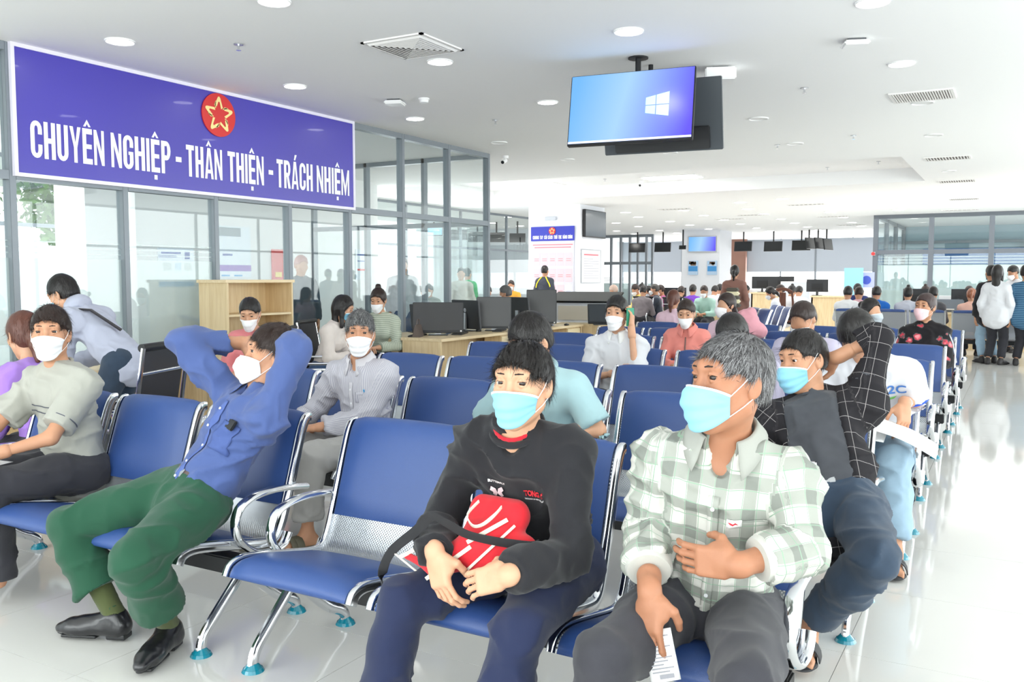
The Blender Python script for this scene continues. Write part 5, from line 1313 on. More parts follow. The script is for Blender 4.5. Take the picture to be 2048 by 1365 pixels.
s.patch('pocket_flag', f, mat('pocket_label', (236, 236, 234), .7), .055, .152, .175, .018, .009, 4, 3, pk)
bm = bmesh.new(); bm.faces.new([bm.verts.new(v) for v in ((-.014, .004, 0), (-.007, -.001, 0), (0, -.004, 0), (.006, .0, 0), (.014, -.002, 0), (.006, .005, 0), (0, .001, 0), (-.006, .004, 0))])
me = bpy.data.meshes.new('bird'); bm.to_mesh(me); bm.free(); s.print_on(f, me, .055, .163, mat('red_bird', (196, 40, 60), .6), 'bird_print', pk, .0125)
s.cloth_obj('trousers', pant_field(s, .016, 1.95, .02), BLKJEAN, .011, .006, 7)
s.hair(H_GREY, 'short', .0038, .010, strands=6500, top=.0, slen=.028, amp=.005, seed=5, part=.4, fringe=.0, smat=strandmat('grey_strands', (50, 48, 50), (150, 150, 152)))
s.eyes((-.35, .9, -.1)); s.mask(MASKB)
tk = A3(s.wr[-1])+A3((.045, -.035, -.145)); R_ = rot((0, 0, 1), .25) @ rot((1, 0, 0), 1.25); R2_ = R_ @ rot((0, 0, 1), .25)
o = paper_sheet('ticket', 'Small printed paper ticket held by the grey haired man in the checked shirt', tk, .075, .125, R2_, .006, cat='ticket')
bm = bmesh.new()
for i in range(11): box(bm, -.028, .028-(i % 3)*.012, .045-i*.0085, .048-i*.0085, .009, .0095)
box(bm, -.012, .024, -.055, -.045, .009, .0095)
bmesh.ops.transform(bm, matrix=Matrix(R2_.tolist()).to_4x4(), verts=bm.verts); bm_obj('ticket_print', bm, mat('ticket_ink', (150, 150, 158), .6), o)
# 3 man in the blue shirt
s = Fig('person', 'Man in blue shirt and green trousers reclining with both hands behind his head', (-2.86, 2.42, .565), yaw=-.25, lean=-.68, side=-.18, bend=.16, S_=1.0, head=(-.42, -.06, .12), hoff=(.0, .0), sk=SK_M, neckf=.0)
s.arm(-1, wrist=(-2.99, 2.83, 1.16), elbow=(-3.10, 2.60, 1.175), hdir=(1, .25, -.12), palm=(.2, -1, 0), curl=.25); s.arm(1, wrist=(-2.70, 2.80, 1.185), elbow=(-2.565, 2.70, 1.165), hdir=(-1, .25, -.1), palm=(-.1, -1, 0), curl=.25)
s.leg(-1, knee=(-3.29, 2.17, .455), ankle=(-3.105, 2.235, .095), toe=(-.98, -.42)); s.leg(1, knee=(-2.70, 2.03, .455), ankle=(-2.83, 2.27, .095), toe=(.42, -.9))
s.build_body(h=.012, hh=.004, headh=.003, shoe=True, jaw=.95)
BLU = cloth('blue_shirt_cloth', (74, 92, 144), .8, .06); f = top_field(s, .016, 1.72, .008, belly=1.0, vo=.3, hem=.035); sh = s.cloth_obj('shirt', f, BLU, .009, .009, 7, fine=.6)
s.collar(BLU, gap=.7, r=.066); pl = s.patch('placket', f, mat('blue_placket', (78, 98, 158), .8), 0, .08, .44, .014, .007, 4, 22, sh); s.buttons(f, BUT, 0, (.12, .20, .28, .36, .43), pl, off=.0115)
pk = s.patch('chest_pocket', f, mat('blue_pocket', (68, 88, 146), .8), .085, .15, .27, .045, .008, 8, 8, sh)
Xp = s.drape(f, [s.neck-unit(s.neck-s.P)*.145+s.l2*.09], s.f2, .015)[0]-s.origin()
Mx = Matrix(np.vstack([np.column_stack([s.l2, unit(s.neck-s.P), s.f2, Xp]), [0, 0, 0, 1]]).tolist()); 
ph = bobj('pocket_phone', (-.03, .03, -.03, .012, -.006, .006), BLACK, pk, bevel=.003, M=Mx)
GRN = cloth('green_trousers', (34, 78, 58), .85, .08); s.cloth_obj('trousers', pant_field(s, .024, 1.68, .035, up=.07), GRN, .010, .0065, 6)
belt(s, mat('brown_belt', (88, 72, 70), .45), STEEL, z=.062, r=.146)
SOCK = cloth('olive_sock', (84, 92, 58), .95)
for q in (1, -1): g = Field(); g.cone(s.kn[q]+(s.an[q]-s.kn[q])*.6, s.an[q], .046, .040, .01); g.cone(s.an[q], s.an[q]-A3((0, 0, .03)), .04, .038, .01); s.cloth_obj('sock', g, SOCK, .008, .001, 30)
SHOEM = mat('black_shoe_leather', (26, 26, 30), .28, 0, .5, bump=.2, bscale=120, coat=.3)
for q in (1, -1): s.shoe(q, SHOEM, BLACK)
s.hair(H_DARK, 'short', .004, .010, strands=4000, top=.010, slen=.034, part=.5, seed=8, amp=.004); s.eyes((-.2, .95, .0)); s.mask(MASKW, bot=-.116, loose=.010)
# 4 man in the grey T-shirt
s = Fig('person', 'Man in beige grey T-shirt and white mask with papers on his lap at far left', (-4.0, 2.68, .53), yaw=.0, lean=.08, bend=.08, S_=1.0, head=(.78, .0, .0), hoff=(-.0, .0), sk=SK_M)
s.arm(1, (-3.93, 2.235, .665), pole=(-3.4, 2.7, .45), hdir=(-.75, -.6, -.05), palm=(0, .3, -1), curl=.3); s.arm(-1, (-4.14, 2.20, .665), pole=(-4.7, 2.7, .4), hdir=(.6, -.7, 0), palm=(0, 0, -1), curl=.3)
s.leg(1, knee=(-3.93, 2.22, .52), ankle=(-3.93, 2.25, .09)); s.leg(-1, knee=(-4.18, 2.22, .52), ankle=(-4.18, 2.2, .09))
s.build_body(h=.013, hh=.0042, headh=.003, shoe=True)
TEE = cloth('beige_grey_cotton', (168, 168, 160), .9, .05); f = top_field(s, .020, .80, .012, belly=1.05, drop=.03); sh = s.cloth_obj('t_shirt', f, TEE, .010, .007, 7); neckband(s, TEE)
for z in (.155, .185): s.patch('chest_stripe', f, mat('dark_stripe', (80, 84, 96), .8), .0, z, z+.004, .16, .006, 20, 1, sh)
u = unit(s.el[1]-s.sh[1]); p_ = s.sh[1]+(s.el[1]-s.sh[1])*.66; sobj('sleeve_stripe', [p_-s.origin(), p_+u*.004-s.origin()], ellsect(.0735, .0735, 20), mat('dark_stripe', (80, 84, 96), .8), s.root)
s.cloth_obj('trousers', pant_field(s, .018, 1.95, .02), cloth('charcoal_trousers', (58, 58, 64), .85, .1), .012, .006, 7)
s.hair(H_DARK, 'short', .0042, .011, strands=3200, top=.010, seed=11, part=-.4); s.eyes((.1, 1, 0)); s.mask(MASKW, loose=.006)
paper_sheet('paper_sheet', 'White papers on the lap of the man in the beige grey T-shirt', (-4.0, 2.17, .615), .22, .30, rot((0, 0, 1), .4), .006)
ws = sobj('wristwatch', [s.wr[1]+unit(s.wr[1]-s.el[1])*t_-s.origin() for t_ in (-.03, -.016)], ellsect(.031, .031, 16), CHROME, s.root)
# 5 man in the dark T-shirt behind
s = Fig('person', 'Man in charcoal T-shirt and open black check shirt with one arm behind his neck', (-.60, 3.56, .565), yaw=.05, lean=-.72, side=.25, bend=.12, twist=-.05, S_=1.0, head=(-.55, .18, .10), hoff=(.0, .02), sk=SK_M, shw=1.08)
s.arm(1, wrist=(-.665, 3.92, 1.115), elbow=(-.505, 3.93, 1.205), hdir=(-.85, .2, -.25), palm=(-.5, -.3, -.6), curl=.25); s.arm(-1, (-.95, 3.45, .70), pole=(-1.3, 4, .4), hdir=(0, -1, -.2), palm=(0, 0, -1))
s.leg(1, knee=(-.40, 3.18, .49), ankle=(-.66, 3.43, .115), toe=(.1, -1)); s.leg(-1, knee=(-.83, 3.16, .46), ankle=(-.88, 3.2, .09))
s.build_body(h=.013, hh=.0042, headh=.003, shoe=False, jaw=1.05)
TS = cloth('charcoal_cotton', (72, 74, 80), .9, .14, 24); f = top_field(s, .012, .45, .01, belly=1.18, hem=.045); s.cloth_obj('t_shirt', f, TS, .011, .008, 7); neckband(s, TS)
WPN = plaid('black_windowpane_cloth', (36, 34, 38), None, None, .060, .4, ((150, 146, 146), 'both'), .028)
g = Field()
for q in (1, -1):
    s.sleeve(g, q, .018, l1=1.42, cuff=.010); e, w_ = s.el[q], s.wr[q]; cut(g, e+(w_-e)*.42, w_-e, .08)
g.cone(s.P+s.u*.0-s.u*.05, s.waist-s.u*.02, .175, .165, .05, s.f, .72); g.cone(s.waist, s.neck-s.u2*.15, .165, .172, .05, s.f2, .74)
for q in (1, -1): g.cone(s.neck-s.u2*.10+s.l2*q*.05, s.sh[q], .098, .076, .05, s.f2, .85); g.cone(s.neck+s.u2*.01+s.l2*q*.02, s.sh[q], .056, .062, .05)
ax_ = unit(s.neck-s.P); g.box((s.P+s.neck)/2+s.f2*.17+s.l2*-.01+ax_*.0, A3((.105, .13, .40)), np.array([s.l2, s.f2, ax_]), .02, .01, 1)
s.cloth_obj('open_shirt', g, WPN, .010, .008, 7, s.limb_uv())
s.cloth_obj('jeans', pant_field(s, .020, 1.78, .01, up=.07), DENIMD, .011, .007, 7); belt(s, mat('tan_belt', (150, 116, 100), .5), STEEL, z=.06, r=.148, w_=.02)
s.hair(H_BLACK, 'short', .0042, .008, strands=3600, top=.004, slen=.026, seed=14); s.eyes((.25, .95, -.2)); s.mask(MASKB, loose=.005)
for q in (1,): s.sandal(q, mat('black_rubber', (38, 38, 42), .6), straps=((.095, .04),))
# 6 person with the white shirt
s = Fig('person', 'Person in white shirt with blue sleeve trim bending forward over papers', (-.69, 5.22, .54), yaw=.0, lean=.10, bend=.35, S_=1.04, head=(-.2, .95, 0), hoff=(-.03, 0), sk=SK_M, shw=1.08)
s.arm(1, (-.505, 4.99, .80), elbow=(-.475, 5.19, .79), hdir=(.05, -.35, -.9), palm=(-.6, .6, .2), curl=.45); s.arm(-1, (-.85, 4.9, .68), pole=(-1.3, 5.4, .4), hdir=(.3, -1, 0), palm=(0, 0, -1))
s.leg(1, knee=(-.525, 4.83, .515), ankle=(-.50, 4.72, .095), toe=(.12, -1)); s.leg(-1, knee=(-.86, 4.80, .515), ankle=(-.88, 4.8, .09))
s.build_body(h=.014, hh=.0048, headh=.005, detail=False)
f = top_field(s, .024, .82, .022, belly=1.1, drop=.03); sh = s.cloth_obj('shirt', f, cloth('white_cotton', (214, 215, 222), .85), .012, .007, 7)
u = unit(s.el[1]-s.sh[1]); p_ = s.sh[1]+(s.el[1]-s.sh[1])*.78; sobj('sleeve_trim', [p_-s.origin(), p_+u*.014-s.origin()], ellsect(.083, .083, 20), mat('blue_trim', (40, 84, 200), .7), s.root)
s.print_on(f, text_fit('2C', .09, .055, .02), .10, .14, mat('logo_blue_print', (70, 120, 190), .6), 'logo_print', sh, .008)
bm = bmesh.new(); bm.faces.new([bm.verts.new(v) for v in ((-.02, 0, 0), (0, -.012, 0), (.03, -.006, 0), (.045, .012, 0), (.02, .004, 0))]); me = bpy.data.meshes.new('leaf'); bm.to_mesh(me); bm.free(); s.print_on(f, me, .10, .165, mat('logo_green_print', (110, 190, 90), .6), 'logo_print', sh, .008)
s.cloth_obj('jeans', pant_field(s, .020, 1.86, .012), DENIML, .012, .007, 7)
s.hair(H_BLACK, 'short', .006, .014, strands=1800, top=.02, seed=17, slen=.04)
ws = sobj('wristwatch', [s.wr[1]+unit(s.wr[1]-s.el[1])*t_-s.origin() for t_ in (-.035, -.018)], ellsect(.033, .033, 16), CHROME, s.root)
for q in (1, -1): s.sandal(q, mat('black_rubber', (38, 38, 42), .6), straps=((.075, .02), (.12, .018)))
paper_sheet('paper_sheet', 'Large white paper hanging from the hand of the person in the white shirt', (-.50, 4.86, .655), .36, .26, rot((0, 0, 1), .1) @ rot((0, 1, 0), .38) @ rot((1, 0, 0), .1), .02)
paper_sheet('paper_sheet', 'White papers lying on the lap of the person in light jeans', (-.72, 4.90, .655), .30, .30, rot((1, 0, 0), .15), .01)
# 7 man in the striped shirt
s = Fig('person', 'Grey haired man in pale striped shirt and white mask facing the camera', (-3.20, 3.95, .51), yaw=.05, lean=.08, bend=.08, S_=.96, head=(.55, .03, 0), hoff=(.02, .0), sk=SK_M)
s.arm(1, (-3.30, 3.66, .635), pole=(-2.8, 4.2, .4), hdir=(-.9, -.4, -.1), palm=(0, .2, -1), curl=.5); s.arm(-1, (-3.50, 3.68, .63), pole=(-3.9, 4.2, .4), hdir=(.6, -.8, 0), palm=(0, 0, -1))
s.leg(1, knee=(-3.23, 3.50, .50), ankle=(-3.27, 3.52, .095), toe=(-.2, -1)); s.leg(-1, knee=(-3.50, 3.52, .50), ankle=(-3.5, 3.5, .09))
s.build_body(h=.014, hh=.005, headh=.0036, detail=True)
STRP = plaid('striped_shirt_cloth', (192, 190, 197), None, None, .0105, .4, ((158, 158, 174), 'x'), .28)
f = top_field(s, .020, 1.88, .004, belly=1.0, drop=.02, vo=.15); sh = s.cloth_obj('shirt', f, STRP, .010, .008, 7, s.limb_uv()); s.collar(mat('collar_pale', (202, 200, 206), .8), gap=.6)
pl = s.patch('placket', f, mat('pale_placket', (198, 196, 203), .8), 0, .09, .42, .014, .005, 4, 20, sh); s.buttons(f, BUT, 0, (.13, .21, .29, .37), pl, off=.009)
pk = s.patch('chest_pocket', f, STRP, .085, .14, .26, .045, .006, 6, 8, sh)
X0 = s.drape(f, [s.neck-s.u2*.12+s.l2*.09, s.neck-s.u2*.17+s.l2*.085], s.f2, .012)-s.origin(); cobj('pen', X0[0], X0[1], .004, mat('blue_pen', (70, 160, 210), .3), pk, n=8)
s.cloth_obj('trousers', pant_field(s, .020, 1.80, .02), cloth('grey_trousers', (164, 162, 160), .9, .08), .012, .007, 7)
s.hair(H_GREY2, 'short', .0046, .011, strands=2600, top=.012, seed=19, fringe=.012, smat=strandmat('greying_strands', (52, 52, 54), (150, 150, 150), .6)); s.eyes((-.05, 1, 0)); s.mask(MASKW, loose=.008)
for q in (1, -1): s.sandal(q, mat('olive_sandal', (96, 92, 76), .6), straps=((.08, .022), (.12, .016)))
# 8 man in the pale teal shirt
s = Fig('person', 'Person in pale teal shirt with bowed dark head behind the boy', (-2.01, 3.95, .53), yaw=.05, lean=.22, bend=.22, S_=1.03, head=(-.45, .55, 0), hoff=(.03, .0), sk=SK_L)
s.arm(1, (-1.93, 3.62, .74), elbow=(-1.70, 3.80, .735), hdir=(-.9, -.3, 0), palm=(0, .3, -.9)); s.arm(-1, (-2.25, 3.62, .68), pole=(-2.7, 4.1, .4))
s.leg(1, knee=(-1.98, 3.48, .50), ankle=(-1.98, 3.5, .09)); s.leg(-1, knee=(-2.26, 3.48, .50), ankle=(-2.26, 3.5, .09))
s.build_body(h=.014, hh=.005, headh=.004, detail=True, feet=())
TEALC = cloth('pale_teal_cotton', (160, 192, 198), .85); f = top_field(s, .020, .86, .016, drop=.02); s.cloth_obj('shirt', f, TEALC, .011, .006, 7); s.collar(TEALC, gap=.6)
s.cloth_obj('trousers', pant_field(s, .018, 1.95, .02), cloth('grey_blue_trousers', (84, 90, 104), .85, .1), .013, .006, 7)
s.hair(H_BLACK, 'short', .0045, .011, strands=3200, top=.012, seed=23, slen=.034); s.mask(MASKW, n=14)
# ------------------------------------------------------------ people further back
def C_(name, c, **k): return cloth('cloth_'+name, c, **k)
def seated(label, hx, hy, Y, yaw, top, pants, hair, style, S_=1.0, lean=.12, bend=.08, head=(0, .05, 0), mask=MASKW, sk=None, fem=False, sl=1.9, hands=None, h=.018, group=None, twist=0, elev=None, side=0, legs=True, hh=None, strands=0, cone=False, arms=None, htop=.008, back=False):
    """place by where the head stands at depth Y; returns the figure with clothes"""
    Ht = on_y(hx, hy, Y); Z_ = A3((0, 0, 1)); f0 = A3((math.sin(yaw), -math.cos(yaw), 0)); l0 = -np.cross(f0, Z_)
    t = Fig('person', label, (0, 0, .54), yaw, lean, side, twist, S_, head, fem=fem); off = t.H-A3((0, 0, .54)); o_ = t.root; FIGS.pop(); bpy.data.objects.remove(o_)
    pz = min(max(Ht.z-off[2], .50), .60) if elev is None else elev
    P = A3((Ht.x-off[0], Y-off[1], pz))
    s = Fig('person', label, tuple(P), yaw, lean, side, twist, S_, head, fem=fem, sk=sk, group=group)
    if arms is None:
        for q in (1, -1): s.arm(q, tuple(P+f0*.34+l0*q*.07+Z_*(.14)), hdir=f0*.7-l0*q*.7, palm=(0, 0, -1))
    else: arms(s, P, f0, l0)
    if legs:
        for q in (1, -1): s.leg(q, knee=tuple(P+f0*.43+l0*q*.10-Z_*.03), ankle=tuple(A3((P[0], P[1], .09))+f0*.42+l0*q*.11))
    det = h < .016
    s.build_body(h=max(h, .014), hh=hh or max(.0048, h*.4), headh=h*.3 if det else h*.55, detail=det, shoe=True, hand=(1, -1))
    f = top_field(s, .020, sl, .008); s.tf_ = f; s.shirt = s.cloth_obj('shirt', f, top, h*.85, .007, 7, s.limb_uv() if 'plaid' in top.name or 'cloth_check' in top.name else None)
    if legs: s.cloth_obj('trousers', pant_field(s, .018, 1.93, .012), pants, h, .005, 7)
    s.hair(hair, style, h*.45, .011, top=htop, strands=strands or (1500 if det else 0), seed=int(hx))
    if mask is not None: s.mask(mask, n=12 if h > .014 else 16, cone=cone)
    if det: s.eyes()
    if legs:
        SH = mat('dark_shoe', (40, 38, 40), .5)
        for q in (1, -1):
            g = Field(); s.foot(g, q, .006); s.cloth_obj('shoe', g, SH, .014, 0)
    return s
BLKT = C_('black_trousers', (44, 44, 50)); NVT = C_('navy_trousers_far', (48, 54, 78)); WH = C_('white_shirt', (216, 217, 222)); GRT = C_('grey_trousers_far', (110, 110, 116))
# writing table side
s = seated('Woman in purple sweater with a brown ponytail sitting at the writing table', 48, 675, 2.98, -1.5, C_('purple_sweater', (168, 128, 212)), BLKT, H_BROWN, 'lowtail', lean=.3, bend=.2, head=(-.2, .3, 0), mask=None, fem=True, h=.014, sk=SK_L)
# polo man on the phone
def arms_phone(s, P, f0, l0):
    s.arm(1, tuple(s.H+l0*.125+f0*.03+A3((0, 0, -.10))), elbow=tuple(s.sh[1]+f0*.16+l0*.02+A3((0, 0, -.235))), hdir=(0.0, .15, 1), palm=-l0, curl=.5)
    s.arm(-1, tuple(P+f0*.23+l0*.06+A3((0, 0, .23))), elbow=tuple(s.sh[-1]-l0*.05+f0*.10+A3((0, 0, -.25))), hdir=l0, palm=-f0, curl=.3)
s = seated('Man in white polo shirt and white mask holding a green phone to his ear', 1233, 630, 6.35, .15, WH, BLKT, H_BLACK, 'short', lean=.02, bend=.05, head=(-.05, .05, 0), sl=.75, h=.014, sk=SK_L, arms=arms_phone, strands=900, htop=.016)
s.collar(C_('white_collar', (236, 238, 238)), gap=.7)
u = unit(s.el[-1]-s.sh[-1]); p_ = s.sh[-1]+(s.el[-1]-s.sh[-1])*.72; sobj('sleeve_trim', [p_-s.origin(), p_+u*.006-s.origin()], ellsect(.073, .073, 16), mat('green_trim', (60, 90, 70), .8), s.root)
p_ = s.wr[1]+A3((-.01, -.0, .085)); ph = empty('mobile_phone', tuple(p_), -.5, 'Green backed mobile phone at the ear of the man in the white polo', 'phone')
bobj('case', (-.006, .004, -.036, .036, -.07, .07), mat('green_case', (50, 150, 120), .4), ph, bevel=.003); bobj('screen', (-.0075, -.006, -.032, .032, -.065, .065), BLACK, ph)
# salmon jacket woman
s = seated('Woman in salmon pink jacket and white mask looking down', 1372, 642, 7.95, .15, C_('salmon_jacket', (228, 140, 130)), C_('beige_trousers', (210, 190, 176)), H_DARK, 'short', S_=.97, lean=.2, bend=.1, head=(.0, .35, 0), fem=True, h=.015, cone=True, htop=.004, sk=SK_L, strands=700)
s.collar(C_('salmon_jacket', (228, 140, 130)), r=.072, gap=.5, drop=.03); pl = s.patch('zip', s.tf_, mat('zip_metal', (120, 90, 84), .5), 0, .05, .36, .006, .008, 2, 16, s.shirt)
paper_sheet('paper_sheet', 'White paper held by the woman in the salmon pink jacket', tuple(s.P+s.f0*.36+A3((.12, 0, .16))), .21, .28, rot((1, 0, 0), .5) @ rot((0, 1, 0), -.5), .02)
# bag straps etc. of the others
s = seated('Woman with dark hair, white mask and pale pink top behind the bowed head', 1452, 630, 9.35, -.25, C_('pale_pink_top', (232, 200, 214)), NVT, H_DARK, 'lowtail', S_=1.0, lean=.1, head=(-.3, .1, 0), fem=True, h=.016, cone=True, sk=SK_L)
f = Field(); f.cone((-.08, 0, -.07), (.06, 0, -.02), .08, .085, .05); f.cone((.0, -.04, -.08), (.14, .03, -.10), .09, .07, .05); f.cone((-.02, 0, .04), (.05, .02, .10), .08, .05, .05); V, F = f.mesh(.014); V = V+vnormals(V, F)*((1-np.abs(2*vnoise(V*16)-1))[:, None]-.5)*.02; o = np_mesh('bundled_jacket', V, F, C_('pink_padded', (224, 160, 172))); p = on_y(1492, 643, 9.3); o.location = (p.x, 9.3, p.z); tag(o, 'Pink padded jacket bundled on the seat beside the woman in pale pink', 'jacket')
s = seated('Person with black hair bowed low, directly behind the grey haired man', 1465, 672, 5.15, 0, C_('lilac_shirt', (196, 190, 214)), BLKT, H_BLACK, 'short', lean=.3, bend=.2, head=(-.2, .8, 0), h=.016, strands=1200, htop=.004)
s = seated('Man with thinning dark hair bowed, behind the man with the blue mask', 1606, 640, 6.5, 0, C_('check_lilac', (190, 184, 206)), BLKT, H_DARK, 'short', lean=.25, bend=.15, head=(-.35, .55, 0), h=.016, strands=1000, htop=.0)
def arms_out(s, P, f0, l0):
    s.arm(1, tuple(P+f0*.25+l0*.42+A3((0, 0, .30))), hdir=(1, 0, 0), palm=(0, 0, -1)); s.arm(-1, tuple(P+f0*.34-l0*.07+A3((0, 0, .14))))
s = seated('Woman with black tied hair and grey mask turned right, in pale denim jacket', 1742, 632, 9.30, .2, C_('pale_denim_jacket', (170, 184, 200)), NVT, H_BLACK, 'bun', S_=.98, elev=.49, lean=.22, head=(.75, .1, 0), fem=True, h=.016, mask=mat('grey_mask', (196, 206, 214), .8), arms=arms_out, sk=SK_L)
# floral jacket
FLOR = C_('black_floral', (30, 28, 32)); N, L, b = nodes(FLOR); tc = N.new('ShaderNodeTexCoord'); vo = N.new('ShaderNodeTexVoronoi'); vo.inputs['Scale'].default_value = 9; L.new(tc.outputs['Object'], vo.inputs['Vector'])
no = N.new('ShaderNodeTexNoise'); no.inputs['Scale'].default_value = 40; L.new(tc.outputs['Object'], no.inputs['Vector']); ad = N.new('ShaderNodeMath'); ad.operation = 'MULTIPLY_ADD'; ad.inputs[1].default_value = .35; L.new(no.outputs['Fac'], ad.inputs[0]); L.new(vo.outputs['Distance'], ad.inputs[2])
r = N.new('ShaderNodeValToRGB'); r.color_ramp.elements[0].position = .30; r.color_ramp.elements[0].color = (*lin((238, 150, 156)), 1); r.color_ramp.elements[1].position = .54; r.color_ramp.elements[1].color = (*lin((28, 26, 30)), 1); e = r.color_ramp.elements.new(.42); e.color = (*lin((206, 52, 74)), 1); e = r.color_ramp.elements.new(.52); e.color = (*lin((70, 96, 96)), 1)
L.new(ad.outputs[0], r.inputs[0]); L.new(r.outputs[0], b.inputs['Base Color'])
s = seated('Woman in black floral jacket and pink mask with her hair in a bun', 1850, 630, 9.40, .0, FLOR, BLKT, hairmat('soft_brown_hair', (62, 46, 46)), 'bun', S_=1.03, elev=.49, lean=.02, head=(-.42, .06, 0), fem=True, h=.014, mask=MASKP, cone=True, sk=SK_M, strands=500, htop=.002)
for q in (1, -1):
    for dz in (0, .014): sobj('sleeve_stripe', [s.sh[q]+s.l2*q*.02+s.u2*.074+(s.el[q]-s.sh[q])*t_+s.l2*q*(.055*min(1, t_*6))-s.u2*(.074*min(1, t_*6))+s.f2*dz*2.2-s.origin() for t_ in (0, .1, .3, .6, 1)], rsect(.004, .004), WH, s.root, ref=(0, 1, 0))
fl = s
scr = sobj('hair_tie', [s.W(.028*math.cos(a), -.105, .05+.028*math.sin(a))-s.origin() for a in [2*PI*i/10 for i in range(10)]], ellsect(.012, .012, 8), C_('check_scrunchie', (200, 200, 206), noise=.6, nscale=90), s.root, closed=True)
s = seated('Person with brown ponytail and pale pink top facing away beyond the salmon jacket', 1347, 622, 11.6, PI, C_('pale_pink_top', (232, 200, 214)), GRT, H_BROWN, 'lowtail', fem=True, h=.018, mask=None, head=(0, .1, 0))
# around the counters on the left
s = seated('Woman in salmon pink top and white mask bowed in front of the open wooden cabinet', 500, 628, 5.35, .45, C_('coral_top', (226, 136, 140)), NVT, H_BLACK, 'short', lean=.2, bend=.15, head=(.1, .45, 0), fem=True, h=.015, htop=.004, sk=SK_L, strands=900)
s = seated('Woman with long black hair in cream knit jacket and blue jeans on a swivel chair', 686, 618, 7.0, 1.9, C_('cream_knit', (222, 212, 206), noise=.1, nscale=14), DENIM, H_BLACK, 'long', lean=.3, bend=.12, head=(.2, .4, 0), fem=True, h=.015, mask=MASKB, sk=SK_L)
s = seated('Woman in green striped sweater and white mask looking at her phone', 757, 618, 8.35, .3, plaid('green_striped_plaid', (166, 178, 160), None, None, .022, .4, ((206, 210, 196), 'y'), .4), NVT, H_DARK, 'topbun', lean=.15, bend=.1, head=(0, .35, 0), fem=True, h=.015, cone=True, sk=SK_L, S_=1.06)
p_ = s.P+s.f0*.42+A3((-.02, 0, .26)); ph = empty('mobile_phone', tuple(p_), .3, 'Purple lit mobile phone in the hands of the woman in green stripes', 'phone'); bobj('case', (-.07, .07, -.006, .002, -.035, .035), BLACK, ph, bevel=.002); bobj('screen', (-.064, .064, .002, .004, -.03, .03), mat('purple_glow', (110, 70, 180), .3, emit=((120, 80, 190), .5)), ph)
# hooded man leaning over the writing table
def standing(label, hx, hy, Y, yaw, top, pants, hair, style, S_=1.0, lean=0.0, bend=0.0, head=(0, 0, 0), mask=None, fem=False, sl=1.9, h=.02, group=None, arms=None, sk=None, stride=.0, htop=.008, cone=False, pz=None, drop=.10):
    Z_ = A3((0, 0, 1)); f0 = A3((math.sin(yaw), -math.cos(yaw), 0)); l0 = -np.cross(f0, Z_); Ht = on_y(hx, hy, Y)
    t = Fig('person', label, (0, 0, .86*S_), yaw, lean, 0, 0, S_, head, fem=fem); off = t.H-A3((0, 0, .86*S_)); FIGS.pop(); bpy.data.objects.remove(t.root)
    P = A3((Ht.x-off[0], Y-off[1], .87*S_ if pz is None else pz)); s = Fig('person', label, tuple(P), yaw, lean, 0, 0, S_, head, fem=fem, sk=sk, group=group)
    if arms: arms(s, P, f0, l0)
    else:
        for q in (1, -1): s.arm(q, tuple(s.sh[q]+l0*q*.05+f0*.06+A3((0, 0, -.50*S_))), hdir=(0, 0, -1), palm=-l0*q, pole=tuple(P-f0*1.0+l0*q))
    for q in (1, -1): s.leg(q, ankle=tuple(A3((P[0], P[1], .085))+l0*q*.10+f0*stride*q), pole=tuple(P+f0*2))
    det = h < .016
    s.build_body(h=max(h, .014), hh=max(.005, h*.4), headh=h*.3 if det else h*.55, detail=det, shoe=True)
    f = top_field(s, .022, sl, .008, drop=drop); s.tf_ = f; s.shirt = s.cloth_obj('shirt', f, top, h*.85, .007, 7, s.limb_uv() if 'plaid' in top.name else None); s.cloth_obj('trousers', pant_field(s, .014, 1.9, .01), pants, h, .004, 7)
    s.hair(hair, style, h*.45, .011, top=htop, seed=int(hx), strands=1800 if det else 0); 
    if mask is not None: s.mask(mask, n=12, cone=cone)
    if det: s.eyes()
    SH = mat('dark_shoe', (40, 38, 40), .5)
    for q in (1, -1): g = Field(); s.foot(g, q, .006); s.cloth_obj('shoe', g, SH, .014, 0)
    return s
def arms_table(s, P, f0, l0):
    for q in (1, -1): s.arm(q, tuple(s.sh[q]+f0*.30+l0*q*-.04+A3((0, 0, -.36))), hdir=f0, palm=(0, 0, -1), pole=tuple(P-f0*.6+l0*q*.5))
HOOD = C_('pale_grey_hoodie', (178, 182, 200))
s = standing('Man in pale grey hooded jacket and jeans leaning over the writing table', 128, 612, 3.95, -1.25, HOOD, DENIMD, H_BLACK, 'short', lean=.80, bend=.42, head=(.0, .55, 0), mask=MASKB, h=.014, pz=.86, drop=.01, arms=arms_table, sk=SK_L, S_=1.02, htop=.014)
g = Field(); g.ell(s.neck+s.u2*.04-s.f2*.03, (.10, .085, .075), np.array([s.l2, s.f2, s.u2]), .02); g.ell(s.neck+s.u2*.09+s.f2*.03, (.075, .075, .09), np.array([s.l2, s.f2, s.u2]), .02, 1); s.cloth_obj('hood', g, HOOD, .009, .006, 9)
sobj('shoulder_strap', [s.sh[1]*.55+s.neck*.45+s.u2*.05+s.f2*.06-s.origin(), s.sh[1]*.6+s.neck*.4+s.u2*.055-s.f2*.03-s.origin(), s.sh[1]*.6+s.neck*.4-s.u2*.06-s.f2*.13-s.origin(), s.waist-s.f2*.15+s.l*.02-s.origin()], rsect(.017, .006), C_('dark_strap', (52, 50, 54)), s.root, ref=s.l2)
gl = sobj('glasses', [s.W(.076, .0, .012)-s.origin(), s.W(.068, .07, .012)-s.origin(), s.W(.052, .098, .008)-s.origin(), s.W(0, .108, .012)-s.origin()], ellsect(.0015, .003, 6), BLACK, s.root, ref=(0, 0, 1))
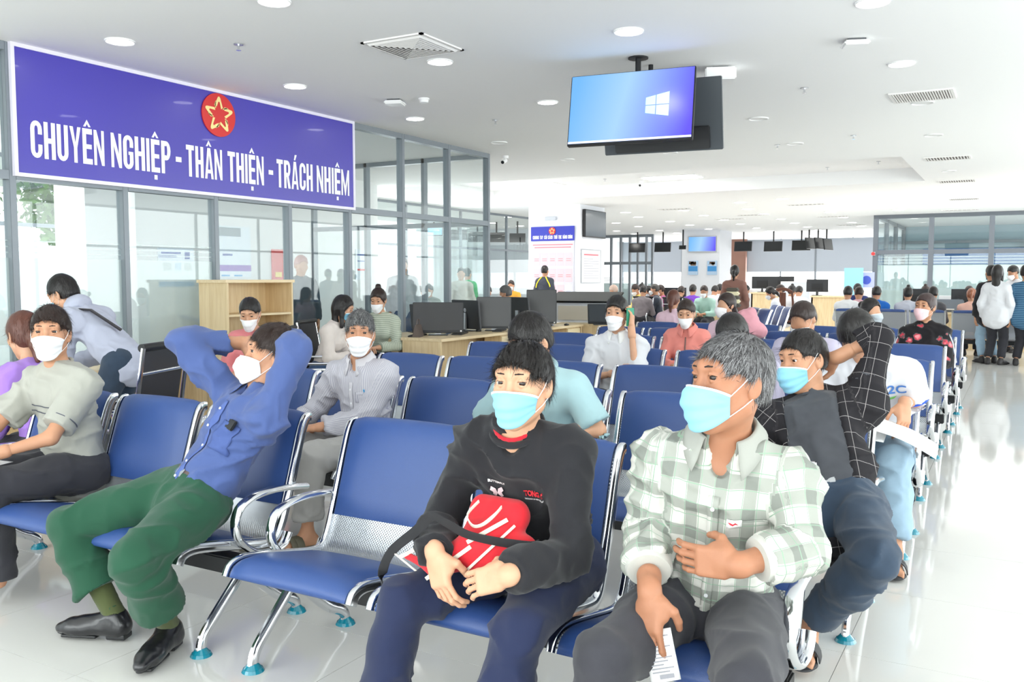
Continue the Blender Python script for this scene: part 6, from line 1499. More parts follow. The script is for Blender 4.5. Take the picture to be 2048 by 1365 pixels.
# standing people at the right
f_ = standing('Standing woman in white blouse and black trousers seen from behind with long hair', 1995, 560, 16.9, PI-.25, WH, BLKT, H_BLACK, 'long', fem=True, h=.02, S_=1.0)
standing('Standing person in black top and light blue jeans beyond the woman in white', 1981, 565, 17.15, PI+.4, C_('black_top', (40, 38, 42)), DENIML, H_BLACK, 'short', fem=True, h=.022, mask=MASKB)
standing('Young man in white shirt looking down beside the blue striped sweater', 2026, 556, 19.8, -.9, WH, GRT, H_BLACK, 'short', h=.022, head=(0, .5, 0), S_=1.02, mask=MASKW)
standing('Person in blue striped sweater and black trousers at the right edge', 2052, 566, 16.9, PI-.3, plaid('blue_striped_plaid', (50, 88, 122), None, None, .03, .4, ((110, 152, 178), 'y'), .3), BLKT, H_BLACK, 'short', fem=True, h=.022)
# man at the notice board
s = standing('Man in dark jacket with yellow shoulder stripes reading the notice board', 1090, 553, 20.3, PI, C_('charcoal_jacket', (62, 66, 78)), BLKT, H_BLACK, 'short', h=.02, S_=1.06)
for q in (1, -1): sobj('yellow_stripe', [A3(p)-s.origin() for p in (s.neck+s.l2*q*.06-s.f2*.05+s.u2*.03, s.sh[q]*.7+s.neck*.3-s.f2*.085-s.u2*.0, s.sh[q]-s.f2*.09-s.u2*.06, s.sh[q]+s.l2*q*.03-s.f2*.075-s.u2*.16)], rsect(.014, .012), mat('yellow_stripe', (238, 220, 40), .6), s.root, ref=s.l2)
# woman in the brown hoodie with striped backpack
s = standing('Woman in brown hooded top with striped backpack walking away', 1469, 572, 17.2, PI+.15, C_('brown_hoodie', (140, 102, 92)), BLKT, H_BLACK, 'ponytail', fem=True, h=.02, S_=1.02)
bp = empty('backpack', tuple(s.neck-s.f0*.24-A3((0, 0, .30))), 0, 'Cream and grey striped backpack on the woman in brown', 'backpack')
for i in range(5): bobj('stripe_panel', (-.15+.01*i, .15-.01*i, -.09, .09, -.20+i*.075, -.127+i*.075), C_('cream', (236, 228, 196)) if i % 2 else C_('olive_grey', (96, 92, 84)), bp, bevel=.02)
# behind the partition
standing('Standing man in dark jacket seen through the partition glass', 603, 552, 9.4, 1.2, C_('dark_slate_jacket', (66, 76, 84)), BLKT, hairmat('reddish_cap', (176, 120, 112)), 'short', h=.02, S_=1.06, head=(0, .2, 0))
standing('Standing man in white shirt behind the partition near the monitors', 806, 566, 12.2, .8, WH, DENIM, H_BLACK, 'short', h=.02, S_=1.08)
standing('Standing person in beige top behind the partition glass', 922, 556, 15.5, .6, C_('beige_top', (196, 190, 178)), GRT, H_BLACK, 'short', h=.022)
standing('Standing person in bright green top behind the partition glass', 935, 560, 16.6, PI, C_('green_top', (60, 190, 110)), GRT, H_BLACK, 'short', h=.022)
# far seated people
FAR = [(1010, 588, 12.6, -1.2, (150, 140, 190), H_GREY2, 'short', 0, 'Grey haired person in lavender seen between the desk monitors'),
 (1227, 582, 19.5, -1.6, (236, 236, 240), hairmat('tan_cap', (186, 160, 146)), 'short', 0, 'Person in white shirt and tan cap near the notice pillar'),
 (1271, 580, 20.5, -.6, (232, 208, 110), H_DARK, 'short', 1, 'Woman in yellow top in the distant group at left'),
 (1283, 579, 22.0, -.6, (150, 140, 120), H_BLACK, 'topbun', 1, 'Person with dark top bun behind the yellow top'),
 (1287, 590, 19.3, PI, (120, 112, 116), H_BLACK, 'short', 0, 'Dark haired person in grey sitting before the yellow top'),
 (1298, 588, 20.2, -1.0, (140, 130, 190), H_BLACK, 'lowtail', 1, 'Woman in violet with black hair in the distant group'),
 (1309, 580, 20.0, -1.3, (60, 66, 78), hairmat('dark_helmet', (66, 62, 60)), 'short', 0, 'Man in dark jacket and brown cap in the distant group'),
 (1321, 582, 20.8, -1.2, (180, 90, 140), H_DARK, 'short', 1, 'Woman in magenta jacket at the end of the distant group'),
 (1362, 585, 20.0, PI, (46, 46, 52), H_DARK, 'short', 0, 'Man in black with cropped hair before the dark monitor'),
 (1386, 586, 21.0, PI, (120, 70, 190), H_BLACK, 'short', 0, 'Person in bright purple shirt by the far white pillar'),
 (1408, 592, 19.6, 0.0, (176, 212, 200), H_DARK, 'short', 0, 'Person in mint check shirt bowed over the far desk'),
 (1430, 589, 22.0, PI-.3, (238, 238, 242), H_BLACK, 'short', 0, 'Dark haired person in white left of the brown hooded top'),
 (1440, 584, 23.0, PI, (238, 238, 242), H_BLACK, 'short', 0, 'Person in white shirt just behind the brown hooded top'),
 (1490, 583, 18.6, 1.9, (240, 240, 244), H_BLACK, 'short', 1, 'Woman in white blouse right of the brown hooded top'),
 (1541, 588, 19.6, -1.3, (238, 240, 246), H_BLACK, 'lowtail', 1, 'Woman in white blouse and burgundy skirt on the side-on benches'),
 (1560, 590, 21.2, -1.0, (240, 240, 244), H_DARK, 'short', 0, 'Person in white shirt left of the whiteboard'),
 (1584, 584, 20.9, PI-.5, (240, 240, 244), H_BLACK, 'topbun', 1, 'Woman in white with a top bun before the whiteboard'),
 (1598, 587, 21.6, PI, (236, 238, 244), H_BLACK, 'short', 0, 'Person in white with short hair right of the top bun'),
 (1696, 592, 18.4, PI, (244, 244, 246), H_BLACK, 'short', 0, 'Man in white T-shirt from behind on the far bench'),
 (1718, 592, 18.6, PI, (226, 180, 190), H_DARK, 'short', 0, 'Person in pink shirt from behind next to the man in white'),
 (1715, 580, 20.6, 0.2, (50, 60, 110), H_BLACK, 'short', 0, 'Man in navy standing counter side behind the pink shirt'),
 (1753, 596, 18.4, PI, (40, 110, 200), H_BLACK, 'short', 0, 'Person in blue and black jacket from behind on the far bench'),
 (1816, 592, 18.45, PI, (206, 208, 220), H_BLACK, 'topbun', 1, 'Person with top knot in grey shirt from behind'),
 (1851, 584, 21.5, 0, (238, 238, 242), H_DARK, 'topbun', 1, 'Clerk with red brown bun behind the first office monitor'),
 (1866, 599, 18.4, PI, (90, 88, 92), H_BLACK, 'short', 1, 'Dark haired person in grey scarf from behind on the far bench'),
 (1938, 586, 21.5, 0, (226, 226, 232), H_DARK, 'short', 0, 'Clerk behind the second office monitor'),
 (1943, 600, 18.4, PI, (240, 190, 172), hairmat('light_brown_hair', (150, 90, 60)), 'ponytail', 1, 'Person in peach top with light brown ponytail from behind'),
 (858, 582, 15.5, .2, (90, 110, 96), H_BLACK, 'short', 0, 'Masked person behind the glass left of the big monitor back'),
 (838, 586, 14.6, .4, (60, 70, 66), H_BLACK, 'short', 0, 'Person in dark green behind the partition glass'),
 (975, 585, 16.6, PI, (120, 130, 140), H_BLACK, 'short', 0, 'Person with dark hair beside the partition end post'),
 (1022, 567, 19.4, .3, (226, 160, 60), H_DARK, 'short', 0, 'Person in orange beside the counter behind the monitors')]
for i, (hx, hy, Y, yaw, c, hr, st, fm, lb) in enumerate(FAR):
    s = seated(lb, hx, hy, Y, yaw, C_('far_%02d%02d%02d' % (c[0], c[1], c[2]), c), BLKT if i % 3 else NVT, hr, st, fem=bool(fm), h=.024, mask=MASKW if abs(abs(yaw)-PI) > .6 else None, head=(0, .2+.2*(i % 3), 0), lean=.1+.08*(i % 3))
# ------------------------------------------------------------ furniture on the left
def desk(name, label, x0, x1, y0, y1, side=1, z=.75, group=None, drawer=True):
    """panelled desk; side +1: the knee opening faces +X"""
    o = empty(name, ((x0+x1)/2, (y0+y1)/2, 0), 0, label, 'desk', group); hx, hy = (x1-x0)/2, (y1-y0)/2
    bobj('worktop', (-hx, hx, -hy, hy, z-.032, z), OAKX, o, bevel=.003)
    for s_ in (-1, 1): bobj('side_panel', (-hx+.02, hx-.02, s_*(hy-.02)-.013, s_*(hy-.02)+.013, 0, z-.032), OAK, o)
    xb = -side*(hx-.10); bobj('back_panel', (min(xb, xb+side*.02), max(xb, xb+side*.02), -hy+.03, hy-.03, .06, z-.032), OAK, o)
    if drawer:
        fx = side*(hx-.05); y_ = hy-.05
        cb_ = bobj('drawer_case', (min(0, fx), max(0, fx), y_-.42, y_, .08, z-.034), OAK, o)
        for k in range(3):
            d = bobj('drawer', (min(fx, fx+side*.018), max(fx, fx+side*.018), y_-.415, y_-.005, .085+k*.207, .085+k*.207+.2), mat('pale_drawer', (236, 218, 178), .5), o, bevel=.002)
            cobj('handle', (fx+side*.03, y_-.26, .22+k*.207), (fx+side*.03, y_-.16, .22+k*.207), .005, CHROME, d, n=8)
    return o
desk('writing_table', 'Pale wooden writing table nearest the camera at the left edge', -6.95, -6.05, 1.9, 3.95, 1, drawer=False, group='writing tables along the glass')
desk('writing_table', 'Pale wooden writing table between the leaning man and the pink top woman', -6.95, -6.05, 4.0, 5.35, 1, drawer=False, group='writing tables along the glass')
# papers lying on it
for i, (x, y, a) in enumerate(((-6.5, 5.1, .2), (-6.35, 4.75, .5), (-6.55, 4.3, -.2), (-6.3, 4.1, .1), (-6.5, 3.3, .3))):
    paper_sheet('paper_sheet', ['White paper at the far end of the writing table', 'White paper on the writing table behind the blue elbow', 'White form in the middle of the writing table', 'White form near the seam of the two writing tables', 'White form on the nearest writing table'][i], (x, y, .7525), .21, .297, rot((0, 0, 1), a), .0008, n=3)
# open cabinet
cbn = empty('open_cabinet', (-7.02, 6.72, 0), 0, 'Open pale wooden cabinet with shelves against the partition glass', 'cabinet')
bobj('side_panel', (-.20, .2, -.46, -.44, 0, 1.40), OAK, cbn); bobj('side_panel', (-.2, .2, .44, .46, 0, 1.40), OAK, cbn); bobj('top_panel', (-.21, .21, -.48, .48, 1.40, 1.43), OAKX, cbn)
bobj('back_panel', (-.2, -.185, -.44, .44, .05, 1.40), OAK, cbn)
for z in (.08, .72, 1.06): bobj('shelf', (-.185, .19, -.44, .44, z, z+.022), OAKX, cbn)
bobj('divider', (-.185, .18, -.01, .01, .10, .72), OAK, cbn)
# workstation islands
n_ = 0
for (y0, y1, w1) in ((8.4, 10.28, 'near'), (10.32, 12.2, 'far')):
    desk('workstation_desk', 'Pale wooden computer desk on the aisle side, %s one' % w1, -6.30, -5.72, y0, y1, 1, group='computer desks')
    desk('workstation_desk', 'Pale wooden computer desk on the glass side, %s one' % w1, -6.90, -6.33, y0, y1, -1, group='computer desks')
desk('workstation_desk', 'Pale wooden counter desk beneath the slanted black kiosk screen', -6.3, -5.5, 12.25, 13.6, 1, group='computer desks')
MONM = mat('monitor_shell', (44, 46, 50), .45); MONS = mat('monitor_screen', (70, 70, 72), .3); STK = mat('sticker_white', (236, 236, 236), .5)
def monitor(label, x, y, rz, face=True, w_=.53, h_=.33, tilt=-.1, portrait=False, zc=.98, logo=False):
    o = empty('computer_monitor', (x, y, .75), rz, label, 'monitor', 'computer monitors on the long desk')
    Mx = Matrix.Translation((0, 0, zc-.75)) @ Matrix.Rotation(tilt, 4, 'X')
    if portrait: w_, h_ = h_, w_
    bobj('shell', (-w_/2, w_/2, 0, .035, -h_/2, h_/2), MONM, o, bevel=.006, M=Mx); bobj('screen', (-w_/2+.008, w_/2-.008, -.003, 0, -h_/2+.03, h_/2-.008), MONS, o, M=Mx)
    bobj('stand_neck', (-.035, .035, .035, .06, 0, .24), STEEL, o); bobj('stand_foot', (-.12, .12, -.06, .14, 0, .012), MONM, o, bevel=.004)
    st = bmesh.new(); box(st, -w_/2+.02, -w_/2+.06, -.005, -.003, -h_/2+.008, -h_/2+.035); box(st, w_/2-.04, w_/2-.02, -.005, -.003, -h_/2+.008, -h_/2+.028); bmesh.ops.transform(st, matrix=Mx, verts=st.verts); bm_obj('sticker', st, STK, o)
    if logo:
        bm = bmesh.new(); cyl(bm, (0, .035, .06), (0, .037, .06), .026, n=24); bmesh.ops.transform(bm, matrix=Mx, verts=bm.verts); lg = bm_obj('round_logo', bm, mat('logo_silver', (200, 204, 210), .3), o)
        me = text_fit('hp', .022, .026, .0); me.transform(Mx @ Matrix(((-1, 0, 0, .011), (0, 0, 1, .0375), (0, 1, 0, .047), (0, 0, 0, 1)))); link('logo_letters', me, MONM, lg)
    bobj('vent_slot', (-.06, .06, .034, .036, h_/2-.05, h_/2-.043), BLACK, o, M=Mx)
    return o
def mpos(px, py, Y): p = on_y(px, py, Y); return p.x, Y, p.z
for (px, py, Y, rz, kw, lb) in ((842, 655, 9.35, 2.6, {}, 'Dark monitor turned away at the near end of the desk'),
    (876, 640, 8.95, .55, dict(w_=.62, h_=.38, tilt=-.28), 'Large tilted grey monitor nearest to the camera'), (935, 634, 9.9, 2.75, dict(logo=True, w_=.6, h_=.38), 'Black monitor showing its back with a round silver logo'),
    (988, 632, 10.1, .5, dict(w_=.46, h_=.42), 'Grey monitor in the middle of the desk between two turned away'), (1040, 628, 11.0, 2.7, dict(w_=.5, h_=.4), 'Dark monitor turned away beside the upright narrow one'), (1083, 622, 11.5, .45, dict(w_=.44, h_=.5), 'Tall narrow grey monitor at the far end of the desk')):
    x, y, z = mpos(px, py, Y); monitor(lb, x, y, rz, zc=max(z, .75+kw.get('h_', .33)/2+.03), **kw)
for i, (px, py, lb) in enumerate(((920, 667, 'Black keyboard before the large tilted monitor'), (1000, 661, 'Black keyboard before the middle grey monitor'), (1118, 652, 'Black keyboard at the far end of the desk'), (835, 671, 'Black keyboard lying among the cables at the near end'))):
    p = on_z(px, py, .76); o = empty('keyboard', (min(p.x, -5.95), p.y, .75), -1.2, lb, 'keyboard', 'desk keyboards'); bobj('body', (-.21, .21, -.065, .065, .0, .018), BLACK, o, bevel=.004)
    bm = bmesh.new()
    for r_ in range(4):
        for c_ in range(13): box(bm, -.195+c_*.03, -.195+c_*.03+.024, -.055+r_*.028, -.055+r_*.028+.022, .018, .022)
    k = bm_obj('keys', bm, MONM, o); k['kind'] = 'stuff'
for px, py, lb in ((957, 662, 'Black computer mouse right of the first keyboard'), (1133, 650, 'Black computer mouse at the far desk end')):
    p = on_z(px, py, .76); f = Field(); f.ell((0, 0, .012), (.032, .055, .02)); f.box((0, 0, -.03), (.1, .1, .03), None, .002, .001, 1); V, F = f.mesh(.006); o = np_mesh('computer_mouse', V, F, BLACK); o.location = (p.x, p.y, .75); tag(o, lb, 'mouse', 'desk mice')
CABLE = mat('blue_cable', (60, 120, 190), .5)
for i, (x, y, m_, lb) in enumerate(((-6.2, 9.1, CABLE, 'Blue network cable curling behind the large monitor'), (-6.3, 9.5, BLACK, 'Black cable heap behind the large monitor'), (-6.15, 10.3, CABLE, 'Blue network cable below the middle monitor'), (-6.25, 10.8, BLACK, 'Black cable looping near the middle of the desk'), (-6.1, 11.3, CABLE, 'Blue network cable at the far end of the desk'))):
    pts = [(x+.22*math.sin(i+t*1.7)*math.cos(t*.9), y+.05*t+.1*math.cos(t*2+i), .756+.02*abs(math.sin(t*2.2+i))) for t in range(7)]
    o = sobj('cable', catmull(pts, 5), ellsect(.004, .004, 6), m_, ref=(0, 0, 1)); tag(o, lb, 'cable', 'desk cables')
hb = empty('handbag', (on_z(775, 680, .75).x, 8.62, .75), .4, 'Small dark bronze handbag standing on the desk end', 'bag'); V = []; 
bm = bmesh.new(); vs = box(bm, -.05, .05, -.11, .11, 0, .15)
for v in vs:
    if v.co.z > .1: v.co.x *= .25
bm_obj('body', bm, mat('bronze_leather', (96, 84, 78), .35), hb, bevel=.008); sobj('handle', catmull([(0, -.07, .14), (0, -.05, .20), (0, .05, .20), (0, .07, .14)], 5), ellsect(.006, .006, 8), mat('bronze_leather', (96, 84, 78), .35), hb)
# slanted touch kiosk at the end of the desk
kx = on_y(1152, 640, 12.9); ki = empty('touch_kiosk', (kx.x+.15, 12.9, .75), .15, 'White touch kiosk with wide slanted black glass top at the desk end', 'kiosk')
bm = bmesh.new(); prof = [(-.25, 0), (.25, 0), (.32, .42), (-.05, .30)]
vs = [[bm.verts.new((x, y, z)) for (y, z) in prof] for x in (-.48, .48)]
for k in range(4): bm.faces.new((vs[0][k], vs[0][(k+1) % 4], vs[1][(k+1) % 4], vs[1][k]))
bm.faces.new(vs[0][::-1]); bm.faces.new(vs[1]); bmesh.ops.recalc_face_normals(bm, faces=bm.faces); bm_obj('body', bm, mat('kiosk_white', (226, 228, 232), .35), ki)
Mk = Matrix.Translation((0, .12, .375)) @ Matrix.Rotation(.31, 4, 'X'); bobj('glass_top', (-.56, .56, -.24, .24, 0, .03), mat('kiosk_glass', (20, 24, 28), .12), ki, M=Mk, bevel=.01); bobj('front_panel', (-.36, .36, -.262, -.25, .04, .26), mat('kiosk_panel', (206, 200, 188), .4), ki)
lt = empty('tilted_screen', (on_y(1203, 640, 12.2).x, 12.2, .75), .5, 'Dark tilted touch screen with blue cable right of the kiosk', 'monitor'); bobj('shell', (-.2, .2, -.02, .02, .02, .34), MONM, lt, M=Matrix.Rotation(-.5, 4, 'X'), bevel=.006); bobj('foot', (-.12, .12, -.1, .12, 0, .02), MONM, lt)
bobj('screen', (-.18, .18, -.024, -.02, .04, .32), mat('slate_screen', (60, 66, 72), .2), lt, M=Matrix.Rotation(-.5, 4, 'X'))
# office chairs: black mesh, chrome loops
MESHM = mat('black_mesh', (44, 44, 50), .7, alpha=.86)
def swivel(label, x, y, rz, group='black mesh office chairs'):
    o = empty('office_chair', (x, y, 0), rz, label, 'chair', group)
    sobj('seat', [(0, -.24, .455), (0, -.1, .45), (0, .1, .45), (0, .24, .46)], rsect(.24, .018, .5), BLACK, o, ref=(1, 0, 0))
    sobj('backrest', [(0, .24, .50), (0, .28, .70), (0, .33, .98)], rsect(.225, .006, .5), MESHM, o, ref=(1, 0, 0))
    sobj('top_roll', [(-.25, .335, 1.0), (.25, .335, 1.0)], ellsect(.022, .022, 10), BLACKM, o, ref=(0, 0, 1))
    for s_ in (-1, 1):
        sobj('side_frame', catmull([(s_*.245, -.26, .47), (s_*.245, .18, .445), (s_*.245, .27, .52), (s_*.245, .30, .72), (s_*.245, .345, 1.0)], 5), ellsect(.012, .014, 8), CHROME, o)
        sobj('armrest', catmull([(s_*.26, -.12, .455), (s_*.275, -.19, .56), (s_*.275, -.13, .655), (s_*.275, .12, .66), (s_*.26, .29, .66)], 5), ellsect(.011, .012, 8), CHROME, o)
    cobj('cross_bar', (-.245, .315, .86), (.245, .315, .86), .011, CHROME, o); cobj('gas_column', (0, 0, .08), (0, 0, .45), .025, CHROME, o)
    for k in range(5):
        a = 2*PI*k/5; lg = cobj('base_arm', (0, 0, .10), (.28*math.cos(a), .28*math.sin(a), .065), .018, CHROME, o); cobj('castor', (.28*math.cos(a)-.012, .28*math.sin(a), .03), (.28*math.cos(a)+.012, .28*math.sin(a), .03), .028, BLACK, lg)
    return o
swivel('Black mesh office chair with chrome frame behind the man in the grey T-shirt', -4.62, 3.36, -1.2).scale = (1, 1, 1.06)
p = on_y(650, 700, 6.0); swivel('Black mesh office chair with chrome arms behind the blue shirt elbow', p.x, 6.0, 2.05)
for fg, lb in ((690, 'Black office chair under the woman with long black hair'),):
    p = on_y(fg, 650, 7.1); swivel(lb, p.x-.05, 7.05, 1.95)
# far desks of the waiting hall with chairs
for (a, b, yy, lb) in ((1243, 1336, 20.6, 'Long pale desk at left of the far hall'), (1341, 1452, 20.3, 'Long pale desk at right of the far hall')):
    x0, x1 = on_y(a, 612, yy).x, on_y(b, 612, yy).x; o = empty('far_desk', ((x0+x1)/2, yy, 0), 0, lb, 'desk', 'far hall desks'); hx = (x1-x0)/2
    bobj('worktop', (-hx, hx, 0, .6, .71, .75), OAKX, o); bobj('front_panel', (-hx+.1, hx-.5, .12, .14, .2, .71), OAK, o); bobj('drawer_case', (hx-.5, hx-.05, .02, .5, .05, .71), OAK, o); bobj('side_panel', (-hx+.02, -hx+.3, .02, .5, 0, .71), OAK, o)
for (px, Y, rz, lb) in ((1358, 19.4, PI-.1, 'Black mesh chair with chrome frame before the far left desk'), (1276, 19.2, 0, 'Black mesh chair at the far left desk end')):
    p = on_y(px, 600, Y); swivel(lb, p.x, Y, rz, 'far mesh chairs')
def far_monitor(px, py, Y, rz, lb, w_=.55, logo=False):
    p = on_y(px, py, Y); o = empty('office_monitor', (p.x, Y, 1.02 if Y > 26 else .98 if Y > 24 else .75), rz, lb, 'monitor', 'far monitors'); bobj('shell', (-w_/2, w_/2, 0, .04, .10, .10+w_*.6), MONM, o); cobj('stand', (0, .02, 0), (0, .02, .14), .03, MONM, o); bobj('foot', (-.12, .12, -.08, .1, 0, .012), MONM, o)
    bobj('rear_hump', (-w_*.25, w_*.25, -.02, 0, .16, .10+w_*.4), BLACK, o)
    if logo: cobj('round_logo', (0, -.025, .28), (0, -.022, .28), .035, mat('logo_silver', (200, 204, 210), .3), o)
for a in ((1348, 577, 20.95, 0, 'Large black monitor left of the far white pillar', .6, False), (1838, 597, 20.3, 0, 'Black monitor with round logo on the office counter', .62, True), (1936, 599, 20.3, 0, 'Black monitor back on the office counter at right', .62, False), (1524, 580, 27, 0, 'Dark monitor in the far counter line before the brown pillar', .62, False), (1566, 580, 27, 0, 'Dark monitor in the far counter line left of the whiteboard', .62, False), (1634, 585, 24.5, 0, 'Dark monitor beside the dark wooden chair', .55, False)):
    far_monitor(*a)
# counters: far line and the one before the right office
for (a, b, Y, h_, lb) in ((1500, 1600, 26.5, 1.02, 'Pale wooden service counter along the far wall'), (1620, 1700, 24.2, .98, 'Pale wooden counter behind the dark wooden chair'), (1775, 2048, 20.0, .75, 'Pale wooden counter desk before the right glass office')):
    x0, x1 = on_y(a, 600, Y).x, on_y(b, 600, Y).x+(1.2 if b == 2048 else 0); o = empty('service_counter', ((x0+x1)/2, Y, 0), 0, lb, 'counter', 'far counters'); hx = (x1-x0)/2
    bobj('counter_top', (-hx, hx, 0, .7, h_-.04, h_), OAKX, o); bobj('front_panel', (-hx+.02, hx-.02, .05, .08, 0, h_-.04), OAK, o); bobj('side_panel', (-hx+.02, -hx+.06, .05, .65, 0, h_-.04), OAK, o)
pr_ = empty('printer', (on_y(1899, 600, 20.3).x, 20.35, .75), 0, 'Grey printer with white paper tray between the two office monitors', 'printer'); bobj('body', (-.27, .27, -.15, .25, 0, .26), mat('printer_grey', (120, 128, 138), .5), pr_, bevel=.02); bobj('paper_tray', (-.2, .2, -.05, .2, .26, .33), WHITE, pr_); bobj('output_sheet', (-.2, .1, -.2, -.15, .05, .07), WHITE, pr_)
bx = tag(bobj('yellow_folder_pile', (-.22, .22, -.1, .1, 0, .12), mat('yellow_folder', (236, 214, 40), .6)), 'Yellow folders lying below the first office monitor', 'folders'); bx.location = (on_y(1845, 607, 20.2).x, 20.2, .75)
wb = empty('whiteboard', (on_y(1590, 600, 25.6).x, 25.6, .42), 0, 'Pale grey whiteboard on a stand before the far blinds', 'whiteboard'); bobj('board', (-.62, .62, 0, .03, .7, 1.78), mat('whiteboard_surface', (214, 220, 230), .3), wb)
for d in ((-.65, -.62, -.01, .04, .0, 1.81), (.62, .65, -.01, .04, 0, 1.81), (-.65, .65, -.01, .04, 1.78, 1.82), (-.65, .65, -.01, .04, .67, .70)): bobj('frame', d, RING, wb)
wb.scale = (.62, 1, .74); wb.location.z = 0
# dark wooden chair
dc = empty('dark_wooden_chair', (on_z(1650, 655, 0).x+.3, 20.6, 0), PI+.1, 'Tall dark wooden chair with carved back standing in the far hall', 'chair')
for x in (-.22, .22):
    sobj('leg', [(x, .2, 0), (x, .2, .48), (x, .23, .9), (x*.9, .26, 1.15)], rsect(.022, .022, .3), DARKWOOD, dc); bobj('leg', (x-.02, x+.02, -.22, -.18, 0, .47), DARKWOOD, dc)
bobj('seat', (-.25, .25, -.24, .24, .45, .49), DARKWOOD, dc, bevel=.01); sobj('backrest_splat', [(0, .21, .49), (0, .235, .8), (0, .26, 1.12)], rsect(.07, .01, .4), DARKWOOD, dc); bobj('stretcher', (-.22, .22, -.215, -.19, .12, .15), DARKWOOD, dc)
sobj('top_rail', catmull([(-.2, .26, 1.13), (-.1, .262, 1.18), (0, .262, 1.2), (.1, .262, 1.18), (.2, .26, 1.13)], 4), rsect(.02, .035, .4), DARKWOOD, dc, ref=(0, 1, 0))
# roll-up banners near the far window
for px, w_, c, lb in ((1707, .55, (150, 208, 240), 'Pale blue roll-up banner before the far right window'),):
    p = on_y(px, 560, 30.2-1.5); o = empty('rollup_banner', (p.x, 28.7, 0), 0, lb, 'banner'); bobj('sheet', (-w_/2, w_/2, 0, .02, .05, 1.75), mat('sky_banner', c, .6), o); bobj('base', (-w_/2-.03, w_/2+.03, -.08, .1, 0, .05), STEEL, o); bobj('pole', (-.01, .01, .03, .045, .05, 1.75), STEEL, o)
p = on_y(1719, 565, 28.9); o = empty('lilac_sign', (p.x, 28.9, 0), 0, 'Lilac sign with a round blue emblem before the far window', 'sign'); bobj('panel', (-.42, .42, 0, .03, 1.15, 1.62), mat('lilac_panel', (180, 186, 232), .5), o); cobj('round_emblem', (.2, -.01, 1.38), (.2, 0, 1.38), .13, mat('emblem_blue', (70, 90, 190), .5), o, n=24); cobj('pole', (0, .015, 0), (0, .015, 1.2), .02, STEEL, o); bobj('text_bar', (-.36, .0, -.004, 0, 1.42, 1.46), mat('sign_ink', (90, 90, 170), .5), o)
# ------------------------------------------------------------ behind the left partition
WX = -11.6
struct(bobj('wall_inner', (WX-.15, WX, 8.9, 14.6, 0, CEIL), mat('inner_wall_white', (236, 236, 236), .8)))
struct(bobj('wall_inner_return', (WX-2.2, WX-.15, 14.45, 14.6, 0, CEIL), mat('inner_wall_white', (236, 236, 236), .8)))
def poster(px0, py0, px1, py1, base, label, build, name='wall_poster'):
    a, b = on_x(px0, py1, WX+.02), on_x(px1, py0, WX+.02); w_, h_ = b[1]-a[1], b[2]-a[2]
    o = empty(name, (WX+.01, a[1], a[2]), 0, label, 'poster', 'posters behind the glass'); bobj('sheet', (0, .012, 0, w_, 0, h_), base, o)
    for nm, y0, y1, z0, z1, m in build: bobj(nm, (.012, .016, w_*y0, w_*y1, h_*z0, h_*z1), m, o)
    return o, w_, h_
PW = mat('poster_pale', (232, 240, 250), .5); INKB = mat('poster_ink_blue', (60, 90, 170), .5); PBL = mat('poster_band_blue', (60, 160, 220), .5); PVI = mat('poster_violet', (130, 80, 190), .5); PRD = mat('poster_red', (220, 60, 60), .5); PYL = mat('poster_yellow', (248, 214, 80), .5); PGR = mat('photo_grey', (120, 140, 150), .5)
poster(318, 498, 387, 574, PW, 'White poster with blue footer band and small pictures behind the glass', [('heading', .08, .62, .85, .90, INKB), ('heading', .0, .5, .76, .81, INKB), ('footer_band', 0, 1, 0, .13, PBL), ('photo', .12, .35, .42, .62, PGR), ('photo', .45, .62, .42, .62, PBL), ('photo', .72, .92, .42, .62, PGR), ('phone_picture', .74, .88, .72, .92, INKB)])
poster(440, 455, 500, 555, PW, 'Tall white poster with violet band and emblem behind the glass', [('photo', 0, .68, .80, .97, PGR), ('violet_band', 0, 1, .12, .24, PVI), ('heading', .1, .4, .42, .46, INKB), ('footer_text', .05, .3, .02, .05, PBL), ('footer_text', .45, .7, .02, .05, PBL)])
poster(545, 500, 575, 600, PRD, 'Red and yellow poster by the partition post behind the glass', [('yellow_block', .1, .8, .1, .3, PYL), ('yellow_block', .2, .6, .45, .55, PYL), ('blue_strip', 0, 1, .35, .4, INKB)])
poster(712, 500, 742, 560, PW, 'Pale poster with red lines seen through the partition at right', [('red_line', .1, .9, .3, .36, PRD), ('heading', .1, .9, .8, .84, INKB), ('heading', .1, .7, .6, .63, INKB)])
# trees outside
LEAF = mat('pale_leaf', (132, 168, 96), .6, noise=.3, nscale=6); BARK = mat('bark', (110, 96, 84), .9)
def tree(label, x, y, h_, r, sd):
    o = empty('tree', (x, y, 0), 0, label, 'tree', 'trees outside the glass'); r_ = np.random.default_rng(sd); 
    cobj('trunk', (0, 0, 0), (.1, 0, h_), .10, BARK, o, r2=.06, n=10)
    n = 2600; d = r_.normal(size=(n, 3)); d /= np.linalg.norm(d, axis=1)[:, None]; c = d*(r*(.55+.45*r_.random(n))[:, None])*A3((1, 1, .8))+A3((0, 0, h_+r*.5)); c += (vnoise(c*2.2+sd)[:, None]-.5)*.9*d
    a = r_.normal(size=(n, 3)); a /= np.linalg.norm(a, axis=1)[:, None]; b = np.cross(a, d); b /= np.linalg.norm(b, axis=1)[:, None]; s_ = .07+.06*r_.random(n)
    X = np.stack([c-a*s_[:, None], c+b*s_[:, None]*.5, c+a*s_[:, None], c-b*s_[:, None]*.5], 1).reshape(-1, 3); F = np.arange(n*4).reshape(n, 4); l = np_mesh('foliage', X, F, LEAF, o); l['kind'] = 'stuff'
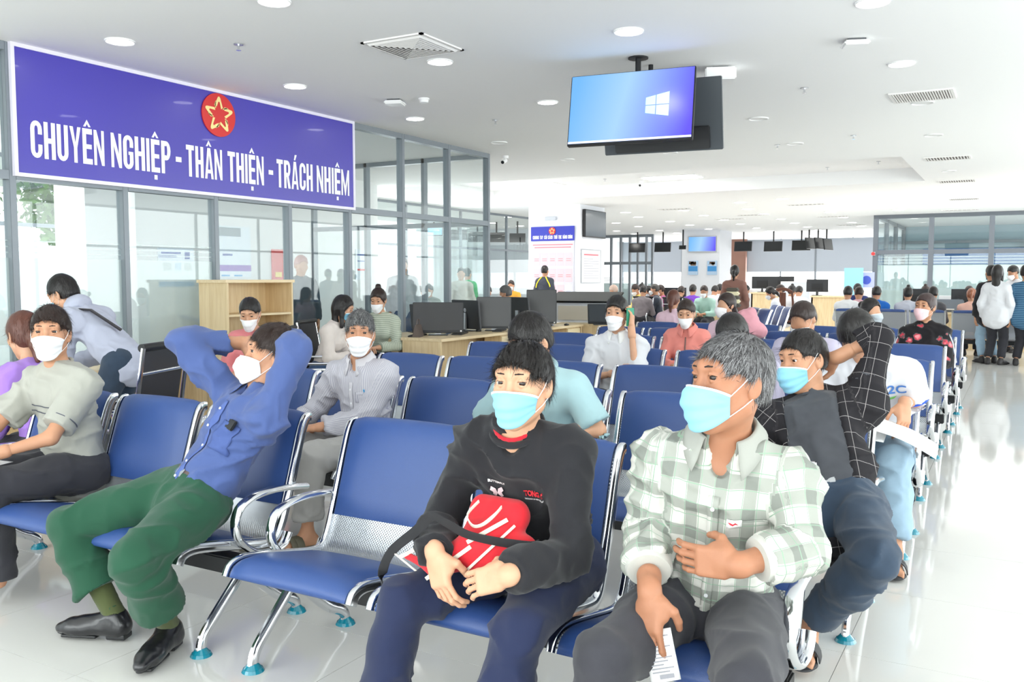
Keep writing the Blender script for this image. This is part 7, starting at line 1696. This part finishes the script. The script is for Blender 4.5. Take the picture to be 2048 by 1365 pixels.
tree('Leafy tree outside behind the left end of the partition', -17.0, 5.2, 2.0, 1.6, 1); tree('Leafy tree outside behind the hooded man', -18.3, 8.6, 2.2, 1.9, 2); tree('Leafy tree outside right of the white column', -17.5, 12.2, 2.3, 1.6, 3)
o = struct(bobj('wall_outside_ground', (-40, FX0, -10, 40, -.25, -.02), mat('outside_paving', (206, 206, 200), .8)))
for y in (3.0, 6.2): struct(bobj('wall_outside_post', (-15.6, -15.35, y, y+.25, 0, 3.6), WHITE))
# ------------------------------------------------------------ red bag of the boy
s = FIGS[0]; RB = cloth('red_bag_cloth', (208, 36, 48), .7, .08, 20); CRM = cloth('cream_webbing', (236, 228, 212), .8)
bag = empty('red_bag', (-1.40, 2.12, .70), 0, "Red cloth bag with cream stripes and black strap on the boy's lap", 'bag')
og = A3(bag.location)
def bp_(px, py, Y): return A3(on_y(px, py, Y))
TL, TR, BR, BL_ = bp_(935, 1010, 2.235), bp_(1062, 1040, 2.235), bp_(1010, 1150, 2.12), bp_(795, 1112, 2.14)
LM = bp_(870, 1170, 2.08)
f = Field(); f.cone((TL+TR)/2*.5+TL*.5, (TL+TR)/2*.5+TR*.5, .040, .046, .05); f.cone(bp_(960, 1075, 2.19), bp_(1045, 1100, 2.17), .05, .045, .06); f.cone(bp_(860, 1105, 2.15), bp_(990, 1130, 2.14), .020, .035, .05); f.cone(bp_(815, 1112, 2.15), bp_(880, 1150, 2.10), .010, .014, .04); f.cone(bp_(880, 1125, 2.13), bp_(985, 1080, 2.16), .028, .04, .05)
V, F = f.mesh(.006); N_ = vnormals(V, F); V = V+N_*((1-np.abs(2*vnoise(V*14)-1))[:, None]-.5)*.006; np_mesh('bag_body', V-og, F, RB, bag)
def onbag(pts, off=.004):
    C = np.array(pts); d = unit(A3((0, 0, EYE))-C.mean(0)); C = C+d*.12
    C0 = C.copy()
    for _ in range(50): C = C-d*np.maximum(f.eval(C)-off, 0)[:, None]*.8
    bad = np.linalg.norm(C-C0, axis=1) > .2; C[bad] = (C0-d*.12)[bad]
    return C-og
def strip(name, a, b, wpx, m, Y=2.15, n=12, curve=0, off=.005):
    P0, P1 = bp_(*a, Y), bp_(*b, Y); pts = [P0+(P1-P0)*i/n for i in range(n+1)]
    sobj(name, list(onbag(pts, off)), rsect(wpx, .0018, .4), m, bag, ref=np.cross(unit(P1-P0), A3((.4, -.9, .3))))
strip('cream_stripe', (1015, 1040), (935, 1085), .006, CRM); strip('cream_stripe', (1030, 1052), (935, 1140), .004, CRM); strip('cream_stripe', (940, 1095), (850, 1160), .006, CRM); strip('cream_stripe', (860, 1085), (800, 1115), .006, CRM)
strip('cream_edge', (790, 1108), (872, 1176), .003, CRM)
hp = [bp_(958, 1003, 2.16), bp_(935, 1030, 2.12), bp_(945, 1052, 2.11), bp_(965, 1050, 2.12), bp_(990, 1030, 2.13), bp_(1003, 1015, 2.16)]
sobj('carry_handle', [p-og for p in catmull(hp, 5)], rsect(.006, .0016, .4), CRM, bag, ref=(.2, -.5, .85))
st = [bp_(766, 1180, 2.20), bp_(764, 1150, 2.20), bp_(782, 1105, 2.16), bp_(835, 1060, 2.06), bp_(862, 1034, 2.04), bp_(890, 1045, 2.05), bp_(935, 1070, 2.085), bp_(1000, 1085, 2.10), bp_(1060, 1092, 2.10), bp_(1075, 1090, 2.16)]
sobj('shoulder_strap', [p-og for p in catmull(st, 6)], rsect(.015, .0016, .3), mat('black_webbing', (34, 34, 38), .7), bag, ref=(.3, -.35, .9))
for (s_, a, w_, h_) in (('PRUdent', (832, 1106), .052, .012),):
    me = text_fit(s_, w_, h_, .0); v = np.array([q.co[:] for q in me.vertices]); base = bp_(*a, 2.15); ex = unit(bp_(868, 1138, 2.12)-base); nz = unit(A3((0, 0, EYE))-base); ey = np.cross(nz, ex)
    X = onbag(base+np.outer(v[:, 0], ex)+np.outer(v[:, 1], ey), .006)
    for q, p in zip(me.vertices, X): q.co = p
    link('bag_lettering', me, CRM, bag)

al = empty('fire_alarm', (-4.05, 29.9, 2.2), 0, 'Small red fire alarm on the corner post of the right glass office', 'alarm'); cobj('bell', (0, 0, 0), (0, -.05, 0), .055, PRD, al); bobj('base', (-.06, .06, -.0, .05, -.06, .06), STEEL, al)
